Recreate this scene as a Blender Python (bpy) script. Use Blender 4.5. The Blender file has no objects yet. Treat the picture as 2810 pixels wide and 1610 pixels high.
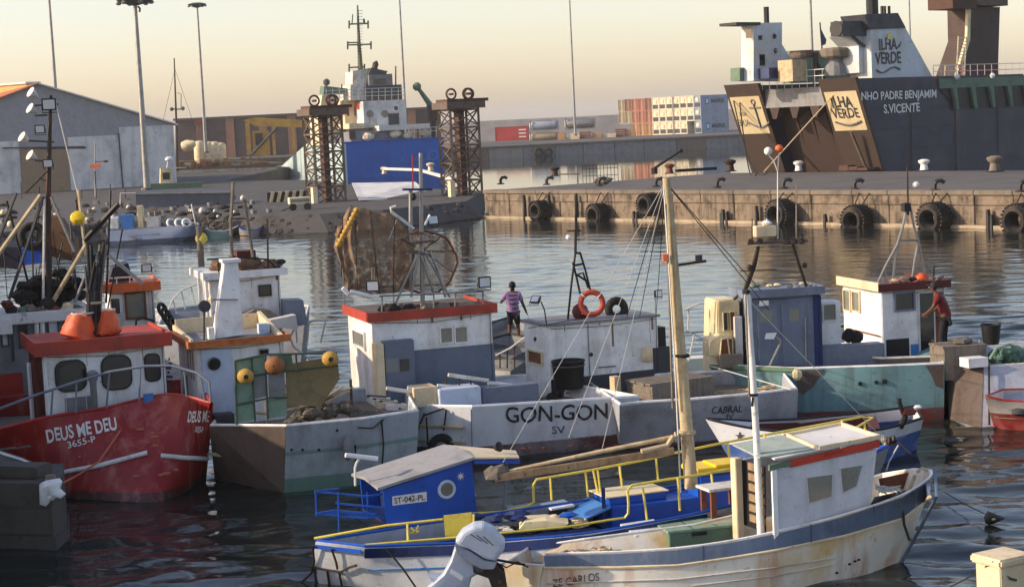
import bpy, bmesh, math, random
from mathutils import Vector as V, Matrix
random.seed(7)
S = bpy.context.scene
COL = S.collection
# ---------------------------------------------------------------- camera
F, CH, ROLL = 5000.0, 7.2, math.radians(2.7)          # focal length in photo pixels, eye height above the water
PIT = math.atan(471 * math.cos(ROLL) / F)
fw = V((0, math.cos(PIT), -math.sin(PIT))); up0 = V((0, math.sin(PIT), math.cos(PIT))); rt0 = V((1, 0, 0))
cr = rt0 * math.cos(ROLL) - up0 * math.sin(ROLL); cu = up0 * math.cos(ROLL) + rt0 * math.sin(ROLL)
EYE = V((0, 0, CH))
cd_ = bpy.data.cameras.new('camera'); cam = bpy.data.objects.new('camera', cd_); COL.objects.link(cam)
cd_.sensor_width = 36; cd_.sensor_fit = 'HORIZONTAL'; cd_.lens = 36 * F / 2810; cd_.clip_start = .5; cd_.clip_end = 9000
cam.matrix_world = Matrix(((cr.x, cu.x, -fw.x, 0), (cr.y, cu.y, -fw.y, 0), (cr.z, cu.z, -fw.z, CH), (0, 0, 0, 1)))
S.camera = cam
# ---------------------------------------------------------------- sky and sun
SUN_EL, SUN_AZ = math.radians(24), math.radians(-98)   # azimuth from +Y towards +X
w = bpy.data.worlds.new('World'); S.world = w; w.use_nodes = True
nt = w.node_tree; bg = nt.nodes['Background']
sky = nt.nodes.new('ShaderNodeTexSky'); sky.sky_type = 'NISHITA'; sky.sun_disc = False
sky.sun_elevation = SUN_EL; sky.sun_rotation = SUN_AZ; sky.altitude = 0
sky.air_density = 1.0; sky.dust_density = 1.25; sky.ozone_density = 1.0
tn = nt.nodes.new('ShaderNodeMix'); tn.data_type = 'RGBA'; tn.blend_type = 'MULTIPLY'; tn.inputs[0].default_value = 1; tn.inputs[7].default_value = (1.09, .95, .93, 1)
nt.links.new(sky.outputs[0], tn.inputs[6]); nt.links.new(tn.outputs[2], bg.inputs[0]); bg.inputs[1].default_value = .09
sl = bpy.data.lights.new('sun', 'SUN'); sl.energy = 2.0; sl.angle = math.radians(.6); sl.color = (1, .82, .60)
so = bpy.data.objects.new('sun', sl); COL.objects.link(so)
sd = V((math.sin(SUN_AZ) * math.cos(SUN_EL), math.cos(SUN_AZ) * math.cos(SUN_EL), math.sin(SUN_EL)))
so.rotation_euler = sd.to_track_quat('Z', 'Y').to_euler(); so.location = sd * 60
S.view_settings.view_transform = 'Standard'; S.view_settings.look = 'None'; S.view_settings.exposure = 1.42; S.view_settings.gamma = 1
# ---------------------------------------------------------------- pixels to places
def ray(x, y): return fw + cr * ((x - 1405) / F) - cu * ((y - 805) / F)
def at(x, y, z=0.0):
    d = ray(x, y); return EYE + d * ((z - CH) / d.z)
def proj(p):
    d = p - EYE; k = d.dot(fw); return 1405 + F * d.dot(cr) / k, 805 - F * d.dot(cu) / k
class Plane:
    def __init__(s, p, n): s.p = V(p); s.n = V(n).normalized()
    def at(s, x, y, off=0.0):
        d = ray(x, y); return EYE + d * ((s.p + s.n * off - EYE).dot(s.n) / d.dot(s.n))
def plane3(a, b, c):
    n = (b - a).cross(c - a).normalized()
    if n.dot(EYE - a) < 0: n = -n
    return Plane(a, n)
class Fr:
    """frame standing on the water or deck: u runs to the right along the near face, v runs away"""
    def __init__(s, x, y, z, phi):
        s.o = at(x, y, z); s.z = z; a = math.radians(phi); s.phi = a
        s.u = V((math.cos(a), math.sin(a), 0)); s.v = V((-math.sin(a), math.cos(a), 0))
    def p(s, a, b, z): return V((s.o.x + s.u.x * a + s.v.x * b, s.o.y + s.u.y * a + s.v.y * b, z))
    def f(s, x, y, b=0.0): return Plane(s.o + s.v * b, -s.v).at(x, y)
    def sd(s, x, y, a=0.0): return Plane(s.o + s.u * a, -s.u).at(x, y)
    def fa(s, x, y, b=0.0): q = s.f(x, y, b); return (q - s.o).dot(s.u), q.z
    def sb(s, x, y, a=0.0): q = s.sd(x, y, a); return (q - s.o).dot(s.v), q.z
# ---------------------------------------------------------------- materials
def lin(c): return tuple(((x / 255) / 12.92 if x / 255 <= .04045 else ((x / 255 + .055) / 1.055) ** 2.4) for x in c)
MATS = {}
def mat(name, rgb, rough=.6, metal=0.0, dirt=None, da=.35, ds=1.2, streak=None, sa=.4, ss=2.5, bump=.15, bs=14, bands=None, emit=None, spec=.4, jit=.08, wave=None):
    m = bpy.data.materials.new(name); m.use_nodes = True; n = m.node_tree.nodes; L = m.node_tree.links
    b = n['Principled BSDF']; b.inputs['Roughness'].default_value = rough; b.inputs['Metallic'].default_value = metal
    b.inputs['Specular IOR Level'].default_value = spec
    tc = n.new('ShaderNodeTexCoord'); base = lin(rgb) + (1,)
    def noise(sc, det=5, stretch=None):
        t = n.new('ShaderNodeTexNoise'); t.inputs['Scale'].default_value = sc; t.inputs['Detail'].default_value = det; t.inputs['Roughness'].default_value = .65
        if stretch:
            mp = n.new('ShaderNodeMapping'); mp.inputs['Scale'].default_value = stretch; L.new(tc.outputs['Object'], mp.inputs[0]); L.new(mp.outputs[0], t.inputs[0])
        else: L.new(tc.outputs['Object'], t.inputs[0])
        return t.outputs['Fac']
    def ramp(src, lo, hi):
        r = n.new('ShaderNodeMapRange'); r.inputs[1].default_value = lo; r.inputs[2].default_value = hi; L.new(src, r.inputs[0]); return r.outputs[0]
    def mix(fac, a, c2):
        x = n.new('ShaderNodeMix'); x.data_type = 'RGBA'; L.new(fac, x.inputs[0])
        if isinstance(a, tuple): x.inputs[6].default_value = a
        else: L.new(a, x.inputs[6])
        if isinstance(c2, tuple): x.inputs[7].default_value = c2
        else: L.new(c2, x.inputs[7])
        return x.outputs[2]
    def mul(a, k):
        x = n.new('ShaderNodeMath'); x.operation = 'MULTIPLY'; L.new(a, x.inputs[0]); x.inputs[1].default_value = k; return x.outputs[0]
    col = base
    if bands:                                          # paint changes with height (boot top, waterline)
        sp = n.new('ShaderNodeSeparateXYZ'); L.new(tc.outputs['Object'], sp.inputs[0])
        j = n.new('ShaderNodeMath'); j.operation = 'MULTIPLY_ADD'; L.new(noise(3), j.inputs[0]); j.inputs[1].default_value = jit; L.new(sp.outputs[2], j.inputs[2])
        for z, c in bands: col = mix(ramp(j.outputs[0], z + jit / 2 + .012, z + jit / 2 - .012), col, lin(c) + (1,))
    tone = mix(mul(ramp(noise(ds * 2.7, 3), .35, .75), .22), col, tuple(x * .62 for x in base[:3]) + (1,)); col = tone
    if dirt: col = mix(mul(ramp(noise(ds, 7), .47, .66), da), col, lin(dirt) + (1,))
    if dirt: col = mix(mul(ramp(noise(ds * 7, 6), .62, .66), .55), col, tuple(x * .75 for x in lin(dirt)) + (1,))
    if streak: col = mix(mul(ramp(noise(1, 6, (ss, ss, ss * .09)), .5, .68), sa), col, lin(streak) + (1,))
    if isinstance(col, tuple): b.inputs['Base Color'].default_value = col
    else: L.new(col, b.inputs['Base Color'])
    hgt = noise(bs, 4)
    if wave:
        wv = n.new('ShaderNodeTexWave'); wv.inputs['Scale'].default_value = wave[0]; wv.bands_direction = wave[1]; wv.wave_profile = 'SIN'; L.new(tc.outputs['Object'], wv.inputs[0]); hgt = wv.outputs['Fac']
    if bump:
        bp = n.new('ShaderNodeBump'); bp.inputs['Strength'].default_value = bump; bp.inputs['Distance'].default_value = .03; L.new(hgt, bp.inputs['Height']); L.new(bp.outputs[0], b.inputs['Normal'])
    r2 = n.new('ShaderNodeMapRange'); r2.inputs[3].default_value = max(.05, rough - .12); r2.inputs[4].default_value = min(1, rough + .15); L.new(noise(ds * 2, 4), r2.inputs[0]); L.new(r2.outputs[0], b.inputs['Roughness'])
    if emit: b.inputs['Emission Color'].default_value = lin(rgb) + (1,); b.inputs['Emission Strength'].default_value = emit
    MATS[name] = m; return m
def veil(name, rgb, lo, hi, sc):
    m = mat(name, rgb, .9, dirt=tuple(int(x * .7) for x in rgb), da=.5, ds=3); n = m.node_tree.nodes; L = m.node_tree.links; b = n['Principled BSDF']
    tc = n.new('ShaderNodeTexCoord'); t = n.new('ShaderNodeTexNoise'); t.inputs['Scale'].default_value = sc; t.inputs['Detail'].default_value = 6; r = n.new('ShaderNodeMapRange'); r.inputs[1].default_value = .35; r.inputs[2].default_value = .65; r.inputs[3].default_value = lo; r.inputs[4].default_value = hi
    L.new(tc.outputs['Object'], t.inputs[0]); L.new(t.outputs[0], r.inputs[0]); L.new(r.outputs[0], b.inputs['Alpha'])
RUST = (112, 62, 34); GRIME = (84, 78, 68)
mat('white', (236, 236, 234), .5, dirt=(150, 142, 128), da=.45, streak=(138, 116, 90), sa=.35)
mat('white_old', (206, 204, 196), .6, dirt=(120, 112, 98), da=.6, streak=RUST, sa=.4)
mat('cream', (226, 208, 172), .6, dirt=(168, 142, 108), da=.45, streak=(120, 86, 56), sa=.3)
mat('yellow_cream', (226, 212, 170), .55, dirt=(150, 120, 76), da=.5, streak=(110, 70, 40), sa=.3)
mat('grey_blue', (116, 126, 142), .55, dirt=(80, 86, 98), da=.4, streak=(66, 70, 80), sa=.3)
mat('door_blue', (106, 118, 136), .5, dirt=(70, 78, 98), da=.4, streak=(150, 155, 165), sa=.2)
mat('grey', (128, 130, 132), .65, dirt=(86, 84, 80), da=.5, streak=(96, 74, 56), sa=.35)
mat('dark_grey', (66, 68, 72), .65, dirt=(38, 38, 38), da=.5)
mat('black', (22, 22, 24), .55, dirt=(52, 50, 46), da=.35)
mat('rubber', (28, 26, 25), .8, dirt=(104, 92, 74), da=.5, bump=.3)
mat('red', (168, 40, 34), .45, dirt=(120, 34, 30), da=.4, streak=(96, 40, 34), sa=.4)
mat('red_roof', (176, 66, 48), .6, dirt=(110, 50, 40), da=.5, streak=(90, 48, 38), sa=.4)
mat('orange', (222, 104, 48), .5, dirt=(150, 76, 40), da=.4)
mat('orange_trim', (190, 108, 52), .6, dirt=(90, 52, 28), da=.6, ds=4)
mat('red_brown', (92, 38, 34), .7, dirt=(60, 40, 34), da=.5)
mat('blue', (22, 82, 182), .4, dirt=(30, 52, 110), da=.35, streak=(40, 60, 110), sa=.3)
mat('blue_light', (70, 128, 196), .45, dirt=(50, 90, 150), da=.4)
mat('blue_dark', (26, 44, 96), .5, dirt=(40, 44, 60), da=.4)
mat('yellow', (222, 204, 86), .45, dirt=(170, 140, 60), da=.4, ds=5)
mat('yellow_bright', (236, 200, 40), .4, dirt=(190, 150, 40), da=.3)
mat('teal_paint', (104, 140, 142), .6, dirt=(74, 86, 84), da=.55, streak=(66, 74, 72), sa=.4)
mat('green_paint', (92, 118, 96), .6, dirt=(70, 76, 60), da=.5)
mat('steel', (150, 150, 148), .45, .6, dirt=(96, 80, 64), da=.4)
mat('steel_white', (214, 212, 204), .45, dirt=(140, 116, 90), da=.4, ds=5)
mat('iron', (52, 48, 44), .7, .2, dirt=RUST, da=.6, ds=4)
mat('rust', (84, 60, 48), .85, dirt=(60, 40, 32), da=.6, ds=2, bump=.35)
mat('rust_grey', (104, 90, 80), .8, .1, dirt=(72, 50, 38), da=.65, ds=2.5, bump=.3)
mat('wood', (146, 124, 96), .75, dirt=(92, 70, 48), da=.5, ds=4, streak=(80, 58, 38), sa=.5, ss=12)
mat('wood_pale', (196, 178, 142), .7, dirt=(120, 96, 62), da=.5, ds=3, streak=(104, 78, 48), sa=.5, ss=9)
mat('wood_brown', (122, 72, 46), .7, dirt=(74, 44, 30), da=.5, ds=4)
mat('wood_grey', (124, 114, 102), .8, dirt=(78, 70, 62), da=.5, ds=4, streak=(66, 58, 50), sa=.5, ss=10)
mat('concrete', (118, 108, 96), .9, dirt=(84, 76, 66), da=.55, ds=.6, streak=(64, 58, 50), sa=.5, ss=1.2, bump=.5, bs=5)
mat('concrete_warm', (126, 112, 96), .9, dirt=(66, 57, 48), da=.8, ds=1.7, streak=(44, 38, 32), sa=.85, ss=2.0, bump=1.0, bs=4)
mat('concrete_shaded', (82, 78, 72), .9, dirt=(48, 46, 44), da=.6, ds=.8, streak=(44, 42, 40), sa=.5, bump=.6, bs=4)
mat('asphalt', (92, 88, 84), .9, dirt=(62, 60, 58), da=.6, ds=.25, bump=.3, bs=3)
mat('rock', (66, 62, 58), .95, dirt=(38, 36, 34), da=.6, ds=1, bump=.8, bs=4)
mat('glass_dark', (16, 18, 20), .08, spec=.8, bump=0)
mat('glass_pale', (122, 122, 110), .08, spec=.8, bump=.02, bs=2, dirt=(90, 88, 76), da=.5)
mat('lens', (200, 204, 210), .15, spec=.8, bump=0)
mat('net', (122, 94, 72), .95, dirt=(84, 62, 48), da=.5, ds=3, bump=.6, bs=30)
mat('net_grey', (106, 100, 92), .95, dirt=(60, 56, 50), da=.6, ds=4, bump=.6, bs=25)
mat('net_black', (34, 32, 32), .95, dirt=(64, 58, 54), da=.4, ds=4, bump=.5, bs=25)
mat('rope', (188, 170, 138), .85, dirt=(120, 100, 74), da=.4, ds=6)
mat('rope_pale', (206, 204, 196), .8)
mat('rope_red', (196, 112, 86), .8)
mat('rope_dark', (40, 38, 38), .85)
mat('buoy_yellow', (190, 150, 66), .6, dirt=(140, 90, 40), da=.5, ds=6)
mat('buoy_brown', (150, 96, 52), .65, dirt=(96, 60, 36), da=.5, ds=6)
mat('plastic_orange', (214, 92, 44), .5, dirt=(150, 62, 36), da=.5, ds=4)
mat('plastic_white', (232, 232, 232), .4, dirt=(190, 190, 186), da=.3)
mat('tarp_blue', (36, 84, 186), .5, dirt=(28, 56, 120), da=.3, bump=.4, bs=5)
mat('tarp_dark', (34, 36, 46), .7, dirt=(60, 60, 66), da=.3, bump=.4, bs=5)
mat('skin', (92, 62, 46), .6, bump=0)
mat('hair', (18, 15, 14), .8)
mat('shirt_purple', (150, 116, 156), .85, dirt=(120, 90, 128), da=.3)
mat('shirt_stripe', (52, 40, 62), .85)
mat('shorts_black', (26, 25, 30), .85)
mat('shirt_red', (104, 28, 30), .85, dirt=(90, 30, 32), da=.4)
mat('vest_dark', (36, 34, 38), .8)
mat('letter_black', (30, 30, 32), .6, dirt=(130, 130, 132), da=.5, ds=7)
mat('letter_white', (226, 224, 220), .55, dirt=(170, 150, 140), da=.3, ds=9)
mat('letter_grey', (92, 92, 96), .6)
mat('drip', (122, 92, 64), .8, dirt=(160, 140, 116), da=.6, ds=6)
# ---------------------------------------------------------------- mesh kit
OFF = {}                                                # world offset of the root that a part hangs from
class K:
    def __init__(s): s.v = []; s.f = []
    def add(s, vs, fs):
        o = len(s.v); s.v += [V(x) for x in vs]; s.f += [tuple(i + o for i in f) for f in fs]; return s
    def hexa(s, p):                                     # 8 points: lower ring of 4, upper ring of 4
        return s.add(p, [(3, 2, 1, 0), (4, 5, 6, 7), (0, 1, 5, 4), (1, 2, 6, 5), (2, 3, 7, 6), (3, 0, 4, 7)])
    def bx(s, fr, a0, a1, b0, b1, z0, z1):
        return s.hexa([fr.p(a0, b0, z0), fr.p(a1, b0, z0), fr.p(a1, b1, z0), fr.p(a0, b1, z0), fr.p(a0, b0, z1), fr.p(a1, b0, z1), fr.p(a1, b1, z1), fr.p(a0, b1, z1)])
    def wbox(s, x0, x1, y0, y1, z0, z1):
        return s.hexa([(x0, y0, z0), (x1, y0, z0), (x1, y1, z0), (x0, y1, z0), (x0, y0, z1), (x1, y0, z1), (x1, y1, z1), (x0, y1, z1)])
    def beam(s, p, q, w, h, upv=V((0, 0, 1))):
        p = V(p); q = V(q); d = (q - p).normalized(); x = d.cross(upv)
        x = x.normalized() if x.length > 1e-4 else V((1, 0, 0)); y = x.cross(d)
        r = [x * w / 2 + y * h / 2, -x * w / 2 + y * h / 2, -x * w / 2 - y * h / 2, x * w / 2 - y * h / 2]
        return s.hexa([p + k for k in r] + [q + k for k in r])
    def tube(s, pts, r, n=6, r2=None, closed=False):
        pts = [V(p) for p in pts]; m = len(pts); o = len(s.v); ref = None
        for i, p in enumerate(pts):
            a = pts[i - 1] if (i or closed) else p; b = pts[(i + 1) % m] if (i < m - 1 or closed) else p
            t = (b - a).normalized()
            if ref is None: ref = t.orthogonal().normalized()
            ref = (ref - t * ref.dot(t)); ref = ref.normalized() if ref.length > 1e-5 else t.orthogonal().normalized()
            y = t.cross(ref); rr = r if r2 is None else r + (r2 - r) * i / max(1, m - 1)
            for k in range(n): s.v.append(p + (ref * math.cos(6.28319 * k / n) + y * math.sin(6.28319 * k / n)) * rr)
        for i in range(m - 1 + (1 if closed else 0)):
            j = (i + 1) % m
            for k in range(n): s.f.append((o + i * n + k, o + i * n + (k + 1) % n, o + j * n + (k + 1) % n, o + j * n + k))
        if not closed: s.f.append(tuple(o + k for k in reversed(range(n)))); s.f.append(tuple(o + (m - 1) * n + k for k in range(n)))
        return s
    def prism(s, poly, vec):
        n = len(poly); poly = [V(p) for p in poly]; vec = V(vec)
        return s.add(poly + [p + vec for p in poly], [tuple(reversed(range(n))), tuple(range(n, 2 * n))] + [(i, (i + 1) % n, n + (i + 1) % n, n + i) for i in range(n)])
    def loft(s, loops, cap0=True, cap1=True):
        n = len(loops[0]); o = len(s.v)
        for l in loops: s.v += [V(p) for p in l]
        for i in range(len(loops) - 1):
            for k in range(n): s.f.append((o + i * n + k, o + i * n + (k + 1) % n, o + (i + 1) * n + (k + 1) % n, o + (i + 1) * n + k))
        if cap0: s.f.append(tuple(o + k for k in reversed(range(n))))
        if cap1: s.f.append(tuple(o + (len(loops) - 1) * n + k for k in range(n)))
        return s
    def lathe(s, c, ax, prof, n=16):
        c = V(c); ax = V(ax).normalized(); x = ax.orthogonal().normalized(); y = ax.cross(x)
        return s.loft([[c + ax * h + (x * math.cos(6.28319 * k / n) + y * math.sin(6.28319 * k / n)) * max(r, .0005) for k in range(n)] for r, h in prof])
    def ball(s, c, r, n=10, sc=(1, 1, 1), jit=0.0):
        c = V(c); L = []
        for i in range(1, n // 2 + 1):
            t = math.pi * (i - .5) / (n // 2)
            L.append([c + V((r * sc[0] * math.sin(t) * math.cos(6.28319 * k / n), r * sc[1] * math.sin(t) * math.sin(6.28319 * k / n), -r * sc[2] * math.cos(t))) * (1 + random.uniform(-jit, jit)) for k in range(n)])
        return s.loft(L)
    def torus(s, c, ax, R, r, n=20, m=8, flat=1.0):
        c = V(c); ax = V(ax).normalized(); x = ax.orthogonal().normalized(); y = ax.cross(x); o = len(s.v)
        for i in range(n):
            d = x * math.cos(6.28319 * i / n) + y * math.sin(6.28319 * i / n)
            for k in range(m): s.v.append(c + d * (R + r * math.cos(6.28319 * k / m)) + ax * (r * flat * math.sin(6.28319 * k / m)))
        for i in range(n):
            for k in range(m): s.f.append((o + i * m + k, o + ((i + 1) % n) * m + k, o + ((i + 1) % n) * m + (k + 1) % m, o + i * m + (k + 1) % m))
        return s
    def out(s, name, m, par=None, smooth=False, label=None, cat=None, group=None, kind=None, bevel=0.0):
        me = bpy.data.meshes.new(name); off = V((0, 0, 0))
        if par is not None: off = OFF[par]
        elif s.v:
            mn = min(p.z for p in s.v); off = V((sum(p.x for p in s.v) / len(s.v), sum(p.y for p in s.v) / len(s.v), mn))
            if kind == 'structure': off = V((0, 0, 0))
        me.from_pydata([p - off for p in s.v], [], s.f)
        bm = bmesh.new(); bm.from_mesh(me); bmesh.ops.recalc_face_normals(bm, faces=bm.faces)
        if bevel: bmesh.ops.bevel(bm, geom=bm.edges[:], offset=bevel, segments=2, affect='EDGES', clamp_overlap=True)
        bm.to_mesh(me); bm.free()
        if smooth:
            for q in me.polygons: q.use_smooth = True
            me.set_sharp_from_angle(angle=math.radians(50))
        me.materials.append(MATS[m])
        o = bpy.data.objects.new(name, me); COL.objects.link(o); OFF[o] = off
        if par is not None: o.parent = par
        else: o.location = off
        tag(o, label, cat, group, kind); return o
def tag(o, label=None, cat=None, group=None, kind=None):
    for k, x in (('label', label), ('category', cat), ('group', group), ('kind', kind)):
        if x: o[k] = x
    return o
def root(name, loc, label, cat, group=None):
    o = bpy.data.objects.new(name, None); COL.objects.link(o); o.location = V(loc); o.empty_display_size = .3; OFF[o] = V(loc)
    return tag(o, label, cat, group)
def dup(o, loc, rz=None, label=None, group=None, par=None):
    c = o.copy(); COL.objects.link(c)
    if par is not None: c.parent = par
    else: c.location = V(loc); OFF[c] = V(loc)
    if rz is not None: c.rotation_euler.z = rz
    if label: c['label'] = label
    if group: c['group'] = group
    for ch in list(o.children): dup(ch, None, par=c)
    return c
class Surf:
    """the built skin of a hull: a pixel ray meets it, so paint and fittings lie on it"""
    def __init__(s, o, fb=None):
        from mathutils.bvhtree import BVHTree
        s.t = BVHTree.FromPolygons([q.co + OFF[o] for q in o.data.vertices], [tuple(p.vertices) for p in o.data.polygons]); s.fb = fb; s.n = fb.n if fb else V((0, -1, 0))
    def at(s, x, y, off=0.0):
        h, n, i, d = s.t.ray_cast(EYE, ray(x, y).normalized())
        if h is None: return s.fb.at(x, y, off)
        return h + (n if n.dot(EYE - h) > 0 else -n) * off
    def lay(s, p, off):
        d = (p - EYE).normalized(); h, n, i, k = s.t.ray_cast(EYE, d); return p if h is None else h - d * off
def snap(sf, pts, off, n=6):
    o = []
    for (x0, y0), (x1, y1) in zip(pts, pts[1:]): o += [sf.at(x0 + (x1 - x0) * i / n, y0 + (y1 - y0) * i / n, off) for i in range(n)]
    return o + [sf.at(*pts[-1], off)]
def lettering(txt, p0, p1, h, nrm, m, par, name='lettering', off=.006, bold=.0, up=V((0, 0, 1)), onto=None):
    cv = bpy.data.curves.new('t', 'FONT'); cv.body = txt; cv.size = 1; cv.offset = bold; cv.extrude = 0; cv.resolution_u = 3
    t = bpy.data.objects.new('t', cv); me = bpy.data.meshes.new_from_object(t); bpy.data.objects.remove(t)
    xs = [q.co.x for q in me.vertices]; ys = [q.co.y for q in me.vertices]
    x0, x1, y0, y1 = min(xs), max(xs), min(ys), max(ys)
    for q in me.vertices: q.co.y += .028 * math.sin(q.co.x * 4.1 + len(txt)) + .012 * math.sin(q.co.x * 11); q.co.x += .02 * math.sin(q.co.y * 5 + q.co.x * 3)      # brush-painted unevenness
    p0 = V(p0); p1 = V(p1); dx = p1 - p0; n = V(nrm).normalized()
    upv = (up - n * up.dot(n)); upv = upv / max(1e-6, upv.length)
    k = K(); o = len(k.v)
    k.v = [p0 + dx * ((q.co.x - x0) / (x1 - x0)) + upv * (h * (q.co.y - y0) / (y1 - y0)) + n * off for q in me.vertices]
    k.f = [tuple(q.vertices) for q in me.polygons]
    if onto: k.v = [onto.lay(p, .015) for p in k.v]
    r = k.out(name, m, par); bpy.data.meshes.remove(me); return r
def hull(rt, top, bot, m, deck_z=None, cap='white', thick=.09, capr=.035, deckm='wood_grey', mid=None, name='hull', depth=-.5, planar=(), curve=None):
    """top: gunwale loop [(px,py,z)...]; bot: waterline loop, as many points [(px,py)...] or 3D vectors"""
    T = [at(*p) if not isinstance(p, V) else p for p in top]; Bt = [at(p[0], p[1], 0) if not isinstance(p, V) else p for p in bot]
    for i, j in planar: Bt[j] = T[j] + (Bt[i] - T[i]) * (T[j].z / T[i].z)
    T0, B0_ = T, Bt
    def dense(L):
        if not curve: return L
        o = []; n = len(L)
        for i in range(n):
            p1 = L[i]; p2 = L[(i + 1) % n]; o.append(p1)
            if curve[0] <= i < curve[1]:
                p0 = L[i - 1] if i > curve[0] else p1; p3 = L[i + 2] if i + 1 < curve[1] else p2
                for q in range(1, 5): t = q / 5; o.append(.5 * ((2 * p1) + (p2 - p0) * t + (2 * p0 - 5 * p1 + 4 * p2 - p3) * t * t + (3 * p1 - p0 - 3 * p2 + p3) * t ** 3))
        return o
    T, Bt = dense(T), dense(Bt); c = sum(T, V()) / len(T)
    under = [V((p.x * .85 + c.x * .15, p.y * .85 + c.y * .15, depth)) for p in Bt]
    loops = [under, Bt]
    for f in (.25, .5, .75):
        e = (mid[1] if mid else 0) * math.sin(f * 3.1416); loops.append([p.lerp(q, f) + V((p.x - c.x, p.y - c.y, 0)).normalized() * e for p, q in zip(Bt, T)])
    loops.append(T)
    inw = lambda p, k: p + V((c.x - p.x, c.y - p.y, 0)).normalized() * k
    ins = [inw(p, thick) for p in T]
    dz = deck_z if deck_z is not None else min(p.z for p in T) - .45
    low = [inw(q.lerp(p, min(1, dz / p.z)), thick + .02) for p, q in zip(T, Bt)]
    low = [V((p.x, p.y, dz)) for p in low]; loops += [ins, low]
    h = K().loft(loops, True, False).out(name, m, rt); bm = bmesh.new(); bm.from_mesh(h.data); bmesh.ops.triangulate(bm, faces=bm.faces); bm.to_mesh(h.data); bm.free()
    for p in h.data.polygons: p.use_smooth = True
    h.data.set_sharp_from_angle(angle=math.radians(38))
    K().prism([V((p.x, p.y, dz - .05)) for p in low], (0, 0, .06)).out('deck', deckm, rt)
    if cap: K().tube([p.lerp(q, .5) + V((0, 0, .012)) for p, q in zip(T, ins)], capr, 6, closed=True).out('gunwale', cap, rt)
    return T0, B0_, h
def window(fr, rt, rect, side=False, frame='white', pane='glass_dark', t=.05, b=0.0, name='window', fw_=.045):
    """rect in photo pixels on the near face (or the left face) of a house standing in frame fr"""
    x0, y0, x1, y1 = rect
    if side: (a0, z1), (a1, z0) = fr.sb(x0, y0, b), fr.sb(x1, y1, b)
    else: (a0, z1), (a1, z0) = fr.fa(x0, y0, b), fr.fa(x1, y1, b)
    a0, a1 = min(a0, a1), max(a0, a1); z0, z1 = min(z0, z1), max(z0, z1)
    def g(k, p0, p1, q0, q1, d0, d1): return k.bx(fr, b + d0, b + d1, p0, p1, q0, q1) if side else k.bx(fr, p0, p1, b + d0, b + d1, q0, q1)
    k = K(); e = fw_
    g(k, a0 - e, a0, z0 - e, z1 + e, -t, .01); g(k, a1, a1 + e, z0 - e, z1 + e, -t, .01); g(k, a0, a1, z1, z1 + e, -t, .01); g(k, a0, a1, z0 - e, z0, -t, .01)
    wn = k.out(name, frame, rt); g(K(), a0, a1, z0, z1, -.012, .012).out('pane', pane, wn); return wn
def rwindow(fr, rt, rect, frame='black', pane='glass_dark', rad=.3):
    x0, y0, x1, y1 = rect; (a0, z1), (a1, z0) = fr.fa(x0, y0), fr.fa(x1, y1); w, h = a1 - a0, z1 - z0; cx, cz = (a0 + a1) / 2, (z0 + z1) / 2; r = rad * min(w, h)
    def ring(e, b): return [fr.p(cx + sx * (w / 2 - r) + (r + e) * math.cos(t), b, cz + sz * (h / 2 - r) + (r + e) * math.sin(t)) for sx, sz, q in ((1, 1, 0), (-1, 1, 1), (-1, -1, 2), (1, -1, 3)) for t in [(q + i / 4) * 1.5708 for i in range(5)]]
    wn = K().prism(ring(.035, -.03), fr.v * .032).out('window', frame, rt); K().prism(ring(0, -.036), fr.v * .01).out('pane', pane, wn); return wn
def flood(p, d, rt=None, sz=.16, label=None, grp=None, nm='floodlight'):
    d = V(d).normalized(); x = d.cross(V((0, 0, 1))).normalized(); y = x.cross(d); p = V(p)
    q = lambda a, b, c: p + x * a * sz + y * b * sz + d * c * sz
    body = K().hexa([q(-.8, -.65, -.35), q(.8, -.65, -.35), q(.8, .65, -.35), q(-.8, .65, -.35), q(-1, -.85, .3), q(1, -.85, .3), q(1, .85, .3), q(-1, .85, .3)])
    body.tube([q(-1.05, 0, 0), q(-1.05, -1.2, 0), q(1.05, -1.2, 0), q(1.05, 0, 0)], sz * .07, 5)
    o = body.out(nm, 'black', rt, label=label, cat='lamp' if label else None, group=grp)
    K().hexa([q(-.8, -.65, .31), q(.8, -.65, .31), q(.8, .65, .31), q(-.8, .65, .31), q(-.8, -.65, .36), q(.8, -.65, .36), q(.8, .65, .36), q(-.8, .65, .36)]).out('lens', 'lens', o)
    return o
def catenary(p, q, sag, n=8): 
    p = V(p); q = V(q); return [p.lerp(q, i / n) - V((0, 0, sag * 4 * (i / n) * (1 - i / n))) for i in range(n + 1)]
# ================================================================ SETTING
def atY(x, y, Y): d = ray(x, y); return EYE + d * (Y / d.y)
def fbx(k, fr, x0, y0, x1, y1, b0, b1):
    a0, z1 = fr.fa(x0, y0, b0); a1, z0 = fr.fa(x1, y1, b0); k.bx(fr, min(a0, a1), max(a0, a1), b0, b1, min(z0, z1), max(z0, z1)); return k
def sbx(k, fr, x0, y0, x1, y1, a0, a1):
    c0, z1 = fr.sb(x0, y0, a0); c1, z0 = fr.sb(x1, y1, a0); k.bx(fr, a0, a1, min(c0, c1), max(c0, c1), min(z0, z1), max(z0, z1)); return k
def PX(fr, b, *pts): return [fr.f(x, y, b) for x, y in pts]
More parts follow.
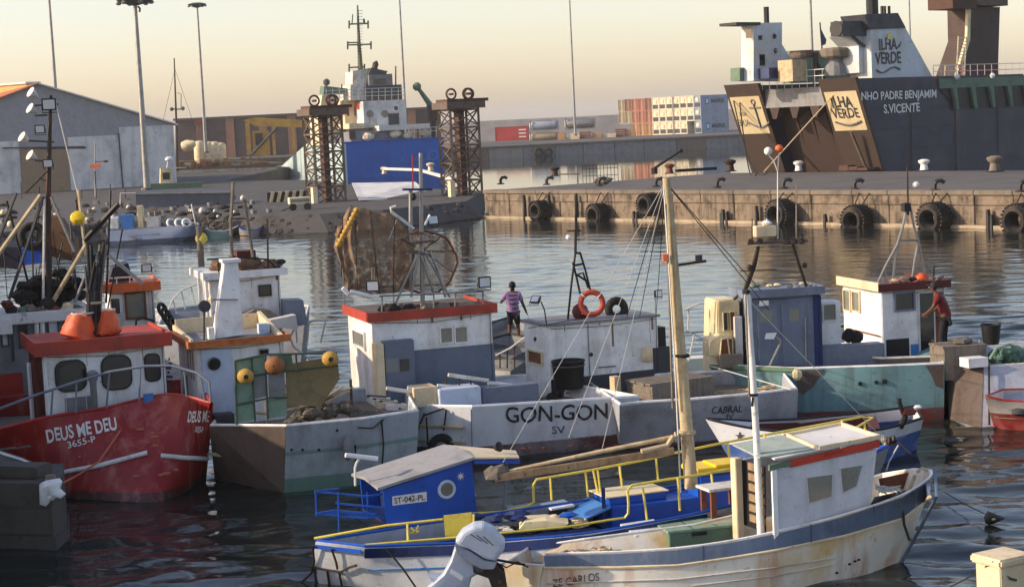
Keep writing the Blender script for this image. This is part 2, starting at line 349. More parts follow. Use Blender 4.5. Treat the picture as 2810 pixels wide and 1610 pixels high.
# ---- water: one sheet, real ripples near, flat far
def wave_set():
    r = random.Random(3); W = []
    for i in range(26):
        lam = .42 * (1.115 ** i) if i < 18 else r.uniform(.5, 1.5)
        th = math.radians(r.gauss(86, 27)); k = 6.28319 / lam; W.append((k * math.cos(th), k * math.sin(th), r.uniform(0, 6.28), .019 / k * r.uniform(.6, 1.3)))
    return W
WV = wave_set()
def water():
    import numpy as np
    vs = []; fs = []; o = 0
    for x0, x1, y0, y1, dx, dy in ((-19.5, 19.5, 19, 60, .11, .09), (-46, 50, 60, 175, .36, .26)):
        xs = np.arange(x0, x1 + dx / 2, dx); ys = np.arange(y0, y1 + dy / 2, dy); X, Y = np.meshgrid(xs, ys); Z = np.zeros_like(X)
        gust = .75 + .45 * np.sin(X * .21 + 1.3 + .4 * np.sin(Y * .05)) * np.sin(Y * .083 + .7)
        amp = 1.8 if y0 < 50 else .8
        for kx, ky, ph, a in WV:
            if y0 > 50 and math.hypot(kx, ky) > 7: continue
            Z += a * amp * np.sin(kx * X + ky * Y + ph + .6 * np.sin(.31 * X + .17 * Y + ph))
        Z *= gust; n, m = len(xs), len(ys)
        vs += np.stack([X.ravel(), Y.ravel(), Z.ravel()], 1).tolist()
        ii = (np.arange(m - 1)[:, None] * n + np.arange(n - 1)[None, :]).ravel() + o
        fs += np.stack([ii, ii + 1, ii + n + 1, ii + n], 1).tolist(); o = len(vs)
    vs += [(-3000, -60, -.09), (3000, -60, -.09), (3000, 6000, -.09), (-3000, 6000, -.09)]; fs.append([o, o + 1, o + 2, o + 3])
    me = bpy.data.meshes.new('water'); me.from_pydata(vs, [], fs)
    for p in me.polygons: p.use_smooth = True
    m = bpy.data.materials.new('water'); m.use_nodes = True; n = m.node_tree.nodes; L = m.node_tree.links; b = n['Principled BSDF']
    b.inputs['Base Color'].default_value = (.014, .019, .017, 1); b.inputs['Roughness'].default_value = .04; b.inputs['IOR'].default_value = 1.333
    tc = n.new('ShaderNodeTexCoord'); mp = n.new('ShaderNodeMapping'); mp.inputs['Scale'].default_value = (.7, 1.0, 1); L.new(tc.outputs['Object'], mp.inputs[0])
    n1 = n.new('ShaderNodeTexNoise'); n1.inputs['Scale'].default_value = 2.6; n1.inputs['Detail'].default_value = 5; n1.inputs['Roughness'].default_value = .55; L.new(mp.outputs[0], n1.inputs[0])
    bp = n.new('ShaderNodeBump'); bp.inputs['Strength'].default_value = .22; bp.inputs['Distance'].default_value = .05; L.new(n1.outputs[0], bp.inputs['Height']); L.new(bp.outputs[0], b.inputs['Normal'])
    me.materials.append(m); m2 = m.copy(); me.materials.append(m2); me.polygons[len(fs) - 1].material_index = 1
    b2 = [q for q in m2.node_tree.nodes if q.type == 'BUMP'][0]; b2.inputs['Strength'].default_value = .04; m2.node_tree.nodes['Principled BSDF'].inputs['Roughness'].default_value = .03
    ob = bpy.data.objects.new('water', me); COL.objects.link(ob); ob['kind'] = 'structure'
water()
# ---- pier
PD = V((.612, -.79, 0)).normalized(); PN = V((.79, .612, 0)).normalized()
def pier_pt(t, d, z): q = V((7.7, 126.9, 0)) + PD * t + PN * d; return V((q.x, q.y, z))
k = K().prism([pier_pt(-15.5, .25, -2), pier_pt(75, .25, -2), pier_pt(75, 25, -2), pier_pt(-15.5, 25, -2)], (0, 0, 4.05)); pier = k.out('pier', 'asphalt', kind='structure')
bl = None; t = -15.5; rr = random.Random(5); PIERF = Plane(pier_pt(0, 0, 0), -PN)
while t < 60:                                            # wall blocks and coping, each its own piece
    wdt = rr.uniform(2.6, 3.4); j = rr.uniform(-.05, .05)
    K().prism([pier_pt(t + .02, j, -1.5), pier_pt(t + wdt - .02, j, -1.5), pier_pt(t + wdt - .02, .6, -1.5), pier_pt(t + .02, .6, -1.5)], (0, 0, 2.75)).out('wall_block', 'concrete_warm', pier, bevel=.03)
    j2 = rr.uniform(-.06, .02)
    K().prism([pier_pt(t + .02, j2, 1.28), pier_pt(t + wdt - .02, j2, 1.28), pier_pt(t + wdt - .02, .6, 1.28), pier_pt(t + .02, .6, 1.28)], (0, 0, .55)).out('wall_block', 'concrete_warm', pier, bevel=.03)
    K().prism([pier_pt(t + .01, -.12, 1.85), pier_pt(t + wdt - .01, -.12, 1.85), pier_pt(t + wdt - .01, 1.1, 1.85), pier_pt(t + .01, 1.1, 1.85)], (0, 0, .27)).out('coping_stone', 'concrete', pier, bevel=.03)
    t += wdt
K().prism([pier_pt(-15.5, -.4, -1), pier_pt(60, -.4, -1), pier_pt(60, .1, -1), pier_pt(-15.5, .1, -1)], (0, 0, 1.17)).out('footing', mat('ledge_lit', (168, 152, 128), .85, dirt=(96, 84, 70), da=.5, ds=1.5) and 'ledge_lit', pier)  # footing paler than the wall: sunlit brightness put into its colour
# ---- shore, slip and land behind
mat('shore_ground', (78, 75, 72), .9, dirt=(46, 44, 43), da=.7, ds=.5, streak=(50, 48, 46), sa=.4, bump=.5, bs=3)
SH = [at(-60, 700), at(250, 668), at(560, 647), at(740, 645), at(900, 640), at(1080, 628), at(1322, 600)]
back = [V((-2, 160, 0)), V((-14, 186, 0)), V((-24, 222, 0)), V((-37, 240, 0)), V((-37, 330, 0)), V((-120, 330, 0)), V((-120, SH[0].y, 0))]
base = SH + back
c0 = V((-35, 190, 0))
top = [V((p.x, p.y, 1.3)) + (V((c0.x - p.x, c0.y - p.y, 0)).normalized() * (2.2 if i < 7 else 0)) for i, p in enumerate(base)]
K().loft([[V((p.x, p.y, -2)) for p in base], [V((p.x, p.y, .1)) for p in base], top], True, True).out('shore', 'shore_ground', kind='structure')
k = K(); rr = random.Random(11)
for i in range(300):                                     # rubble along the waterline
    s_ = rr.random() * 2.4 if i < 200 else rr.random() * 5.999; a = SH[int(s_)].lerp(SH[int(s_) + 1], s_ % 1); d = (V((c0.x - a.x, c0.y - a.y, 0))).normalized(); h = rr.uniform(0, 1)
    sz = rr.uniform(.12, .4); k.ball(a + d * (2.0 * h) + V((0, 0, 1.15 * h - .05)), sz, 6, (1, 1, .7), .18)
k.out('shore_rubble', 'rock', label='dark rubble stones piled along the shore at the slip', cat='rubble', kind='stuff')
# ---- far quay and breakwater
mat('quay_pale', (142, 137, 130), .9, dirt=(104, 100, 96), da=.5, ds=.4)
Q0, Q1 = at(1380, 434, 0), at(2050, 400, 0); qd = (Q1 - Q0).normalized(); qn = V((-qd.y, qd.x, 0))
def qp(t, d, z): q = Q0 + qd * t + qn * d; return V((q.x, q.y, z))
fq = K().prism([qp(-60, .3, -3), qp(140, .3, -3), qp(140, 120, -3), qp(-60, 120, -3)], (0, 0, 5.3)).out('far_quay', 'asphalt', kind='structure')
t = -60; rr = random.Random(2)
while t < 130:
    wdt = rr.uniform(5.5, 7); K().prism([qp(t, rr.uniform(-.15, .1), -1), qp(t + wdt - .1, rr.uniform(-.15, .1), -1), qp(t + wdt - .1, 1, -1), qp(t, 1, -1)], (0, 0, 3.0)).out('quay_panel', rr.choice(['quay_pale', 'concrete', 'quay_pale', 'grey']), fq); t += wdt
K().prism([qp(-60, -.3, 2.05), qp(135, -.3, 2.05), qp(135, 1.6, 2.05), qp(-60, 1.6, 2.05)], (0, 0, .4)).out('coping', 'concrete', fq)
bw0, bw1 = atY(1180, 350, 640), atY(2200, 300, 660)
K().prism([(bw0.x, 640, -3), (bw1.x + 250, 655, -3), (bw1.x + 250, 675, -3), (bw0.x, 660, -3)], (0, 0, 10.9)).out('breakwater', mat('hazed_stone', (190, 180, 172), .9, dirt=(126, 118, 114), da=.4, ds=.1) and 'hazed_stone', kind='structure')  # breakwater stone made paler: distance haze put into the colour
# ================================================================ BACKGROUND THINGS
# ---- tall light masts
def light_mast(xt, yt, xb, yb, Y, label, head=True, r=.16):
    p, q = atY(xb, yb, Y), atY(xt, yt, Y); q = V((p.x, p.y, q.z)) if abs(q.x - p.x) < 3 else q
    rt = root('light_mast', p, label, 'light mast', 'tall light masts round the harbour')
    K().tube([p, p.lerp(q, .5), q], r * 1.25, 8, r * .62).out('pole', 'steel', rt, True)
    K().lathe(p, (0, 0, 1), [(r * 2, 0), (r * 2, .25), (r * 1.35, .3)], 10).out('base_plate', 'concrete', rt)
    if head:
        K().lathe(q, (0, 0, 1), [(.1, -.5), (r * 5.5, -.1), (r * 6.5, .12), (r * 3, .35), (.05, .4)], 14).out('head_frame', 'dark_grey', rt, True)
        for i in range(6):
            a = i * 1.047; c = q + V((math.cos(a), math.sin(a), 0)) * r * 5.6
            K().ball(c + V((0, 0, -.18)), r * 1.1, 6, (1, 1, .6)).out('lamp', 'steel', rt)
    return rt
light_mast(138, -70, 158, 330, 236, 'grey lamp mast rising behind the warehouse gable', r=.22)
m2 = light_mast(366, 4, 404, 522, 190, 'thick grey lamp mast with dish head in front of the warehouse', r=.3)
K().tube([atY(378, 18, 190), atY(384, 24, 190), atY(383, 34, 190)], .12, 6).out('camera_arm', 'dark_grey', m2)
light_mast(546, 14, 566, 420, 300, 'slim lamp mast with flat dish head above the dark shed', r=.24)
light_mast(1096, -60, 1118, 420, 292, 'lamp mast rising beside the blue ship superstructure', r=.2)
light_mast(1560, -60, 1579, 372, 440, 'lone lamp mast behind the tank containers', r=.26)
light_mast(2214, -60, 2232, 260, 300, 'lamp mast between the two white casings of the dark blue ferry', r=.26)
light_mast(2491, -60, 2500, 200, 300, 'thin lamp mast behind the sloped white ferry funnel', r=.16)
# ---- warehouse
fr = Fr(486, 506, 1.3, 22)
rt = root('warehouse', fr.p(-10, 5, 1.3), 'large grey gabled warehouse with tan sliding door on the shore', 'warehouse')
aL, zE = fr.fa(0, 350); aR = 0.0; zeR = fr.fa(486, 342)[1]; aA, zA = fr.fa(104, 232); aLL = aA * 2; zM = fr.fa(330, 350)[1]
K().prism([fr.p(aLL, 0, 1.2), fr.p(0, 0, 1.2), fr.p(0, 0, zeR), fr.p(aA, 0, zA), fr.p(aLL, 0, zeR)], fr.v * 42).out('gable_wall', mat('cladding', (148, 149, 154), .7, dirt=(120, 122, 126), da=.4, bump=.5, wave=(1.2, 'X')) and 'cladding', rt)
zb = fr.fa(400, 346)[1]; a1 = fr.fa(329, 400)[0]; zb2 = fr.fa(250, 374)[1]; a2 = fr.fa(186, 400)[0]; a3 = fr.fa(52, 400)[0]; zb3 = fr.fa(20, 388)[1]
mat('panel_pale', (214, 213, 210), .75, dirt=(120, 122, 128), da=.45, ds=.4, streak=(104, 104, 106), sa=.35, ss=.8)
K().bx(fr, a1, -.04, -.14, -.02, 1.25, zb).out('wall_panel', 'panel_pale', rt); K().bx(fr, a2 + .02, a1 - .06, -.1, -.02, 1.25, zb2).out('wall_panel', 'panel_pale', rt); K().bx(fr, aLL, a3 - .02, -.1, -.02, 1.25, zb3).out('wall_panel', 'panel_pale', rt)
d = K().bx(fr, a3, a2, -.12, -.02, 1.25, fr.fa(100, 406)[1]).out('sliding_door', mat('tan_door', (146, 126, 100), .7, dirt=(110, 92, 72), da=.5, ds=.5, wave=(.9, 'X')) and 'tan_door', rt)
K().beam(fr.p(a3 - 2, -.16, fr.fa(100, 402)[1]), fr.p(a2 + 2, -.16, fr.fa(186, 405)[1]), .1, .16).out('door_rail', 'dark_grey', d)
K().beam(fr.p(a1, -.2, 1.3), fr.p(a1 - .1, -.2, zb2 + .2), .16, .16).out('downpipe', 'dark_grey', rt)
K().hexa([fr.p(aA, -.6, zA + .02), fr.p(.5, -.6, zeR - .1), fr.p(.5, 42.5, zeR - .1), fr.p(aA, 42.5, zA + .02), fr.p(aA, -.6, zA + .2), fr.p(.5, -.6, zeR + .1), fr.p(.5, 42.5, zeR + .1), fr.p(aA, 42.5, zA + .2)]).out('roof', 'steel_white', rt)
K().hexa([fr.p(aLL - .5, -.6, zeR - .1), fr.p(aA, -.6, zA + .02), fr.p(aA, 42.5, zA + .02), fr.p(aLL - .5, 42.5, zeR - .1), fr.p(aLL - .5, -.6, zeR + .1), fr.p(aA, -.6, zA + .2), fr.p(aA, 42.5, zA + .2), fr.p(aLL - .5, 42.5, zeR + .1)]).out('roof', 'orange_trim', rt)  # left slope orange, unlike the right: sunlight put into the roof colour
fr = Fr(-40, 470, 1.3, -40); fr.o = V((-75, 262, 1.3))
rt = root('shed', fr.p(0, 3, 1.3), 'ochre wall added behind the warehouse ridge as a sun lit orange strip', 'shed')
zz = atY(60, 231, 255).z
a_e = next(a * .5 for a in range(-60, 60) if proj(fr.p(a * .5, 2, zz))[0] > 104)
K().bx(fr, -30, a_e, 0, 2, 1.25, zz).out('wall', mat('ochre', (206, 160, 98), .8, dirt=(160, 120, 76), da=.4) and 'ochre', rt); K().bx(fr, -30.4, a_e + .2, -.3, 2.2, zz, zz + .25).out('roof', 'steel_white', rt)  # added wall, turned to the sun; ochre carries the sunlit orange above the gable
# ---- dark long shed with brick piers
fr = Fr(490, 440, 2.4, 4); fr.o = atY(489, 440, 400); zt = fr.fa(700, 322)[1]; aE = fr.fa(1210, 330)[0]
rt = root('quay_shed', fr.p(20, 3, 2), 'long dark quay shed with pale brick piers', 'shed')
mat('shed_dark', (92, 80, 76), .9, dirt=(52, 46, 46), da=.5, ds=.2); mat('pier_pink', (150, 112, 92), .9, dirt=(110, 80, 66), da=.4, ds=.5)
K().bx(fr, 0, aE, 0, 12, -1, zt).out('wall', 'shed_dark', rt); K().bx(fr, -.5, aE + .5, -.6, 12.5, zt, zt + .5).out('roof', 'rust_grey', rt)
for x in (552, 630, 720, 800, 880, 960, 1060, 1130):
    a, _ = fr.fa(x, 330); K().bx(fr, a - .9, a + .9, -.4, .1, -1, zt - .02).out('brick_pier', 'pier_pink', rt)
K().prism([V((-130, 392, -3)), V((20, 380, -3)), V((20, 420, -3)), V((-130, 420, -3))], (0, 0, 4.6)).out('inner_quay', 'concrete', kind='structure')
# small kiosk and white tanks
fr2 = Fr(560, 400, 1.6, 10); fr2.o = atY(535, 400, 380)
rt = root('kiosk', fr2.o, 'small pink kiosk with red roof against the dark shed', 'kiosk')
fbx(K(), fr2, 538, 340, 560, 400, 0, 2).out('wall', 'pier_pink', rt); fbx(K(), fr2, 534, 332, 564, 341, -.4, 2.4).out('roof', 'red_roof', rt)
# ---- rusty barge carrying tanks and a yellow crane
fr = Fr(490, 478, 0, 8); fr.o = atY(489, 470, 300)
rt = root('work_barge', fr.p(8, 2, 0), 'rust stained white work barge moored below the dark shed', 'barge')
mat('barge_hull', (206, 202, 180), .7, dirt=(160, 130, 90), da=.6, ds=.5, streak=RUST, sa=.5, ss=.7)
aE = fr.fa(742, 440)[0]; z1, z0 = fr.fa(600, 436)[1], fr.fa(600, 462)[1]
K().hexa([fr.p(-1, .6, -1), fr.p(aE, .6, -1), fr.p(aE, 9, -1), fr.p(-1, 9, -1), fr.p(-2, 0, z0), fr.p(aE + 1, 0, z0 - .3), fr.p(aE + 1, 10, z0 - .3), fr.p(-2, 10, z0)]).out('hull', 'barge_hull', rt)
K().bx(fr, -2, aE + 1, .2, 9.8, z0 - .2, z0 + .35).out('deck', 'rust_grey', rt)
rr = random.Random(4); k = K()
for i in range(46): a = rr.uniform(-1, aE); k.bx(fr, a, a + rr.uniform(.2, .9), .5 + rr.uniform(0, 3), 4 + rr.uniform(0, 2), z0 + .3, z0 + rr.uniform(.6, 1.6))
k.out('deck_scrap', mat('scrap', (150, 112, 70), .85, dirt=(70, 48, 34), da=.6, ds=1) and 'scrap', rt)
K().tube(PX(fr, .3, (492, 442), (600, 440), (780, 446)), .07, 4).out('rail', 'wood_pale', rt)
for x, y, lab in ((548, 402, 'with green cap'), (572, 404, ''), (588, 404, ''), (604, 407, '')):
    q = fr.f(x, y, 4); o = K().lathe((q.x, q.y, z0 + .35), (0, 0, 1), [(.9, 0), (1, .2), (1, q.z - z0 - .7 + .9), (.7, q.z - z0 - .4 + .9), (.3, q.z - z0 - .3 + .9)], 12).out('tank', 'cream', label='stubby cream deck tank on the rusty barge', cat='tank', group='cream tanks on the barge', smooth=True)
q = fr.f(532, 404, 2); K().lathe(q - V((2, 0, 0)), (.9, -.2, .25), [(.2, 0), (.9, .3), (1, 1.2), (.5, 2.4)], 12).out('cement_mixer_drum', 'yellow_cream', label='pale tilted mixer drum on the rusty barge beside tanks', cat='drum', smooth=True)
# yellow crane cabin
rt = root('yellow_crane', fr.f(740, 440, 3), 'yellow lattice deck crane with long jib on the barge', 'crane')
mat('crane_yellow', (206, 158, 70), .6, dirt=(140, 96, 48), da=.5, ds=.6)
fbx(K(), fr, 672, 336, 690, 425, 3, 5).out('leg', 'crane_yellow', rt); fbx(K(), fr, 745, 345, 758, 425, 3, 5).out('leg', 'crane_yellow', rt); fbx(K(), fr, 800, 345, 812, 420, 3, 5).out('leg', 'crane_yellow', rt)
q = PX(fr, 3, (668, 330), (700, 322), (842, 330), (842, 350), (700, 346)); K().prism(q, fr.v * 2).out('jib', 'crane_yellow', rt)
K().tube(PX(fr, 2.8, (690, 425), (760, 350)), .25, 6).out('brace', 'dark_grey', rt); fbx(K(), fr, 692, 360, 742, 425, 3.4, 6).out('cab', 'crane_yellow', rt)
fbx(K(), fr, 700, 366, 722, 398, 3.2, 3.5).out('cab_window', 'glass_dark', rt)
# boat mast by the warehouse corner
fr3 = Fr(480, 400, 0, 0); fr3.o = atY(480, 400, 290)
rt = root('trawler_mast', fr3.f(486, 470), 'thin dark boat mast with lamps standing beside the warehouse corner', 'mast')
K().tube(PX(fr3, 0, (486, 470), (484, 340), (478, 160)), .28, 6, .1).out('pole', 'iron', rt); K().tube(PX(fr3, 0, (478, 300), (470, 300), (505, 300)), .1, 5).out('crossbar', 'iron', rt)
K().tube(PX(fr3, 0, (480, 190), (448, 330)), .03, 3).out('stay', 'rope_dark', rt); K().tube(PX(fr3, 0, (480, 190), (528, 330)), .03, 3).out('stay', 'rope_dark', rt)
for x, y in ((471, 300), (502, 298)): K().ball(fr3.f(x, y, -.2), .32, 8).out('lamp', 'dark_grey', rt)
K().tube(PX(fr3, 0, (486, 255), (497, 258), (497, 300)), .07, 4).out('ladder', 'iron', rt)
# ---- blue ship
fr = Fr(950, 489, 0, 18)
rt = root('workboat', fr.p(6, 10, 0), 'blue sterned ship with lit cream superstructure and tall green mast', 'ship')
mat('hull_pale', (176, 196, 196), .6, dirt=(130, 146, 146), da=.45, ds=.3, streak=(120, 116, 100), sa=.4, ss=.6)
aS, zS = fr.fa(1216, 394); z394 = fr.fa(950, 394)[1]; bF, _ = fr.sb(842, 396); bG, _ = fr.sb(764, 476)
K().bx(fr, .02, aS, .02, bF, -1, z394).out('hull', mat('hull_blue', (30, 98, 188), .5, dirt=(24, 66, 140), da=.4, ds=.3, streak=(50, 60, 90), sa=.3, ss=.6) and 'hull_blue', rt)
K().prism([fr.p(-.06, 0, -1), fr.p(-.06, bG, -1), fr.p(-.06, bG, .8), fr.p(-.06, bF, z394 + .05), fr.p(-.06, 0, z394 + .05)], fr.u * .3).out('side_plating', 'hull_pale', rt)
K().prism([fr.p(.3, bF, -1), fr.p(.3, bG, -1), fr.p(.3, bG, .8), fr.p(.3, bF, z394 - .2)], fr.u * (aS - .6)).out('foredeck', 'hull_pale', rt)
K().bx(fr, -.1, aS + .1, -.1, .2, z394, z394 + .25).out('rubbing_strake', 'blue', rt)
lettering('ASSABA', fr.f(1098, 445, -.02), fr.f(1180, 441, -.02), .7, -fr.v, 'blue_light', rt, off=.05)
c = fr.f(1188, 428, -.05); K().torus(c, fr.v, .7, .1, 14, 4).out('emblem', 'blue_light', rt)
# superstructure: decks from the hull up, lit and shaded faces as separate boxes
fbx(K(), fr, 962, 362, 1110, 394, 2, 12).out('lower_house', 'grey', rt); fbx(K(), fr, 1040, 345, 1180, 353, 1, 8).out('boat_deck', 'steel_white', rt)
k = fbx(K(), fr, 996, 278, 1116, 346, 4, 15); dh = k.out('deck_house', 'panel_pale', rt)
fbx(K(), fr, 958, 340, 1000, 352, 3, 17).out('boat_deck', 'cream', rt)
for x in (1015, 1056): q = fr.f(x, 312, 3.9); K().lathe(q, -fr.v, [(.55, 0), (.55, .12), (.42, .14)], 12).out('porthole', 'glass_pale', dh)
fbx(K(), fr, 1012, 318, 1036, 345, 3.85, 4.02).out('door', 'white_old', dh); fbx(K(), fr, 1078, 288, 1096, 306, 3.8, 4.02).out('window', 'white', dh); fbx(K(), fr, 1082, 292, 1092, 302, 3.7, 3.82).out('window_pane', 'glass_dark', dh)
fbx(K(), fr, 1066, 312, 1096, 342, 3.85, 4.02).out('door', 'dark_grey', dh)
for y0, y1 in ((284, 300),): sbx(K(), fr, 952, y0, 985, y1, fr.fa(996, 300, 4)[0] - .06, fr.fa(996, 300, 4)[0] + .1).out('side_window', 'red_roof', dh)
fbx(K(), fr, 1004, 236, 1104, 274, 5, 14).out('bridge', 'dark_grey', rt); fbx(K(), fr, 1006, 262, 1100, 274, 4.9, 5.1).out('bridge_window', 'glass_dark', rt); fbx(K(), fr, 1012, 205, 1078, 238, 6, 12).out('upper_bridge', 'grey', rt); fbx(K(), fr, 1026, 216, 1060, 230, 5.9, 6.1).out('bridge_window', 'glass_dark', rt)  # bridge fronts in dark grey: their shade is put into the colour
K().prism(PX(fr, 6, (1010, 205), (1020, 186), (1064, 196), (1058, 206)), fr.v * 4).out('funnel_top', 'dark_grey', rt); K().tube(PX(fr, 8, (1028, 190), (1030, 176), (1036, 174)), .45, 8).out('exhaust', 'black', rt)
K().prism(PX(fr, 7, (968, 232), (968, 195), (1012, 188), (1008, 232)), fr.v * 5).out('upper_lit_side', 'white_old', rt); K().prism(PX(fr, 6, (962, 275), (962, 232), (1004, 232), (1004, 275)), fr.v * 7).out('bridge_lit_side', 'white_old', rt)  # pale boxes stand for the sunlit left faces of the bridge
K().prism(PX(fr, 9, (880, 290), (884, 262), (905, 258), (922, 262), (924, 290)), fr.v * 3).out('lifeboat', 'yellow_cream', rt); K().prism(PX(fr, 8, (888, 258), (890, 236), (960, 244), (960, 258)), fr.v * 3).out('wing_deck', 'green_paint', rt); fbx(K(), fr, 944, 276, 1000, 344, 9, 16).out('house_lit_side', 'cream', rt)  # cream box beside the deck house stands for its sunlit left face
for x in (951, 972): fbx(K(), fr, x, 296, x + 8, 318, 8.9, 9.1).out('window', 'wood_brown', rt)
fbx(K(), fr, 880, 290, 950, 396, 11, 20).out('fore_house', 'cream', rt); fbx(K(), fr, 958, 356, 976, 382, 1.9, 2.1).out('door', 'rust', rt)
k = K(); 
for y in (246, 256, 266): k.tube(PX(fr, 3.6, (890, y + 4), (1000, y - 2), (1110, y - 6)), .06, 4)
for x in range(895, 1112, 18): k.tube(PX(fr, 3.6, (x, 243), (x, 276)), .06, 4)
k.out('bridge_railing', 'steel_white', rt)
k = K()
for y in (352, 362): k.tube(PX(fr, .6, (1118, y), (1214, y - 4)), .07, 4)
for x in range(1122, 1214, 15): k.tube(PX(fr, .6, (x, 350), (x, 394)), .07, 4)
k.out('stern_railing', 'white_old', rt)
for x, y in ((1085, 368), (1120, 372), (1165, 366), (1010, 376)): q = fr.f(x, y, 1.5); K().ball(q, .8, 8, (1.2, 1, .8), .1).out('deck_bundle', 'cream', rt)
mst = K().tube(PX(fr, 9, (990, 200), (985, 120), (981, 15)), .42, 8, .12).out('mast', mat('mast_green', (98, 100, 70), .6, dirt=(60, 60, 46), da=.4) and 'mast_green', rt)
k = K()
for y, x0, x1 in ((67, 958, 1010), (124, 954, 1018), (186, 958, 1000)):
    k.beam(fr.f(x0, y, 9), fr.f(x1, y - 2, 9), .3, .22)
    for x in (x0, x1): k.beam(fr.f(x, y - 10, 9), fr.f(x, y + 12, 9), .22, .22)
k.beam(fr.f(954, 118, 9), fr.f(980, 117, 9), .2, .2); k.beam(fr.f(968, 40, 9), fr.f(966, 66, 9), .15, .15); k.beam(fr.f(998, 52, 9), fr.f(1000, 66, 9), .2, .3)
k.out('mast_yard', 'mast_green', mst)
k = K()
for i in range(22): y = 30 + i * 8; q = fr.f(986, y, 8.7); k.tube([q + fr.u * -.3, q + fr.u * .5], .04, 3)
k.out('mast_rung', 'iron', mst)
for x, y0, y1 in ((938, 232, 250), (896, 228, 262), (1086, 182, 236)): K().tube(PX(fr, 6, (x, y1), (x, y0)), .12, 5).out('aerial', 'dark_grey', rt)
K().ball(fr.f(896, 226, 6), .55, 8).out('searchlight', 'dark_grey', rt)
# green deck crane
fr4 = Fr(1180, 330, 0, 10); fr4.o = atY(1190, 330, 285)
rt = root('deck_crane', fr4.f(1195, 400), 'small crane with raised green jib behind the lattice towers', 'crane')
K().tube(PX(fr4, 0, (1183, 292), (1146, 240)), .5, 6, .3).out('jib', 'green_paint', rt); K().ball(fr4.f(1144, 238), .7, 8).out('jib_head', 'green_paint', rt)
fbx(K(), fr4, 1176, 288, 1208, 330, -.5, 2).out('slewing_house', 'rust', rt); fbx(K(), fr4, 1184, 330, 1200, 420, 0, 1.5).out('pedestal', 'rust', rt)
# ---- two lattice lift towers
def lift_tower(xl, xr, yt, yb, Y, label):
    g = Fr(xl, yb, 1.2, 24); g.o = atY(xl, yb, Y); g.o.z = 1.2; xm = xl + (xr - xl) * .5
    b1 = 2.6; q0 = g.o.copy()
    for i in range(60):
        if proj(g.p(0, b1, 1.2))[0] >= xl: break
        g.o = q0 + V((i * .1, 0, 0))
    a1 = g.fa(xr - 6, yb)[0]; zt = g.fa(xl, yt)[1]; rt = root('lift_tower', g.p(a1 / 2, b1 / 2, 1.2), label, 'lift tower', 'rusty lattice towers beside the slip')
    for a in (0, a1):
        for b in (0, b1): K().beam(g.p(a, b, 1.1), g.p(a, b, zt), .2, .2).out('post', 'rust_grey', rt)
    n = 5; hh = (zt - 1.2) / n
    for i in range(n):
        z0, z1 = 1.2 + i * hh, 1.2 + (i + 1) * hh
        for (p, q) in (((0, 0), (a1, 0)), ((0, 0), (0, b1)), ((a1, 0), (a1, b1)), ((0, b1), (a1, b1))):
            k = K(); k.beam(g.p(*p, z1 - .1), g.p(*q, z1 - .1), .12, .14); k.beam(g.p(*p, z0), g.p(*q, z1 - .1), .09, .09); k.beam(g.p(*q, z0), g.p(*p, z1 - .1), .09, .09); k.out('bracing', 'rust_grey', rt)
    K().bx(g, a1 * .42, a1 * .62, b1 * .3, b1 * .7, 1.2, zt).out('guide_column', 'rust', rt)
    K().bx(g, -.4, a1 + .5, -.4, b1 + .4, zt, zt + .55).out('top_platform', 'rust_grey', rt); K().bx(g, -.1, a1 + 1.1, .3, b1 + .2, zt + .55, zt + .8).out('top_beam', 'rust', rt)
    for q in ((.4, .6), (a1 - .5, .9), (a1, 1.8)): c = g.p(q[0], q[1], zt + 1.2); o = K().torus(c, g.v, .42, .09, 14, 5).out('pulley', 'rust', rt); K().tube([c - g.v * .4, c + g.v * .4], .1, 6).out('axle', 'rust', o)
    K().bx(g, -.5, -.1, -.5, .1, 1.2, 2.6).out('oil_drum', 'cream', rt)
    return rt
lift_tower(842, 956, 318, 566, 150, 'rusty lattice lift tower beside the striped barrier')
lift_tower(1214, 1330, 300, 548, 150, 'rusty lattice lift tower at the root of the pier')
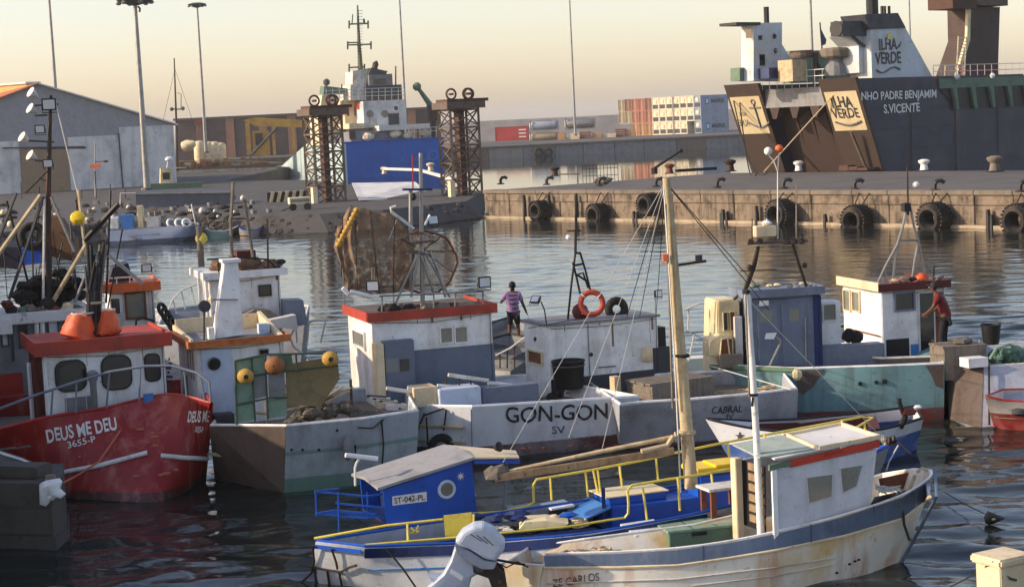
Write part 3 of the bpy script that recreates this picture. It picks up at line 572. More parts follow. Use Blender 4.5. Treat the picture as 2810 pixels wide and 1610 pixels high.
# ---- shipping containers on the far quay
for nm, c in (('box_cream', (226, 214, 186)), ('box_orange', (172, 112, 88)), ('box_brown', (136, 96, 78)), ('box_tan', (160, 146, 118)), ('box_red', (168, 48, 48)), ('box_grey', (150, 160, 176)), ('box_ochre', (178, 134, 92))):
    mat(nm, c, .6, dirt=tuple(int(x * .7) for x in c), da=.4, ds=.5, streak=(110, 84, 64), sa=.3, ss=1, bump=.4, wave=(1.6, 'X'))
cf = Fr(1792, 371, 2.3, -40); cw, chh = 2.44, 2.95
while cf.fa(1926, 362)[0] / 7.0 > 2.6 : cf.o = V((cf.o.x * .98, cf.o.y * .98, 2.3))
cw = cf.fa(1926, 362)[0] / 7.0 - .06; chh = (cf.fa(1800, 268)[1] - 2.3) / 3
def container(i, row, m, label, grp=None, ln=12.0, reefer=False, letters=None):
    a = i * (cw + .06); z = 2.3 + row * chh
    rt = root('shipping_container', cf.p(a + cw / 2, ln / 2, z), label, 'container', grp)
    K().bx(cf, a + .05, a + cw - .05, .1, ln - .05, z + .12, z + chh - .12).out('body', m, rt)
    k = K()
    for x in (a, a + cw - .14):
        for b in (0, ln - .14): k.bx(cf, x, x + .14, b, b + .14, z, z + chh - .02)
    for x in (a, a + cw - .14):
        for zz in (z, z + chh - .16): k.bx(cf, x, x + .14, .14, ln - .14, zz, zz + .14)
    for zz in (z, z + chh - .16): k.bx(cf, a + .14, a + cw - .14, 0, .14, zz, zz + .14)
    k.out('frame', m, rt)
    if reefer:
        K().bx(cf, a + .3, a + cw - .3, -.03, .12, z + .3, z + chh * .42).out('grille', 'dark_grey', rt); K().lathe(cf.p(a + cw * .5, .05, z + chh * .68), -cf.v, [(.5, 0), (.5, .1)], 12).out('fan', 'cream', rt)
    else:
        for x in (.3, .62, 1.42, 1.75): K().tube([cf.p(a + x * cw / 2.1, .04, z + .2), cf.p(a + x * cw / 2.1, .04, z + chh - .25)], .04, 4).out('lock_rod', 'steel', rt)
    if letters:
        lettering(letters, cf.p(a + cw - .02, 4.6, z + chh * .36), cf.p(a + cw - .02, 10.5, z + chh * .36), chh * .34, cf.u, 'letter_black', rt, off=.05, bold=.02)
        K().bx(cf, a + cw - .04, a + cw + .02, 2.0, 3.6, z + chh * .25, z + chh * .8).out('logo', 'blue_light', rt); K().bx(cf, a + cw + .02, a + cw + .03, 2.35, 3.25, z + chh * .38, z + chh * .68).out('logo_star', 'letter_white', rt)
    return rt
pal = [['box_tan', 'box_brown', 'box_orange', 'box_orange', 'box_brown'], ['box_tan', 'box_tan', 'box_orange', 'box_orange', 'box_orange'], [None, None, 'box_ochre', 'box_ochre', 'box_ochre']]
nmn = {'box_tan': 'tan', 'box_brown': 'brown', 'box_orange': 'faded orange', 'box_ochre': 'ochre'}
rown = ['top', 'middle', 'bottom']
for r in range(3):
    for i, m in enumerate(pal[r]):
        if m: container(i - 5, 2 - r, m, f'{nmn[m]} shipping container in the {rown[r]} row left of the cream ones', f'{nmn[m]} containers {rown[r]} row')
    for i in range(7 if r < 2 else 6):
        if i == 6 or (r == 2 and i == 5): continue
        container(i, 2 - r, 'box_cream', f'cream refrigerated container with dark grille in the {rown[r]} row', f'cream refrigerated containers {rown[r]} row', reefer=True)
container(6, 2, 'box_grey', 'pale grey lettered container on top of the stack end', letters='MAERSK', reefer=True)
container(6, 1, 'box_grey', 'pale grey container without lettering in the middle of the stack end', reefer=True)
container(6, 0, 'box_grey', 'pale grey lettered container at the bottom of the stack end', letters='MAERSK', reefer=True)
# red container, tanks, timber
g = Fr(1360, 388, 2.3, -8)
rt = root('shipping_container', g.p(4, 1, 2.3), 'single red shipping container with white marks on the far quay', 'container')
a1, zt = g.fa(1448, 346); K().bx(g, 0, a1, 0, 2.4, 2.3, zt).out('body', 'box_red', rt)
k = K()
for a in (0, a1 - .15): k.bx(g, a - .04, a + .19, -.06, .1, 2.3, zt + .04)
k.bx(g, .15, a1 - .15, -.06, .1, 2.3, 2.45); k.bx(g, .15, a1 - .15, -.06, .1, zt - .12, zt + .04); k.out('frame', 'red', rt)
for z in (.25, .5, .75): K().bx(g, a1 * .72, a1 * .94, -.03, -.002, 2.3 + (zt - 2.3) * z - .15, 2.3 + (zt - 2.3) * z + .15).out('marking', 'letter_white', rt)
def tank_container(x0, x1, y0, y1, z, Y, m, label):
    h = Fr(x0, y1, z, -6); h.o = atY(x0, y1, Y); h.o.z = z; a, zt = h.fa(x1, y0); zz = h.fa(x0, y1)[1]; hh = zt - zz; r = hh * .42
    rt = root('tank_container', h.p(a / 2, 1, zz), label, 'tank', 'tank containers on the far quay'); c = h.p(.25, 1.2, zz + hh * .5)
    K().lathe(c, h.u, [(r * .5, -.1), (r * .9, .1), (r, .4), (r, a - .9), (r * .9, a - .6), (r * .5, a - .4)], 14).out('tank', m, rt, True)
    k = K()
    for aa in (0, a - .15):
        for b in (0, 2.3): k.bx(h, aa, aa + .15, b, b + .15, zz, zt)
        for z_ in (zz, zt - .15): k.bx(h, aa, aa + .15, .15, 2.3, z_, z_ + .15)
    for z_ in (zz,): 
        for b in (0, 2.3): k.bx(h, .15, a - .15, b, b + .15, z_, z_ + .15)
    k.out('frame', 'grey', rt); K().bx(h, a * .2, a * .8, .9, 1.5, zt - .25, zt - .05).out('walkway', 'steel', rt)
    K().lathe(h.p(-.06, 1.2, zz + hh * .5), -h.u, [(r * .8, 0), (r * .6, .12)], 14).out('end_cap', 'cream', rt)
tank_container(1455, 1530, 328, 360, 2.3, 448, 'box_grey', 'grey tank container stacked on top beside the red container')
tank_container(1455, 1530, 360, 390, 2.3, 448, 'box_tan', 'tan tank container beneath another tank beside the red container')
tank_container(1552, 1632, 321, 357, 2.3, 460, 'steel', 'silver tank container raised on timber behind the lamp mast')
rr = random.Random(8); x = 1532
for j, (xa, xb, yt) in enumerate(((1532, 1550, 362), (1560, 1590, 366), (1592, 1618, 360), (1624, 1650, 362), (1652, 1690, 366), (1690, 1716, 352), (1716, 1742, 352))):
    h = Fr(xa, 380, 2.3, -10); h.o = atY(xa, 383, 444); h.o.z = 2.3; a, zt = h.fa(xb, yt)
    rt = root('timber_stack', h.p(a / 2, .8, 2.3), ('open %s timber stack on the far quay' % ['tan', 'pale', 'brown'][j % 3]), 'timber', 'timber stacks %d' % (j % 3)); n = 4
    for q in range(n): K().bx(h, rr.uniform(-.1, .1), a + rr.uniform(-.1, .1), 0, 1.6, 2.3 + (zt - 2.3) * q / n, 2.3 + (zt - 2.3) * (q + .8) / n).out('bundle', ['box_ochre', 'cream', 'wood_brown'][j % 3], rt)
for x in (1478, 1504): K().torus(Plane(qp(0, -.5, 0), -qn).at(x, 418), qn, .75, .25, 14, 6).out('tyre', 'rubber', label='black tyre fender on the far quay face', cat='tyre', group='tyres on the far quay', smooth=True)
# ================================================================ FERRY with bow doors on the pier
g = Fr(2405, 466, 2.1, 41); g.o = g.o + V((1.2, 1.0, 0)); g.o.z = 0
rt = root('ferry', g.p(12, 8, 0), 'dark navy ferry with raked open bow resting at the pier', 'ferry')
mat('navy', (26, 31, 60), .5, dirt=(52, 50, 58), da=.5, ds=.35, streak=(84, 62, 54), sa=.35, ss=.7)
mat('bow_brown', (66, 52, 44), .75, dirt=(56, 44, 38), da=.55, ds=.4, streak=(54, 42, 36), sa=.5, ss=.7)
at_, zt = g.fa(2346, 212); BM = 0.0
for b in range(1, 60):                                     # beam: where the far wing reaches the pixel 1985
    if proj(g.p(at_, b * .4, zt))[0] < 1990: BM = b * .4; break
WB = BM * .27; zlow = -1.0; slope = at_ / (zt - 0)
def bowx(z): return at_ * z / zt
def wing(b0, b1, m, z0, z1, da, th, name):
    return K().hexa([g.p(bowx(z0) + da, b0, z0), g.p(bowx(z0) + da + th, b0, z0), g.p(bowx(z0) + da + th, b1, z0), g.p(bowx(z0) + da, b1, z0), g.p(bowx(z1) + da, b0, z1), g.p(bowx(z1) + da + th, b0, z1), g.p(bowx(z1) + da + th, b1, z1), g.p(bowx(z1) + da, b1, z1)]).out(name, m, rt)
wing(0, WB, 'bow_brown', zlow, zt, 0, .4, 'bow_wing'); wing(BM - WB, BM, 'bow_brown', zlow, zt, 0, .4, 'bow_wing')
LNG = 62
# side shells: from the raked stem aft
for b0, b1 in ((.03, .5), (BM - .5, BM - .03)):
    K().prism([g.p(.3, b0, zlow), g.p(LNG, b0, zlow), g.p(LNG, b0, zt - .3), g.p(at_ + .5, b0, zt - .1)], g.v * (b1 - b0)).out('side_shell', 'navy', rt)
for b in (WB - .3, BM - WB): K().prism([g.p(.3, b, zlow), g.p(7, b, zlow), g.p(7, b, zt - .3), g.p(at_ + .4, b, zt - .3)], g.v * .3).out('wing_side', 'navy', rt)
K().hexa([g.p(1.6, WB, zlow), g.p(2.2, WB, zlow), g.p(2.2, BM - WB, zlow), g.p(1.6, BM - WB, zlow), g.p(at_ + 2.6, WB, zt * .78), g.p(at_ + 3.2, WB, zt * .78), g.p(at_ + 3.2, BM - WB, zt * .78), g.p(at_ + 2.6, BM - WB, zt * .78)]).out('bow_door', mat('door_rust', (62, 46, 40), .8, dirt=(56, 40, 34), da=.6, ds=.5, streak=(44, 34, 30), sa=.5, ss=.8) and 'door_rust', rt)
for i in range(1, 4):
    b = WB + (BM - 2 * WB) * i / 4; K().beam(g.p(1.5, b, .2), g.p(at_ + 2.5, b, zt * .77), .25, .12).out('door_rib', 'door_rust', rt)
K().bx(g, at_ + .9, 7, WB + .02, BM - WB - .02, zt * .78, zt * .94).out('bow_bridge', 'grey', rt); K().bx(g, 6, LNG, .5, BM - .5, zt - .9, zt - .5).out('main_deck', 'dark_grey', rt)
K().bx(g, at_ + .4, 8, .5, WB - .3, zt - .7, zt - .4).out('wing_deck', 'dark_grey', rt); K().bx(g, at_ + .4, 8, BM - WB + .3, BM - .5, zt - .7, zt - .4).out('wing_deck', 'dark_grey', rt)
for j in range(3): b = WB + (BM - 2 * WB) * (j + .5) / 3; K().hexa([g.p(at_ + .8, b - .5, zt * .78 - .02), g.p(at_ + 2.4, b - .5, zt * .78 - .02), g.p(at_ + 2.4, b + .5, zt * .78 - .02), g.p(at_ + .8, b + .5, zt * .78 - .02), g.p(at_ + .8, b - .2, zt * .78 - .9), g.p(at_ + 1.2, b - .2, zt * .78 - .9), g.p(at_ + 1.2, b + .2, zt * .78 - .9), g.p(at_ + .8, b + .2, zt * .78 - .9)]).out('bracket', 'bow_brown', rt)
mat('sign_cream', (204, 188, 150), .6, dirt=(180, 156, 112), da=.4, ds=.6)
zp0, zp1 = zt * .56, zt * .89
bn = V((-g.u)); bnr = (g.u * -1.0 + V((0, 0, 1)) * (at_ / zt)).normalized(); upb = (V((0, 0, 1)) + g.u * (at_ / zt)).normalized()
for b0, b1, nm in ((.25, WB - .25, 'panel'), (BM - WB + .25, BM - .25, 'panel')): wing(b0, b1, 'sign_cream', zp0, zp1, -.05, .06, 'sign_panel')
def bp(b, z, off=-.07): return g.p(bowx(z) + off, b, z)
lettering('ILHA', bp(WB * .8, zt * .755), bp(WB * .25, zt * .755), .95, bnr, 'letter_black', rt, up=upb, bold=.03); lettering('VERDE', bp(WB * .88, zt * .665), bp(WB * .16, zt * .665), .85, bnr, 'letter_black', rt, up=upb, bold=.02)
K().tube([bp(WB * (.85 - .7 * i / 10), zt * (.635 - .03 * math.sin(3.14 * i / 10))) for i in range(11)], .1, 4).out('swoosh', 'letter_black', rt)
lettering('ALNES', bp(BM - WB * .42, zt * .63), bp(BM - WB * .06, zt * .63), .6, bnr, 'letter_grey', rt, up=upb); lettering('NOVE', bp(BM - WB * .4, zt * .72), bp(BM - WB * .2, zt * .72), .35, bnr, 'letter_grey', rt, up=upb)
b = BM - WB * .72; k = K().tube([bp(b, zt * .62), bp(b, zt * .82)], .1, 4).tube([bp(b + .6, zt * .79), bp(b - .6, zt * .79)], .08, 4).torus(bp(b, zt * .84), bnr, .2, .06, 10, 4)
k.tube([bp(b - 1.1 + 2.2 * i / 10, zt * (.66 - .045 * math.sin(3.14 * i / 10))) for i in range(11)], .09, 4).out('anchor_emblem', 'letter_grey', rt)
lettering('NHO PADRE BENJAMIM', g.f(2364, 283, -.02), g.f(2570, 275, -.02), .85, -g.v, 'letter_white', rt, off=.012, bold=.02); lettering('S.VICENTE', g.f(2425, 312, -.02), g.f(2524, 307, -.02), .72, -g.v, 'letter_white', rt, off=.012, bold=.02)
# freeing openings aft
a0, z1 = g.fa(2596, 246); z0 = g.fa(2620, 300)[1]; K().bx(g, a0 - 1, LNG - 2, -.12, .0, z1 + .1, g.fa(2596, 216)[1]).out('bulwark', 'green_paint', rt)
K().prism([g.p(a0 - 1, -.05, z1 + .1), g.p(a0 + 1.5, -.05, z0), g.p(LNG - 2, -.05, z0), g.p(LNG - 2, -.05, z1 + .1)], g.v * .06).out('side_opening', 'black', rt)
for i in range(9): a = a0 + 1 + i * 2.6; K().prism([g.p(a, -.3, z0), g.p(a + .35, -.3, z0), g.p(a + .1, -.3, z1 + .1), g.p(a - .5, -.3, z1 + .1)], g.v * .3).out('frame_rib', 'green_paint', rt)
for i in range(5): a = a0 + 1 + i * 5; K().ball(g.p(a, -.4, z1 + 1), .25, 6).out('deck_lamp', 'white', rt)
# sloped funnel casing
B0 = 1.0
fc = K().prism(PX(g, B0, (2389, 80), (2484, 76), (2566, 224), (2566, 240), (2394, 240)), g.v * 2.2).out('funnel_casing', mat('casing_white', (196, 204, 212), .6, dirt=(170, 160, 120), da=.4, ds=.3, streak=(150, 130, 90), sa=.35, ss=.5) and 'casing_white', rt)
K().prism(PX(g, B0 - .1, (2372, 40), (2464, 36), (2486, 77), (2387, 81)), g.v * 2.4).out('funnel_cap', 'dark_grey', rt); q = g.f(2394, 40, 3); K().tube([q, q + V((0, 0, 2.4))], .5, 10).out('exhaust_pipe', 'black', rt)
for x in (2420, 2428, 2440): q = g.f(x, 38, 2); K().tube([q, q + V((0, 0, .6))], .12, 5).out('cap_vent', 'black', rt)
lettering('ILHA', g.f(2413, 139, B0 - .03), g.f(2462, 136, B0 - .03), .95, -g.v, 'letter_black', rt, off=.01, bold=.02); lettering('VERDE', g.f(2402, 178, B0 - .03), g.f(2473, 174, B0 - .03), .95, -g.v, 'letter_black', rt, off=.01, bold=.02)
K().tube([g.f(2405 + i * 6.5, 192 + 8 * math.sin(i * .62), B0 - .06) for i in range(11)], .07, 4).out('swoosh', 'letter_grey', rt); K().prism(PX(g, B0 - .08, (2462, 134), (2474, 114), (2470, 128)), g.v * .05).out('leaf_emblem', 'letter_black', rt); K().lathe(g.f(2440, 100, B0 - .04), -g.v, [(.28, 0), (.28, .05)], 12).out('round_emblem', 'yellow', rt)
vb = fbx(K(), g, 2312, 58, 2384, 98, 1.4, 2.6).out('vent_box', 'dark_grey', rt); a, z = g.fa(2316, 78, 1.4); K().lathe(g.p(g.fa(2312, 78, 1.4)[0] - .02, 2.0, z), -g.u, [(.62, 0), (.62, .05)], 14).out('vent_mouth', 'black', vb)
K().prism(PX(g, 1.8, (2330, 98), (2384, 98), (2390, 200), (2358, 200), (2356, 126)), g.v * 2).out('vent_trunk', 'casing_white', rt); K().tube(PX(g, 1.6, (2338, 98), (2372, 128)), .12, 5).out('strut', 'dark_grey', rt)
# forward casing
fc = Fr(0, 0, 0, 41); fc.o = g.o; bb = BM * .62
K().prism(PX(g, bb, (2068, 64), (2146, 62), (2146, 122), (2170, 162), (2170, 222), (2068, 222)), g.v * 1.3).out('bridge_casing', 'casing_white', rt); a = g.fa(2068, 64, bb)[0]
K().bx(g, a - 2.4, a + .5, bb - .3, bb + 1.5, g.fa(2068, 70, bb)[1], g.fa(2068, 62, bb)[1]).out('canopy', 'black', rt); sbx(K(), g, 2046, 82, 2064, 118, a - .06, a + .04).out('side_window', 'glass_dark', rt)
q = g.f(2104, 64, bb + 1); K().tube([q, q + V((0, 0, 1.3))], .22, 8).out('exhaust_pipe', 'black', rt); fbx(K(), g, 2085, 150, 2100, 180, bb - .05, bb + .05).out('window', 'glass_dark', rt); fbx(K(), g, 2082, 98, 2092, 110, bb - .05, bb + .05).out('window', 'glass_dark', rt)
fbx(K(), g, 2110, 186, 2148, 214, bb - 1.2, bb - .1).out('winch_box', 'blue_dark', rt); K().prism(PX(g, bb + 1, (2030, 186), (2052, 186), (2052, 222), (2030, 222)), g.v * 1).out('locker', 'green_paint', rt)
fbx(K(), g, 2174, 164, 2216, 222, bb - 3, bb - 1.5).out('wooden_crate', 'wood_pale', rt)
K().lathe(g.f(2292, 160, 4), (0, 0, 1), [(1.1, 0), (1.25, .15), (1.25, .6), (1.1, .8), (.3, .85)], 14).out('life_raft', 'concrete', rt); K().lathe(g.f(2292, 208, 4), (0, 0, 1), [(1, 0), (.8, .8), (.6, 1.1), (.6, 1.9)], 12).out('capstan', 'grey', rt)
K().lathe(g.f(2200, 160, 6), (0, 0, 1), [(.9, 0), (1.0, .2), (.9, .6)], 12).out('life_raft', 'rust_grey', rt); fbx(K(), g, 2170, 140, 2360, 222, 9, 10).out('deck_house', 'green_paint', rt)
K().tube(PX(g, 5, (2240, 215), (2238, 145)), .2, 6).out('derrick', 'iron', rt); K().tube(PX(g, 5, (2262, 214), (2236, 160)), .12, 5).out('derrick', 'iron', rt)
K().tube(PX(g, 7, (2257, 150), (2250, 62)), .06, 5).out('flag_staff', 'iron', rt); K().prism(PX(g, 7, (2252, 78), (2268, 110), (2266, 122), (2256, 126)), g.v * .03).out('flag', 'blue_dark', rt)
# ramp foot and hawsers
K().tube([bp(WB * .7, zt * .86), at(2096, 472, 2.15)], .05, 5).out('mooring_rope', 'rope', rt); K().tube(catenary(bp(BM - .6, zt * .86), pier_pt(-5, 20, 2.3), 2.2), .06, 4).out('mooring_rope', 'rope_dark', rt); K().tube(catenary(bp(BM - 1.2, zt * .84), pier_pt(-5.2, 19, 2.3), 2.6), .06, 4).out('mooring_rope', 'rope_dark', rt)
K().beam(g.p(-.5, 1.2, .8), g.p(-.5 + bowx(zt * .5) - .4, 1.4, zt * .55), .18, .18).out('draught_post', 'rust_grey', rt)
for i in range(3): K().bx(g, -2.4 + i * .2, -.6, .3 + i * 1.1, 1.2 + i * 1.1, 2.1, 2.3 + .1 * i).out('ramp_foot', 'rust', rt)
for i in range(5): z = zt * (.22 + .17 * i); K().beam(g.p(bowx(z) + .5, -.015, z), g.p(LNG - 1, -.015, z), .03, .05).out('plate_seam', 'navy', rt)
for i in range(9): a = 3 + i * 6; K().beam(g.p(a, -.015, .2), g.p(a, -.015, zt * .8), .05, .03).out('plate_seam', 'navy', rt)
k = K(); a0r, a1r = g.fa(2566, 210)[0], g.fa(2860, 210)[0]; zr_ = zt - .3
for h_ in (.55, 1.05): k.tube([g.p(a0r, .15, zr_ + h_), g.p(a1r + 8, .15, zr_ + h_)], .035, 4)
for i in range(24): a = a0r + (a1r + 8 - a0r) * i / 23; k.tube([g.p(a, .15, zr_), g.p(a, .15, zr_ + 1.05)], .03, 4)
k.out('deck_railing', 'steel_white', rt); k = K()
for h_ in (.5, 1.0): k.tube([g.p(at_ + .6, WB - .2, zt + h_ - .2), g.p(at_ + .6, BM - WB + .2, zt + h_ - .2)], .035, 4)
for i in range(9): b = WB + (BM - 2 * WB) * i / 8; k.tube([g.p(at_ + .6, b, zt * .94), g.p(at_ + .6, b, zt + .8)], .03, 4)
k.out('bow_railing', 'steel_white', rt)
for x, y in ((2125, 100), (2128, 140)): K().lathe(g.f(x, y, bb - .02), -g.v, [(.22, 0), (.22, .06), (.15, .07)], 10).out('porthole', 'glass_dark', rt)
# deck crane with dark column on the ferry
rt = root('ship_crane', g.f(2700, 212, 6), 'dark crane column with cream flared foot and rusty cab on the ferry deck', 'crane')
K().prism(PX(g, 6, (2662, 20), (2744, 20), (2738, 214), (2628, 214), (2664, 110)), g.v * 2.4).out('column', mat('column_dark', (70, 54, 48), .7, dirt=(44, 36, 34), da=.5, ds=.5) and 'column_dark', rt); K().prism(PX(g, 5.9, (2656, 22), (2665, 22), (2662, 110), (2632, 214), (2624, 214), (2654, 104)), g.v * .25).out('flared_edge', 'yellow_cream', rt)
fbx(K(), g, 2614, -14, 2680, 24, 5.4, 8).out('cab', 'rust', rt); fbx(K(), g, 2680, -14, 2766, 16, 5.6, 9).out('cab', 'rust_grey', rt); fbx(K(), g, 2650, 178, 2740, 214, 5.2, 6).out('winch', 'red_brown', rt)
k = K()
for x in (2624, 2646): k.tube(PX(g, 5, (x, 214), (x + 6, 100)), .06, 4)
for i in range(12): k.tube(PX(g, 5, (2624 + i * .5, 205 - i * 9), (2646 + i * .5, 204 - i * 9)), .045, 4)
k.tube(PX(g, 5, (2592, 214), (2594, 182), (2626, 180)), .06, 4); k.out('ladder', 'yellow_cream', rt)
# ================================================================ PIER FURNITURE
def pier_px(x, y, z=2.1): return at(x, y, z)
for x, y, lab in ((1462, 572, 'tyre fender hung between two black piles at the slip end of the pier'), (1622, 584, 'black tyre fender hung beside a lattice mast top and broken stump'), (1762, 553, 'black tyre fender hung high on the pier wall'), (2124, 580, 'thick tyre fender on the pier behind the radar mast'), (2334, 598, 'thick half sunk tyre fender alone on the warm pier wall'), (2545, 592, 'thick tyre fender behind the tall steel pole frame'), (2780, 597, 'thick tyre fender on the pier wall beside a cluster of black stumps')):
    r = (.92 if x > 1800 else .76) * (1 + .06 * math.sin(x)); c = PIERF.at(x + 18, y + 4 + 5 * math.sin(x * 3), .85); rt = root('tyre_fender', c - V((0, 0, r)), lab, 'tyre', 'big tyre fenders on the pier')
    K().torus(c, PN, r * .69, r * .31, 26, 10, 2.3).out('tyre', 'rubber', rt, True)
    k = K()
    for i in range(26): a = 6.283 * i / 26; d = V((0, 0, 1)) * math.cos(a) + PD * math.sin(a); k.beam(c + d * r * .985 - PN * .5, c + d * r * .985 + PN * .5, .1, .07, d)
    k.out('tread', 'rubber', rt)
    for s in (-.25, .25): K().tube([c + PD * s + V((0, 0, r * .8)), V((c.x, c.y, 1.95)) + PN * .7 + PD * s * 1.6], .045, 5).out('chain', 'iron', rt)
for x, y0, y1 in ((1440, 535, 600), (1508, 535, 600), (1582, 535, 590), (1740, 580, 612), (1748, 582, 612), (1985, 575, 615), (1995, 582, 614), (2076, 565, 608), (2172, 560, 625), (2264, 588, 618), (2712, 575, 640), (2722, 590, 640), (2592, 590, 650), (1660, 575, 610), (1980, 585, 618)):
    p, q = PIERF.at(x, y1, .35), PIERF.at(x, y0, .35); p.z = -.6
    K().tube([p, V((p.x + .03, p.y, q.z * .6)), V((p.x, p.y, q.z))], .17, 7, .12).out('timber_pile', 'black', label='black rotted timber pile standing against the pier wall', cat='pile', group='black timber piles along the pier')
for i, x in enumerate((1374, 1500, 1644, 1800, 1968, 2150, 2345, 2565, 2800)):
    y = 505 + (x - 1374) * .0145; p = pier_px(x, y); rt = root('mooring_hook', p, 'short curved black mooring hook on the pier edge', 'mooring hook', 'curved mooring hooks along the pier edge')
    K().tube([p, p + V((0, 0, .35)), p + V((.12, -.02, .52)), p + V((.4, -.05, .55)), p + V((.55, -.06, .42))], .13, 7).out('hook', 'black', rt, True); K().lathe(p, (0, 0, 1), [(.3, -.03), (.3, .06), (.2, .08)], 10).out('base', 'iron', rt)
def bollard(x, y, m, lab, z=2.1, s=1.0):
    p = at(x, y, z); rt = root('bollard', p, lab, 'bollard', None)
    K().lathe(p, (0, 0, 1), [(.34 * s, 0), (.3 * s, .1 * s), (.24 * s, .45 * s), (.42 * s, .62 * s), (.44 * s, .75 * s), (.2 * s, .85 * s)], 14).out('post', m, rt, True); K().bx(Fr(x, y, z, 0), -.4 * s, .4 * s, -.4 * s, .4 * s, z - .02, z + .05).out('foot', 'iron', rt)
bollard(1523, 483, 'iron', 'dark bollard on the pier with a thin line led to the railing'); bollard(1838, 476, 'wood_brown', 'brown bollard on the pier behind the tall wooden boat mast'); bollard(2192, 470, 'white', 'pale bollard on the pier below the ferry bow door'); bollard(2536, 468, 'white', 'white bollard on the pier below the navy ferry side'); bollard(2730, 470, 'concrete', 'wide pale bollard on the pier aft of the ferry lettering', s=1.3); bollard(2004, 470, 'iron', 'dark bollard on the pier under the far bow wing', s=1.2)
bollard(1055, 478, 'cream', 'cream bollard beside the sloping slip girder', z=1.3, s=1.1); bollard(1182, 470, 'cream', 'cream bollard below the blue ship emblem', z=1.3, s=1.3)
g = Fr(1600, 503, 2.1, 3)
rt = root('gangway_rail', g.p(1, 0, 2.1), 'thin steel crowd railing standing on the pier', 'railing'); a1 = g.fa(1697, 500)[0]; n = 10
for z in (.55, 1.1, 1.4): K().tube([g.p(0, 0, 2.1 + z), g.p(a1, 0, 2.1 + z)], .03, 4).out('rail', 'iron', rt)
for i in range(n + 1): K().tube([g.p(a1 * i / n, 0, 2.1), g.p(a1 * i / n, 0, 3.5)], .03, 4).out('upright', 'iron', rt)
q = at(1655, 505, 2.1); K().ball(q + V((0, 0, .25)), .5, 8, (1.6, .8, .6), .2).out('net_pile', 'net_grey', label='grey heap of netting lying at the pier railing', cat='net')
p = at(1796, 478, 2.1); rt = root('pier_davit', p, 'black slanting davit arm on the pier edge', 'davit')
K().tube([p, p + V((0, 0, .55))], .28, 8).out('stand', 'black', rt); q = Plane(p, (0, -1, 0)).at(1868, 413); K().tube([p + V((0, 0, .5)), q], .13, 6).out('arm', 'black', rt); K().ball(q, .22, 6).out('head', 'black', rt)
K().beam(at(1855, 477, 2.1) + V((0, 0, .25)), at(1965, 470, 2.1) + V((0, 0, .25)), .3, .25).out('timber_baulk', 'black', label='long black timber baulk lying on the pier', cat='timber')
K().beam(at(1535, 483, 2.1) + V((0, 0, .15)), at(1590, 482, 2.1) + V((0, 0, .15)), .12, .12).out('steel_bar', 'iron', label='short dark bar lying beside the pier railing', cat='bar')
# ================================================================ SLIP AND SHORE CLUTTER
s0 = [at(965, 505, 1.5), at(1140, 502, 1.6), at(1195, 548, .9), at(985, 552, 1.35)]
K().prism([p + V((0, 0, .05)) for p in s0], (0, 0, .06)).out('slip_sheet', 'panel_pale', label='pale grey sheet lying on the slip between the towers', cat='sheet')
s1 = [at(985, 556, 1.3), at(1230, 545, 1.3), at(1330, 575, .1), at(990, 598, .2)]
K().prism(s1, (0, 0, .05)).out('slipway', mat('slip_brown', (96, 76, 68), .9, dirt=(60, 50, 46), da=.5, ds=.4) and 'slip_brown', kind='structure')
K().beam(at(1050, 478, 1.3) + V((0, 0, .7)), at(1150, 482, 1.3) + V((0, 0, .7)), .3, .3).beam(at(1150, 482, 1.3) + V((0, 0, .7)), at(1245, 512, 1.3) + V((0, 0, .7)), .3, .3).out('slip_girder', 'steel_white', label='pale bent steel girder above the slip', cat='girder')
g = Fr(738, 556, 1.3, 12)
for i in range(6):
    o = K().prism([g.p(i * .62, 0, 1.28), g.p(i * .62 + .3, 0, 1.28), g.p(i * .62 + .55, 0, 2.2), g.p(i * .62 + .25, 0, 2.2)], g.v * .3).out('striped_barrier' if i == 0 else 'barrier_stripe', 'yellow_cream' , None if i == 0 else bar, label='yellow and black striped barrier by the lift tower' if i == 0 else None, cat='barrier' if i == 0 else None)
    if i == 0: bar = o; OFF[bar] = V(o.location)
K().bx(g, -.1, 4.1, .06, .5, 1.28, 2.15).out('barrier_body', 'black', bar)
g = Fr(796, 578, 1.3, 14); rt = root('generator_cart', g.p(.8, .5, 1.3), 'cream boxy generator cart in front of the striped barrier', 'generator')
a1, zt = g.fa(852, 540); K().bx(g, 0, a1, 0, 1.1, 1.75, zt).out('housing', 'cream', rt, bevel=.03); K().bx(g, .1, a1 - .1, -.02, .02, 1.9, zt - .12).out('louvre', 'grey', rt)
for a in (.25, a1 - .25): K().lathe(g.p(a, .1, 1.55), -g.v, [(.28, -.1), (.28, .1)], 12).out('wheel', 'rubber', rt)
K().tube(PX(g, 0, (796, 570), (770, 580)), .05, 5).out('drawbar', 'iron', rt)
# grey workboat hull ashore on a trailer
g = Fr(380, 572, 1.3, 6); rt = root('boat_on_trailer', g.p(4, 1, 1.3), 'long dark grey hull stored on a wheeled trailer ashore', 'boat')
T = [(372, 528), (640, 525), (648, 545), (625, 570), (400, 574), (372, 560)]
K().loft([[g.f(x, y, b) + V((0, 0, dz)) for x, y in T] for b, dz in ((0, 0), (.6, .15), (2.0, .15), (2.6, 0))]).out('hull', mat('hull_slate', (88, 92, 104), .6, dirt=(60, 62, 70), da=.4) and 'hull_slate', rt); K().tube(PX(g, -.1, (372, 532), (500, 530), (640, 528)), .1, 5).out('rubbing_strake', 'grey', rt)
for x in (560, 590, 430): K().lathe(g.f(x, 580, .3), g.v, [(.42, -.15), (.42, .15)], 14).out('wheel', 'rubber', rt)
K().beam(g.f(380, 582, .5), g.f(640, 578, .5), .15, .2).out('trailer_frame', 'rust_grey', rt)
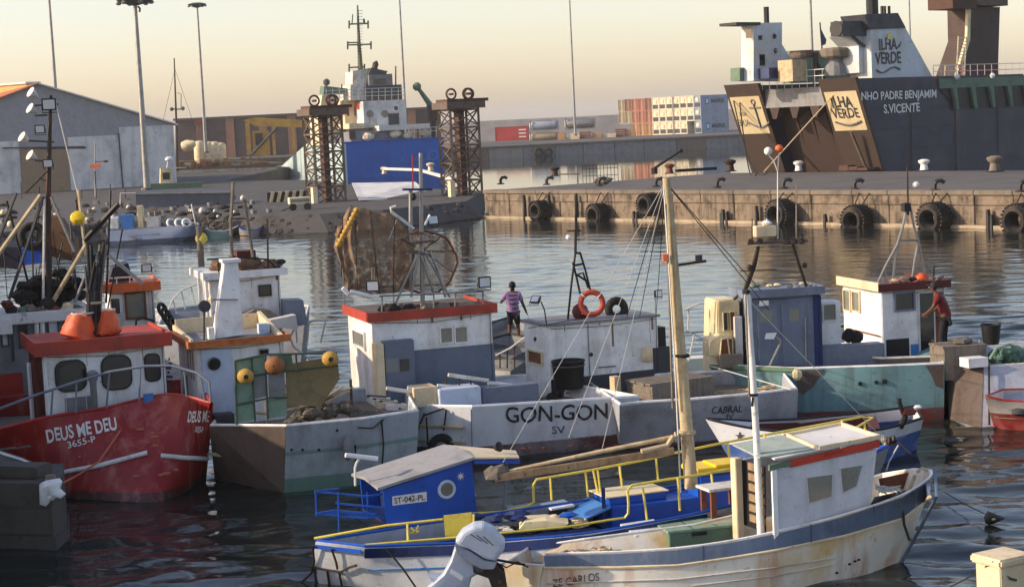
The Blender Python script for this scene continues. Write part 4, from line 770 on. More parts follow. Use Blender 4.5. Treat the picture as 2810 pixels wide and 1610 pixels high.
k = K(); [k.tube(PX(g, .2, *q), .05, 5) for q in (((330, 560), (330, 530), (450, 528), (450, 560)), ((395, 529), (395, 556)))]; k.out('guard_rail', 'steel_white', rt)
# small pilot boat wheel tower
g = Fr(440, 520, 1.3, 15); rt = root('pilot_boat', g.p(.8, .6, 1.3), 'small pilot boat with cream wheel tower and radar ashore by the warehouse', 'boat')
a1 = g.fa(478, 520)[0]; K().hexa([g.p(0, 0, 1.3), g.p(a1, 0, 1.3), g.p(a1, 1.6, 1.3), g.p(0, 1.6, 1.3), g.p(.2, .2, g.fa(450, 462)[1]), g.p(a1 - .2, .2, g.fa(450, 462)[1]), g.p(a1 - .2, 1.4, g.fa(450, 462)[1]), g.p(.2, 1.4, g.fa(450, 462)[1])]).out('wheel_tower', 'yellow_cream', rt)
fbx(K(), g, 446, 474, 466, 492, -.05, .1).out('window', 'glass_dark', rt); K().beam(g.f(432, 462), g.f(510, 460), .12, .1).out('radar_arch', 'steel_white', rt); K().lathe(g.f(464, 442), (0, 0, 1), [(.3, 0), (.45, .1), (.45, .35), (.2, .5)], 12).out('radar_dome', 'white', rt, True); K().tube(PX(g, 0, (458, 462), (462, 438), (470, 430)), .07, 5).out('aerial', 'white', rt); K().prism(PX(g, -.3, (400, 505), (560, 500), (545, 528), (410, 530)), g.v * 2.5).out('hull', 'green_paint', rt)
# shore odds and ends: buckets, drums, crates, nets
rr = random.Random(21); kinds = [('fender_ball', 'white_old', 'white'), ('fish_tub', 'grey', 'grey'), ('oil_drum', 'dark_grey', 'dark'), ('net_bundle', 'net_black', 'black'), ('crate', 'wood_grey', 'grey wooden'), ('fender_ball', 'yellow_cream', 'cream')]
for i in range(190):
    x = rr.uniform(5, 640) if i < 165 else rr.uniform(640, 760); y = rr.uniform(542, 622) if x > 300 else rr.uniform(560, 660); p = at(x, y, 1.3)
    if p.y < 131: continue
    nm, m, w_ = rr.choice(kinds[:2] + kinds[3:] + [kinds[1], kinds[3], kinds[4]] * 2 + ([kinds[2]] if i % 9 == 0 else [])); s = rr.uniform(.12, .3); k = K()
    if nm == 'fender_ball': k.ball(p + V((0, 0, s * .9)), s, 8)
    elif nm == 'fish_tub': k.lathe(p, (0, 0, 1), [(s * .8, 0), (s, s * 1.2), (s * .9, s * 1.2), (s * .7, .1)], 10)
    elif nm == 'oil_drum': k.lathe(p, (0, 0, 1), [(.3, 0), (.3, .3), (.33, .32), (.3, .34), (.3, .6), (.33, .62), (.3, .64), (.3, .9)], 10)
    elif nm == 'net_bundle': k.ball(p + V((0, 0, s * .5)), s * 1.5, 8, (1.3, 1, .55), .2)
    else: h = Fr(x, y, 1.3, rr.uniform(-40, 40)); [k.bx(h, 0, s * 2, 0, s * 1.4, 1.3 + q * s * .4, 1.3 + q * s * .4 + s * .32) for q in range(3)]
    lab = {'fender_ball': 'round %s fender lying on the cluttered shore', 'fish_tub': '%s round fish tub standing on the cluttered shore', 'oil_drum': '%s oil drum standing on the cluttered shore', 'net_bundle': '%s net bundle dumped on the cluttered shore', 'crate': '%s crate on the cluttered shore'}[nm] % w_
    k.out(nm, m, label=lab, cat=nm.split('_')[-1], group=w_ + ' ' + nm.replace('_', ' ') + 's on the shore', smooth=nm != 'crate')
for i, (x, y) in enumerate(((60, 500), (140, 505), (225, 520), (265, 470), (305, 505), (345, 520))):
    p = at(x, 545, 1.3); q = Plane(p, (0, -1, 0)).at(x, y); K().tube([p, V((p.x, p.y, q.z))], .06, 5).out('stake', 'iron', label='thin dark stake standing before the warehouse wall', cat='stake', group='stakes before the warehouse')
# orange lamp post before the warehouse
p = at(262, 540, 1.3); pl = Plane(p, (0, -1, 0)); rt = root('navigation_post', p, 'grey post with orange sign board and lamp arm before the warehouse', 'post')
K().tube([p, pl.at(260, 390)], .12, 6, .08).out('pole', 'steel', rt); K().tube([pl.at(262, 444), pl.at(292, 442)], .06, 5).out('lamp_arm', 'red_roof', rt); K().ball(pl.at(290, 443), .22, 8, (1.4, 1, .6)).out('lamp', 'black', rt); a = pl.at(247, 452); b = pl.at(276, 460); K().wbox(a.x, b.x, a.y - .12, a.y + .05, b.z, a.z).out('sign_board', 'orange', rt)
# ---- open skiffs moored along the shore
for x, y, L_, m, gm, lab in ((120, 668, 120, 'blue_light', 'white', 'light blue open skiff moored below the tall lamp mast'), (30, 690, 110, 'white_old', 'red', 'old white skiff with red rim moored at the shore'), (610, 652, 90, 'green_paint', 'white', 'small green skiff moored beside the patrol launch'), (690, 650, 70, 'wood_grey', 'blue', 'weathered grey skiff with blue rim moored near the generator cart')):
    rt = root('skiff', at(x, y), lab, 'skiff', 'skiffs moored along the shore'); h = L_ / 2
    hull(rt, [(x - h, y - 24, .55), (x - h * .5, y - 17, .45), (x + h * .4, y - 20, .45), (x + h, y - 32, .65), (x + h * .4, y - 34, .45), (x - h * .6, y - 32, .45)], [(x - h * .9, y + 2), (x - h * .5, y + 4), (x + h * .4, y), (x + h * .8, y - 10), (x + h * .4, y - 14), (x - h * .6, y - 12)], m, .2, gm, thick=.06, capr=.04, curve=(0, 3))
    K().beam(at(x - 6, y - 20, .42), at(x - 2, y - 32, .42), .3, .05).out('thwart', 'wood_grey', rt)
# ---- grey patrol boat afloat by the shore
g = Fr(300, 672, 0, 6); rt = root('patrol_boat', g.p(3, 1, 0), 'low slate grey patrol launch with pale band moored at the shore', 'boat')
T, Bt, _ = hull(rt, [(290, 633, 1.0), (420, 625, 1.0), (536, 620, 1.0), (545, 612, 1.05), (420, 606, 1.0), (300, 610, 1.0)], [(300, 675), (420, 668), (525, 658), (540, 640), (420, 640), (305, 645)], mat('patrol', (120, 130, 148), .5, dirt=(90, 98, 112), da=.3, bands=[(.28, (34, 36, 48))]) and 'patrol', .6, 'grey_blue', curve=(0, 3))
pl = plane3(T[0], T[2], Bt[0]); lettering('GUARDA COSTEIRA', pl.at(352, 652), pl.at(440, 645), .22, pl.n, 'letter_grey', rt, onto=Surf(_, pl))
K().lathe(pl.at(368, 652), pl.n, [(.2, 0), (.2, .02)], 12).out('emblem', 'letter_grey', rt)
for x0, y0, x1, y1, m in ((375, 565, 395, 625, 'yellow_cream'), (330, 590, 368, 628, 'blue_light'), (400, 596, 440, 628, 'white_old'), (300, 598, 326, 628, 'white'), (455, 605, 500, 622, 'grey')): fbx(K(), g, x0, y0, x1, y1, .9, 1.7).out('console', m, rt, bevel=.04)
K().tube(PX(g, 1, (538, 620), (525, 560)), .04, 5).out('aerial', 'white', rt)
for x in (470, 492, 512): K().torus(g.f(x, 612, 1), (.5, -.8, .3), .28, .1, 12, 6).out('life_ring', 'white', rt)
# ================================================================ FISHING BOATS RAFTED TOGETHER
def house(fr, rt, xR, xL, yT, yB, m, ml=None, roof=None, rb=(0, 0), over=.12, name='wheelhouse', zb=None, roofh=.14, rm=None):
    """deck house on the frame corner; xR/xL photo columns of its right and far-left corners, yT/yB rows of the corner edge"""
    zT = fr.fa(proj(fr.o)[0], yT)[1]; zB = zb if zb is not None else fr.fa(proj(fr.o)[0], yB)[1]
    a1 = fr.fa(xR, yT)[0]; b1 = 1.2
    for i in range(80):
        if proj(fr.p(0, b1, zT))[0] <= xL or b1 > 2.3: break
        b1 += .05
    h = K().bx(fr, 0, a1, 0, b1, zB, zT).out(name, m, rt, bevel=.02)
    if ml: K().bx(fr, -.012, .004, .003, b1 - .003, zB, zT - .003).out('side_wall', ml, rt)
    rq = random.Random(int(xR * 7 + yT)); wm = m
    for i in range(5):
        a = rq.uniform(.1, a1 - .1); w_ = rq.choice((.006, .01, .016, .05)); K().bx(fr, a, a + w_, -.0025, .001, zT - rq.choice((.08, .15, .3, .6)), zT - .01).out('rust_run', 'drip', rt)
    for i in range(1, int(a1 / .42)): K().bx(fr, i * .42, i * .42 + .012, -.006, .001, zB, zT - .02).out('wall_batten', wm, rt)
    K().tube([fr.p(.05, -.02, zT - .06), fr.p(a1 * .5, -.03, zT - .09 - rq.uniform(0, .05)), fr.p(a1 - .05, -.02, zT - .05), fr.p(a1 - .06, -.02, zB + .3)], .008, 4).out('cable', 'rope_dark', rt)
    if roof:
        K().bx(fr, -over, a1 + over, -over, b1 + over, zT, zT + roofh).out('roof', rm or roof, rt, bevel=.02)
        k = K(); e = .05; k.bx(fr, -over - e, a1 + over + e, -over - e, -over, zT - .03, zT + roofh + .06); k.bx(fr, -over - e, -over, -over, b1 + over, zT - .03, zT + roofh + .06); k.bx(fr, a1 + over, a1 + over + e, -over, b1 + over, zT - .03, zT + roofh + .06); k.out('roof_trim', roof, rt)
    return a1, b1, zB, zT
def ropes(rt, pts, r=.012, m='rope_dark', nm='line'): return K().tube(pts, r, 4).out(nm, m, rt)
def rail_px(rt, fr, b, pts, posts, r=.025, m='steel_white', nm='railing'):
    k = K().tube(PX(fr, b, *pts), r, 6)
    for p in posts: k.tube(PX(fr, b, *p), r * .85, 5)
    return k.out(nm, m, rt, True)
def coil(rt, c, R_=.16, m='rope', n=4):
    k = K()
    for i in range(n): k.tube([c + V(((R_ - .012 * i) * math.cos(a * .5), (R_ - .012 * i) * math.sin(a * .5), .03 * i + .012 * math.sin(a * 1.3 + i))) for a in range(13)], .016, 5)
    return k.out('rope_coil', m, rt)
def tangle(rt, pts, m='rope', r=.014, n=5, sp=.25, seed=1):
    rq = random.Random(seed)
    for p in pts:
        for i in range(n):
            q = [p + V((rq.uniform(-sp, sp), rq.uniform(-sp, sp), rq.uniform(0, .1))) for j in range(6)]; K().tube([q[0], q[1], q[2], q[3], q[4]], r, 4).out('loose_rope', m, rt)
# ---------------------------------------------------------------- red boat
rt = root('fishing_boat', at(330, 1330), 'red hulled boat lettered white with red roofed white wheelhouse', 'fishing boat', 'fishing boats rafted together')
mat('hull_red', (142, 28, 26), .42, dirt=(120, 28, 26), da=.45, ds=1, streak=(196, 128, 116), sa=.4, ss=3, bands=[(.16, (64, 34, 30)), (.04, (44, 44, 34))])
T, Bt, hh = hull(rt, [(-80, 1198, 1.5), (119, 1147, 1.62), (274, 1122, 1.7), (389, 1096, 1.78), (462, 1083, 1.85), (528, 1091, 1.85), (586, 1108, 1.78), (545, 1040, 1.7), (-80, 1100, 1.5)], [(-80, 1345), (119, 1362), (274, 1372), (389, 1378), (440, 1374), (510, 1348), (566, 1315), (545, 1255), (-80, 1275)], 'hull_red', 1.1, 'red', curve=(0, 6))
pl = Surf(hh, plane3(T[1], T[3], Bt[2])); pr = Surf(hh, plane3(T[4], T[6], Bt[5]))
lettering('DEUS ME DEU', pl.at(130, 1217), pl.at(322, 1180), .31, pl.n, 'letter_white', rt, bold=.025, off=.03, onto=pl); lettering('3655-P', pl.at(186, 1232), pl.at(263, 1213), .15, pl.n, 'letter_white', rt, off=.03, bold=.01, onto=pl)
lettering('DEUS ME', pr.at(519, 1160), pr.at(578, 1158), .24, pr.n, 'letter_white', rt, bold=.03, off=.05, onto=pl); lettering('3655-P', pr.at(539, 1186), pr.at(562, 1188), .13, pr.n, 'letter_white', rt, bold=.02, off=.05, onto=pl)
for plx, pts in ((pl, ((92, 1292), (150, 1300), (270, 1279), (405, 1244))), (pr, ((442, 1252), (500, 1256), (566, 1256)))): K().tube(snap(plx, pts, .03), .05, 8).out('rubbing_strake', 'white', rt, True)
rr = random.Random(6)
for x, y in ((385, 1180), (425, 1200), (426, 1225), (420, 1190), (220, 1253), (375, 1308), (440, 1305), (455, 1300), (480, 1290)): q = pl.at(x, y, .035); K().ball(q, .03, 6, (rr.uniform(1, 4), .3, 1)).out('scuff', 'rope_red', rt)
K().tube([pl.at(366, 1100, .06), pl.at(330, 1190, .08), pl.at(275, 1272, .12), pl.at(225, 1315, .3), at(172, 1324, 1.0)], .022, 5).out('mooring_rope', 'rope_red', rt)
G = lambda x, y, Y=36.4: atY(x, y, Y)
k = K().tube([G(-20, 1128), G(100, 1083), G(195, 1052), G(300, 1020), G(400, 1004), G(470, 1003), G(540, 1022, 36.2), G(574, 1048, 36), G(579, 1100, 36)], .028, 7)
for a, b in (((145, 1068), (140, 1142)), ((210, 1050), (208, 1132)), ((300, 1022), (292, 1120)), ((385, 1008), (382, 1098)), ((505, 1012), (512, 1088)), ((550, 1028), (562, 1098))): k.tube([G(*a), G(*b)], .022, 6)
k.out('bow_rail', 'grey_blue', rt, True)
fr = Fr(114, 973, 2.85, 21); a1, b1, zB, zT = house(fr, rt, 452, 72, 973, 1150, 'white', 'red_brown', 'red_roof', zb=1.0, over=.1, roofh=.2)
mat('cab_white_blue', (196, 208, 226), .5, dirt=(150, 160, 176), da=.4)
for r_ in ((152, 995, 236, 1066), (279, 981, 360, 1061), (398, 975, 438, 1040)): rwindow(fr, rt, r_)
K().bx(fr, .4, 1.0, -.005, .0, 1.0, 1.9).out('door_seam', 'grey', rt); K().tube([fr.p(.04, -.04, 1.1), fr.p(.04, -.04, zT)], .05, 6).out('corner_post', 'white', rt); K().tube([fr.p(-.14, .1, 1.1), fr.p(-.14, .1, zT)], .06, 6).out('corner_post', 'red_brown', rt); K().tube([fr.p(-.22, .5, 1.1), fr.p(-.22, .5, zT - .2)], .05, 6).out('corner_post', 'white', rt)
K().lathe(fr.f(260, 1120, -.35), (0, 0, 1), [(.07, -.4), (.07, .55), (.1, .6), (.12, .75), (.05, .8)], 10).out('vent_pipe', 'grey', rt, True)
K().bx(fr, 1.95, 2.15, -.6, -.5, 1.2, 1.9).out('engine_box', 'blue_light', rt)
k = K()
for i in range(8): k.tube([fr.f(448 + rr.uniform(-4, 20), 985 + i * 12, .4), fr.f(466 + rr.uniform(-4, 10), 985 + i * 12, .4)], .03, 5)
k.out('aft_gear', 'dark_grey', rt); K().tube([fr.f(508, 1030, -.5), fr.f(510, 1082, -.5)], .05, 6).out('samson_post', 'iron', rt)
zr = zT + .2
def sack(x, y, w, h, m, lab, lean=0.0):
    c = fr.f(x, y, .8); c.z = max(zr + .01, c.z); k = K().lathe(c, V((lean, 0, 1)), [(w * .46, 0), (w * .55, .06), (w * .5, h * .3), (w * .44, h * .5), (w * .4, h * .75), (w * .33, h), (w * .26, h * .97)], 14)
    k.v = [p + V((.03 * math.sin(p.z * 31 + p.y * 9), .03 * math.sin(p.x * 17 + p.z * 13), .02 * math.sin(p.x * 23))) for p in k.v]
    r = k.out('sack', m, label=lab, cat='sack', group='orange sacks on the red roof', smooth=True); K().tube([c + V((lean, 0, 1)) * h + V((w * .33 * math.cos(i * .63), w * .33 * math.sin(i * .63), 0)) for i in range(10)], .018, 5, closed=True).out('rim', 'rope_pale', r)
sack(212, 926, .7, .52, 'plastic_orange', 'bulging orange sack leaning on the red wheelhouse roof', .28); sack(298, 916, .52, .52, 'plastic_orange', 'upright orange sack beside the upright pole bundle')
# bundle of fishing poles standing on the roof
rt = root('pole_bundle', fr.f(262, 905, .9), 'bundle of dark bamboo fishing poles standing upright above the red roof', 'poles')
for i in range(19):
    x0, x1 = 250 + rr.uniform(-12, 26), 258 + rr.uniform(-28, 40); K().tube([fr.f(x0, 925, .6 + rr.uniform(0, .5)), fr.f((x0 + x1) / 2 + rr.uniform(-5, 5), 800, .7), fr.f(x1, rr.uniform(660, 735), .6 + rr.uniform(0, .5))], .05, 6, .03).out('pole', rr.choice(['net_black', 'dark_grey', 'black', 'net_black', 'wood_grey']), rt)
K().torus(fr.f(258, 830, .8), (0, 0, 1), .16, .03, 10, 5).out('lashing', 'rope', rt)
# ---------------------------------------------------------------- grey boat behind with tall lamp mast
fr = Fr(100, 890, 2.75, 20); fr.o = atY(-60, 882, 43.0); fr.o.z = 2.7
rt = root('fishing_boat', V((fr.o.x + 2, fr.o.y, 0)), 'cluttered grey boat with tall lamp mast and net heap behind the red one', 'fishing boat', 'fishing boats rafted together')
hull(rt, [(-90, 985, 1.4), (150, 975, 1.4), (290, 962, 1.4), (270, 905, 1.4), (-90, 930, 1.4)], [(-90, 1150), (150, 1140), (280, 1130), (270, 1080), (-90, 1090)], 'grey', 1.0, 'steel_white')
a1 = fr.fa(245, 870)[0]; zT = fr.fa(100, 884)[1]
K().bx(fr, 0, a1, 0, 2.4, 1.0, zT).out('wheelhouse', 'grey', rt); K().bx(fr, -.1, a1 + .15, -.2, 2.6, zT, zT + .26).out('roof', 'panel_pale', rt, bevel=.02)
for r_, p_ in (((4, 892, 22, 946), 'lens'), ((132, 874, 160, 930), 'lens'), ((52, 895, 76, 950), 'glass_dark'), ((180, 872, 225, 920), 'glass_dark')): window(fr, rt, r_, frame='dark_grey', pane=p_, fw_=.03)
for x in (34, 100, 116): K().tube(PX(fr, -.06, (x, 870), (x + 3, 990)), .035 if x < 100 else .06, 6).out('post', 'white' if x != 34 else 'dark_grey', rt)
K().bx(fr, .2, .9, -.3, -.1, 1.1, 1.8).out('red_locker', 'red', rt); K().bx(fr, .05, .75, -.28, -.2, zT - .2, zT + .14).out('sign_board', 'letter_white', rt)
# net heap and gear on the roof
k = K(); 
for i in range(90): x = rr.uniform(55, 220); k.ball(fr.f(x, 806 + rr.uniform(-64, 60) * (1 - abs(x - 150) / 130), rr.uniform(.5, 1.5)), rr.uniform(.07, .19), 7, (1.4, 1, .8), .3)
k.out('net_heap', 'net_black', rt, kind='stuff')
for i, (x, y, m, s) in enumerate(((30, 852, 'net_black', .14), (82, 846, 'wood_grey', .12), (60, 852, 'green_paint', .1), (150, 850, 'wood_brown', .12), (184, 842, 'cream', .12), (105, 858, 'net_grey', .16), (20, 836, 'red_brown', .13), (132, 830, 'net_black', .14), (210, 850, 'net_grey', .14), (168, 856, 'rope', .1))): K().ball(fr.f(x, y, .1), s, 8, (1.3, 1, .9), .25).out('deck_bundle', m, rt)
K().prism(PX(fr, .2, (190, 860), (190, 838), (205, 822), (232, 830), (238, 858)), fr.v * .5).out('canvas_cover', 'panel_pale', rt)
# mast
mfr = Fr(0, 0, 0, 0); mfr.o = fr.p(fr.fa(130, 850)[0], .5, 0)
ms = K().tube(PX(mfr, 0, (136, 860), (132, 560), (136, 380), (140, 262)), .085, 7, .035).out('mast', 'iron', rt)
for p, q in (((96, 290), (160, 286)), ((96, 318), (130, 316)), ((72, 386), (148, 390)), ((70, 408), (236, 406)), ((96, 440), (132, 444)), ((108, 488), (132, 500))): K().beam(mfr.f(*p), mfr.f(*q), .045, .045).out('spreader', 'dark_grey', ms)
for x, y, s in ((135, 286, .17), (110, 354, .12), (132, 448, .12)): flood(mfr.f(x, y, -.1), (.1, -1, -.15), ms, s)
for x, y in ((98, 262), (96, 306), (74, 384), (96, 434)): K().lathe(mfr.f(x, y), (-.6, -.5, .5), [(.03, -.06), (.1, .08), (.14, .16), (.05, .17)], 10).out('horn_lamp', 'steel_white', ms, True)
for i in range(14): x = rr.uniform(0, 320); K().tube([mfr.f(x, 860 - rr.uniform(0, 60), rr.uniform(-.1, 1.2)), mfr.f(x + rr.uniform(-70, 70), rr.uniform(500, 700), rr.uniform(-.1, 1.2))], rr.choice([.012, .02, .03]), 5).out('rigging_pole', rr.choice(['iron', 'black', 'net_black', 'rope_dark', 'dark_grey']), rt)
for p, q, r, m in (((112, 535), (-6, 700), .06, 'wood_pale'), ((120, 540), (25, 820), .045, 'dark_grey'), ((135, 845), (235, 672), .06, 'wood_pale'), ((232, 660), (325, 560), .075, 'black'), ((122, 545), (118, 850), .035, 'steel_white'), ((140, 540), (205, 690), .045, 'grey'), ((45, 530), (0, 650), .04, 'dark_grey'), ((298, 700), (392, 778), .05, 'steel'), ((205, 830), (240, 740), .04, 'steel'), ((215, 520), (235, 700), .045, 'wood_pale'), ((150, 270), (215, 540), .015, 'rope_pale'), ((70, 530), (130, 470), .02, 'rope_dark')): K().tube([mfr.f(*p, -.1), mfr.f(*q, -.1)], r, 6).out('spar', m, rt)
K().lathe(mfr.f(213, 598, -.15), (.1, -.6, .4), [(.05, -.12), (.15, -.08), (.18, .02), (.13, .12), (.04, .14)], 12).out('yellow_buoy', 'yellow_bright', rt, True)
c = mfr.f(90, 648, .6); K().torus(c, (.2, -.9, .3), .27, .1, 18, 8).out('tyre', 'rubber', label='worn tyre hung among the spars above the blue tarpaulin', cat='tyre', smooth=True)
K().prism(PX(mfr, .6, (52, 728), (58, 682), (118, 676), (122, 722), (90, 734)), (0, .7, .1)).out('tarpaulin', 'tarp_blue', label='bright blue tarpaulin bundled under the hung tyre', cat='tarpaulin'); K().prism(PX(mfr, .55, (50, 742), (52, 730), (122, 722), (122, 734)), (0, .6, 0)).out('skiff_gunwale', 'steel_white', label='white skiff rim below the blue tarpaulin', cat='skiff')
K().prism(PX(mfr, .8, (-20, 730), (-10, 676), (50, 680), (52, 740)), (0, .8, .1)).out('tarpaulin', 'tarp_dark', label='dark tarpaulin beside the bright blue one', cat='tarpaulin')
K().prism(PX(mfr, .9, (128, 700), (132, 590), (165, 600), (205, 660), (212, 720)), (0, .4, 0)).out('hung_net', 'net', label='dark brown net hanging beside the tall lamp mast', cat='net')
# ---------------------------------------------------------------- orange roofed boat
fr = Fr(290, 800, 2.6, 16); fr.o = atY(300, 802, 46.0)
rt = root('fishing_boat', V((fr.o.x + 1, fr.o.y, 0)), 'small white boat with bright orange roof edge beside the pole bundle', 'fishing boat', 'fishing boats rafted together')
hull(rt, [(255, 905, 1.3), (450, 895, 1.3), (470, 850, 1.3), (290, 850, 1.3)], [(260, 1050), (450, 1040), (465, 990), (295, 990)], 'white_old', 1.0)
a1, b1, zB, zT = house(fr, rt, 422, 286, 800, 905, 'white', None, 'orange', zb=1.0, rm='orange')
window(fr, rt, (346, 806, 398, 868), frame='wood_brown', pane='glass_pale', fw_=.05); window(fr, rt, (304, 820, 330, 860), frame='white', pane='glass_dark', fw_=.03)
K().tube(PX(fr, -.3, (372, 905), (374, 878), (390, 872), (424, 880)), .03, 6).out('handrail', 'black', rt); K().prism(PX(fr, .4, (298, 775), (310, 735), (352, 722), (366, 770)), fr.v * 1.0).out('canvas_hood', 'tarp_dark', rt)
rail_px(rt, fr, -.05, ((292, 764), (360, 760), (420, 765)), [((320, 762), (320, 782)), ((356, 760), (356, 782)), ((412, 764), (412, 782))], .02); flood(fr.f(402, 735, .2), (.3, -1, 0), rt, .13); K().bx(fr, .3, .75, -.4, -.2, 1.3, 1.75).out('white_locker', 'blue_light', rt)
for x, y in ((360, 915), (392, 908)): K().ball(fr.f(x, y, -.5), .12, 8).out('fender', 'black' if x < 380 else 'grey', rt, True)
for i in range(4): K().torus(fr.f(446 + i * 9, 850 + i * 14, -.4), (.8, -.3, .3), .16, .05, 12, 6).out('tyre', 'rubber', label='small black tyre hung along the orange roofed boat side', cat='tyre', group='small tyres by the orange roofed boat')
# ---------------------------------------------------------------- white boat D behind
fr = Fr(574, 762, 3.0, 18); fr.o = atY(574, 764, 44.0)
rt = root('fishing_boat', V((fr.o.x + 1, fr.o.y, 0)), 'white boat with netting on its roof and grey post behind the tower mast', 'fishing boat', 'fishing boats rafted together')
hull(rt, [(430, 895, 1.5), (700, 905, 1.4), (835, 890, 1.5), (850, 840, 1.5), (600, 830, 1.4), (455, 850, 1.5)], [(460, 1050), (700, 1060), (820, 1050), (840, 1000), (600, 1000), (470, 1010)], 'grey', 1.0, 'steel_white')
a1, b1, zB, zT = house(fr, rt, 768, 541, 764, 900, 'white', None, 'white', zb=1.0, roofh=.08)
window(fr, rt, (710, 784, 743, 809), frame='black', pane='glass_dark', fw_=.02)
K().lathe(fr.f(553, 732, .5), (0, 0, 1), [(.08, 0), (.08, 1.0)], 10).out('post', 'wood_grey', rt, True); K().lathe(fr.f(553, 654, .5), (0, -1, .1), [(.02, -.09), (.14, -.05), (.15, .05), (.05, .09)], 12).out('post_cap', 'yellow', rt, True)
for p in (((632, 596), (637, 712)), ((671, 548), (694, 705)), ((640, 500), (634, 600))): K().tube(PX(fr, .6, *p), .045, 6).out('mast', 'wood_grey', rt)
for y in (648, 600): K().beam(fr.f(636, y, .6), fr.f(682, y, .6), .03, .03).out('mast_rung', 'iron', rt)
k = K()
for i in range(22): x = rr.uniform(590, 745); k.ball(fr.f(x, 740 - rr.uniform(0, 34) * (1 - abs(x - 665) / 130), rr.uniform(.4, 1.4)), rr.uniform(.12, .24), 7, (1.3, 1, .8), .2)
k.out('net_heap', 'net', rt, kind='stuff'); fbx(K(), fr, 650, 690, 705, 748, .7, 1.3).out('fish_box', 'red_brown', rt)
rail_px(rt, fr, .1, ((568, 712), (660, 706), (735, 712), (766, 745)), [((600, 711), (600, 750)), ((735, 712), (736, 750))], .022, 'net_black'); K().tube(PX(fr, .1, (733, 600), (735, 712)), .025, 5).out('aerial', 'iron', rt); K().ball(fr.f(770, 718, .2), .09, 6, (1.6, 1, .8)).out('lamp', 'black', rt); K().tube(PX(fr, .2, (760, 740), (764, 722)), .015, 4).out('lamp_stalk', 'iron', rt)
rail_px(rt, fr, -.2, ((462, 850), (475, 820), (500, 795), (540, 780)), [((475, 822), (484, 860)), ((498, 798), (508, 848)), ((524, 786), (536, 838))], .022)
K().prism(PX(fr, -.3, (778, 825), (832, 822), (845, 890), (782, 895)), fr.v * .6).out('engine_casing', 'grey_blue', rt, bevel=.02); K().prism(PX(fr, -.5, (662, 870), (700, 850), (742, 852), (764, 866), (740, 880), (665, 880)), fr.v * .5).out('stacked_crates', 'wood_grey', rt); K().prism(PX(fr, -.9, (730, 895), (742, 878), (812, 864), (818, 905)), fr.v * .4).out('grey_locker', 'panel_pale', rt)
# ---------------------------------------------------------------- boat C with the tower mast
fr = Fr(535, 951, 2.78, 19)
rt = root('fishing_boat', at(800, 1330), 'white cabin boat with rusty orange roof edge, tower mast and green banded grey hull', 'fishing boat', 'fishing boats rafted together')
mat('hull_c', (168, 174, 182), .6, dirt=(120, 126, 128), da=.55, ds=1, streak=(96, 96, 92), sa=.4, bands=[(.86, (118, 150, 140)), (.78, (170, 182, 184)), (.3, (92, 140, 116))])
T, Bt, hh = hull(rt, [(575, 1168, 1.3), (785, 1170, 1.4), (1000, 1150, 1.4), (1150, 1128, 1.4), (1110, 1060, 1.35), (640, 1085, 1.3)], [(590, 1312), (780, 1352), (980, 1340), (1135, 1318), (1110, 1230), (650, 1230)], 'hull_c', 1.05, 'white', planar=((1, 2), (2, 3)))
n_ = plane3(T[0], T[1], Bt[0]).n
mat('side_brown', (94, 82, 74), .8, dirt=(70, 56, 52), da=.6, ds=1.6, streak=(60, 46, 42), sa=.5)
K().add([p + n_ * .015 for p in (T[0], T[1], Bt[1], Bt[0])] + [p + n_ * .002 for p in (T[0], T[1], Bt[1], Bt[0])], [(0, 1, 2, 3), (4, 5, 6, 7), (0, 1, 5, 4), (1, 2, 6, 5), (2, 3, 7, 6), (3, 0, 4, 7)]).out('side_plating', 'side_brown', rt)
K().tube([Plane(T[0], n_).at(x, y, .06) for x, y in ((570, 1244), (640, 1252), (700, 1260))], .04, 6).out('rubbing_strake', 'wood_pale', rt); pt = Surf(hh, plane3(T[1], T[2], Bt[1]))
for i, (x, y) in enumerate(((800, 1233), (830, 1233), (875, 1233), (925, 1180))): K().lathe(pt.at(x, y), pt.n, [(.03, 0), (.03, .015)], 8).out('bolt', 'iron', rt)
for x0, x1 in ((965, 975), (1045, 1045)): K().tube([pt.at(x0, 1150, .03), pt.at((x0 + x1) / 2 + 4, 1220, .05), pt.at(x1, 1295, .03)], .018, 5).out('fender_rope', 'rope_dark', rt)
K().tube([pt.at(960, 1140, .05), pt.at(985, 1170, .05), pt.at(1020, 1172, .05), pt.at(1050, 1148, .05)], .014, 5).out('slack_rope', 'rope_dark', rt); K().lathe(pt.at(952, 1215, .15), (.1, 0, 1), [(.03, -.3), (.1, -.2), (.11, .1), (.04, .24)], 10).out('fender', 'grey', rt, True)
a1, b1, zB, zT = house(fr, rt, 774, 466, 951, 1135, 'white', None, 'orange_trim', zb=1.0, roofh=.06, rm='grey')
K().bx(fr, .12, .78, -.025, .0, 1.25, zT - .08).out('door', 'cab_white_blue', rt, bevel=.01); K().lathe(fr.f(587, 997, -.03), -fr.v, [(.14, 0), (.14, .03), (.11, .035)], 18).out('porthole', 'glass_dark', rt); window(fr, rt, (712, 960, 735, 970), frame='grey', fw_=.02)
K().tube([fr.p(.85, -.06, 1.7), fr.p(.85, -.06, 1.95)], .015, 5).out('door_handle', 'iron', rt)
for b in (.3, .6, .95): K().bx(fr, -.022, -.012, b, b + .05, zT - .75, zT - .08).out('rust_run', 'drip', rt)
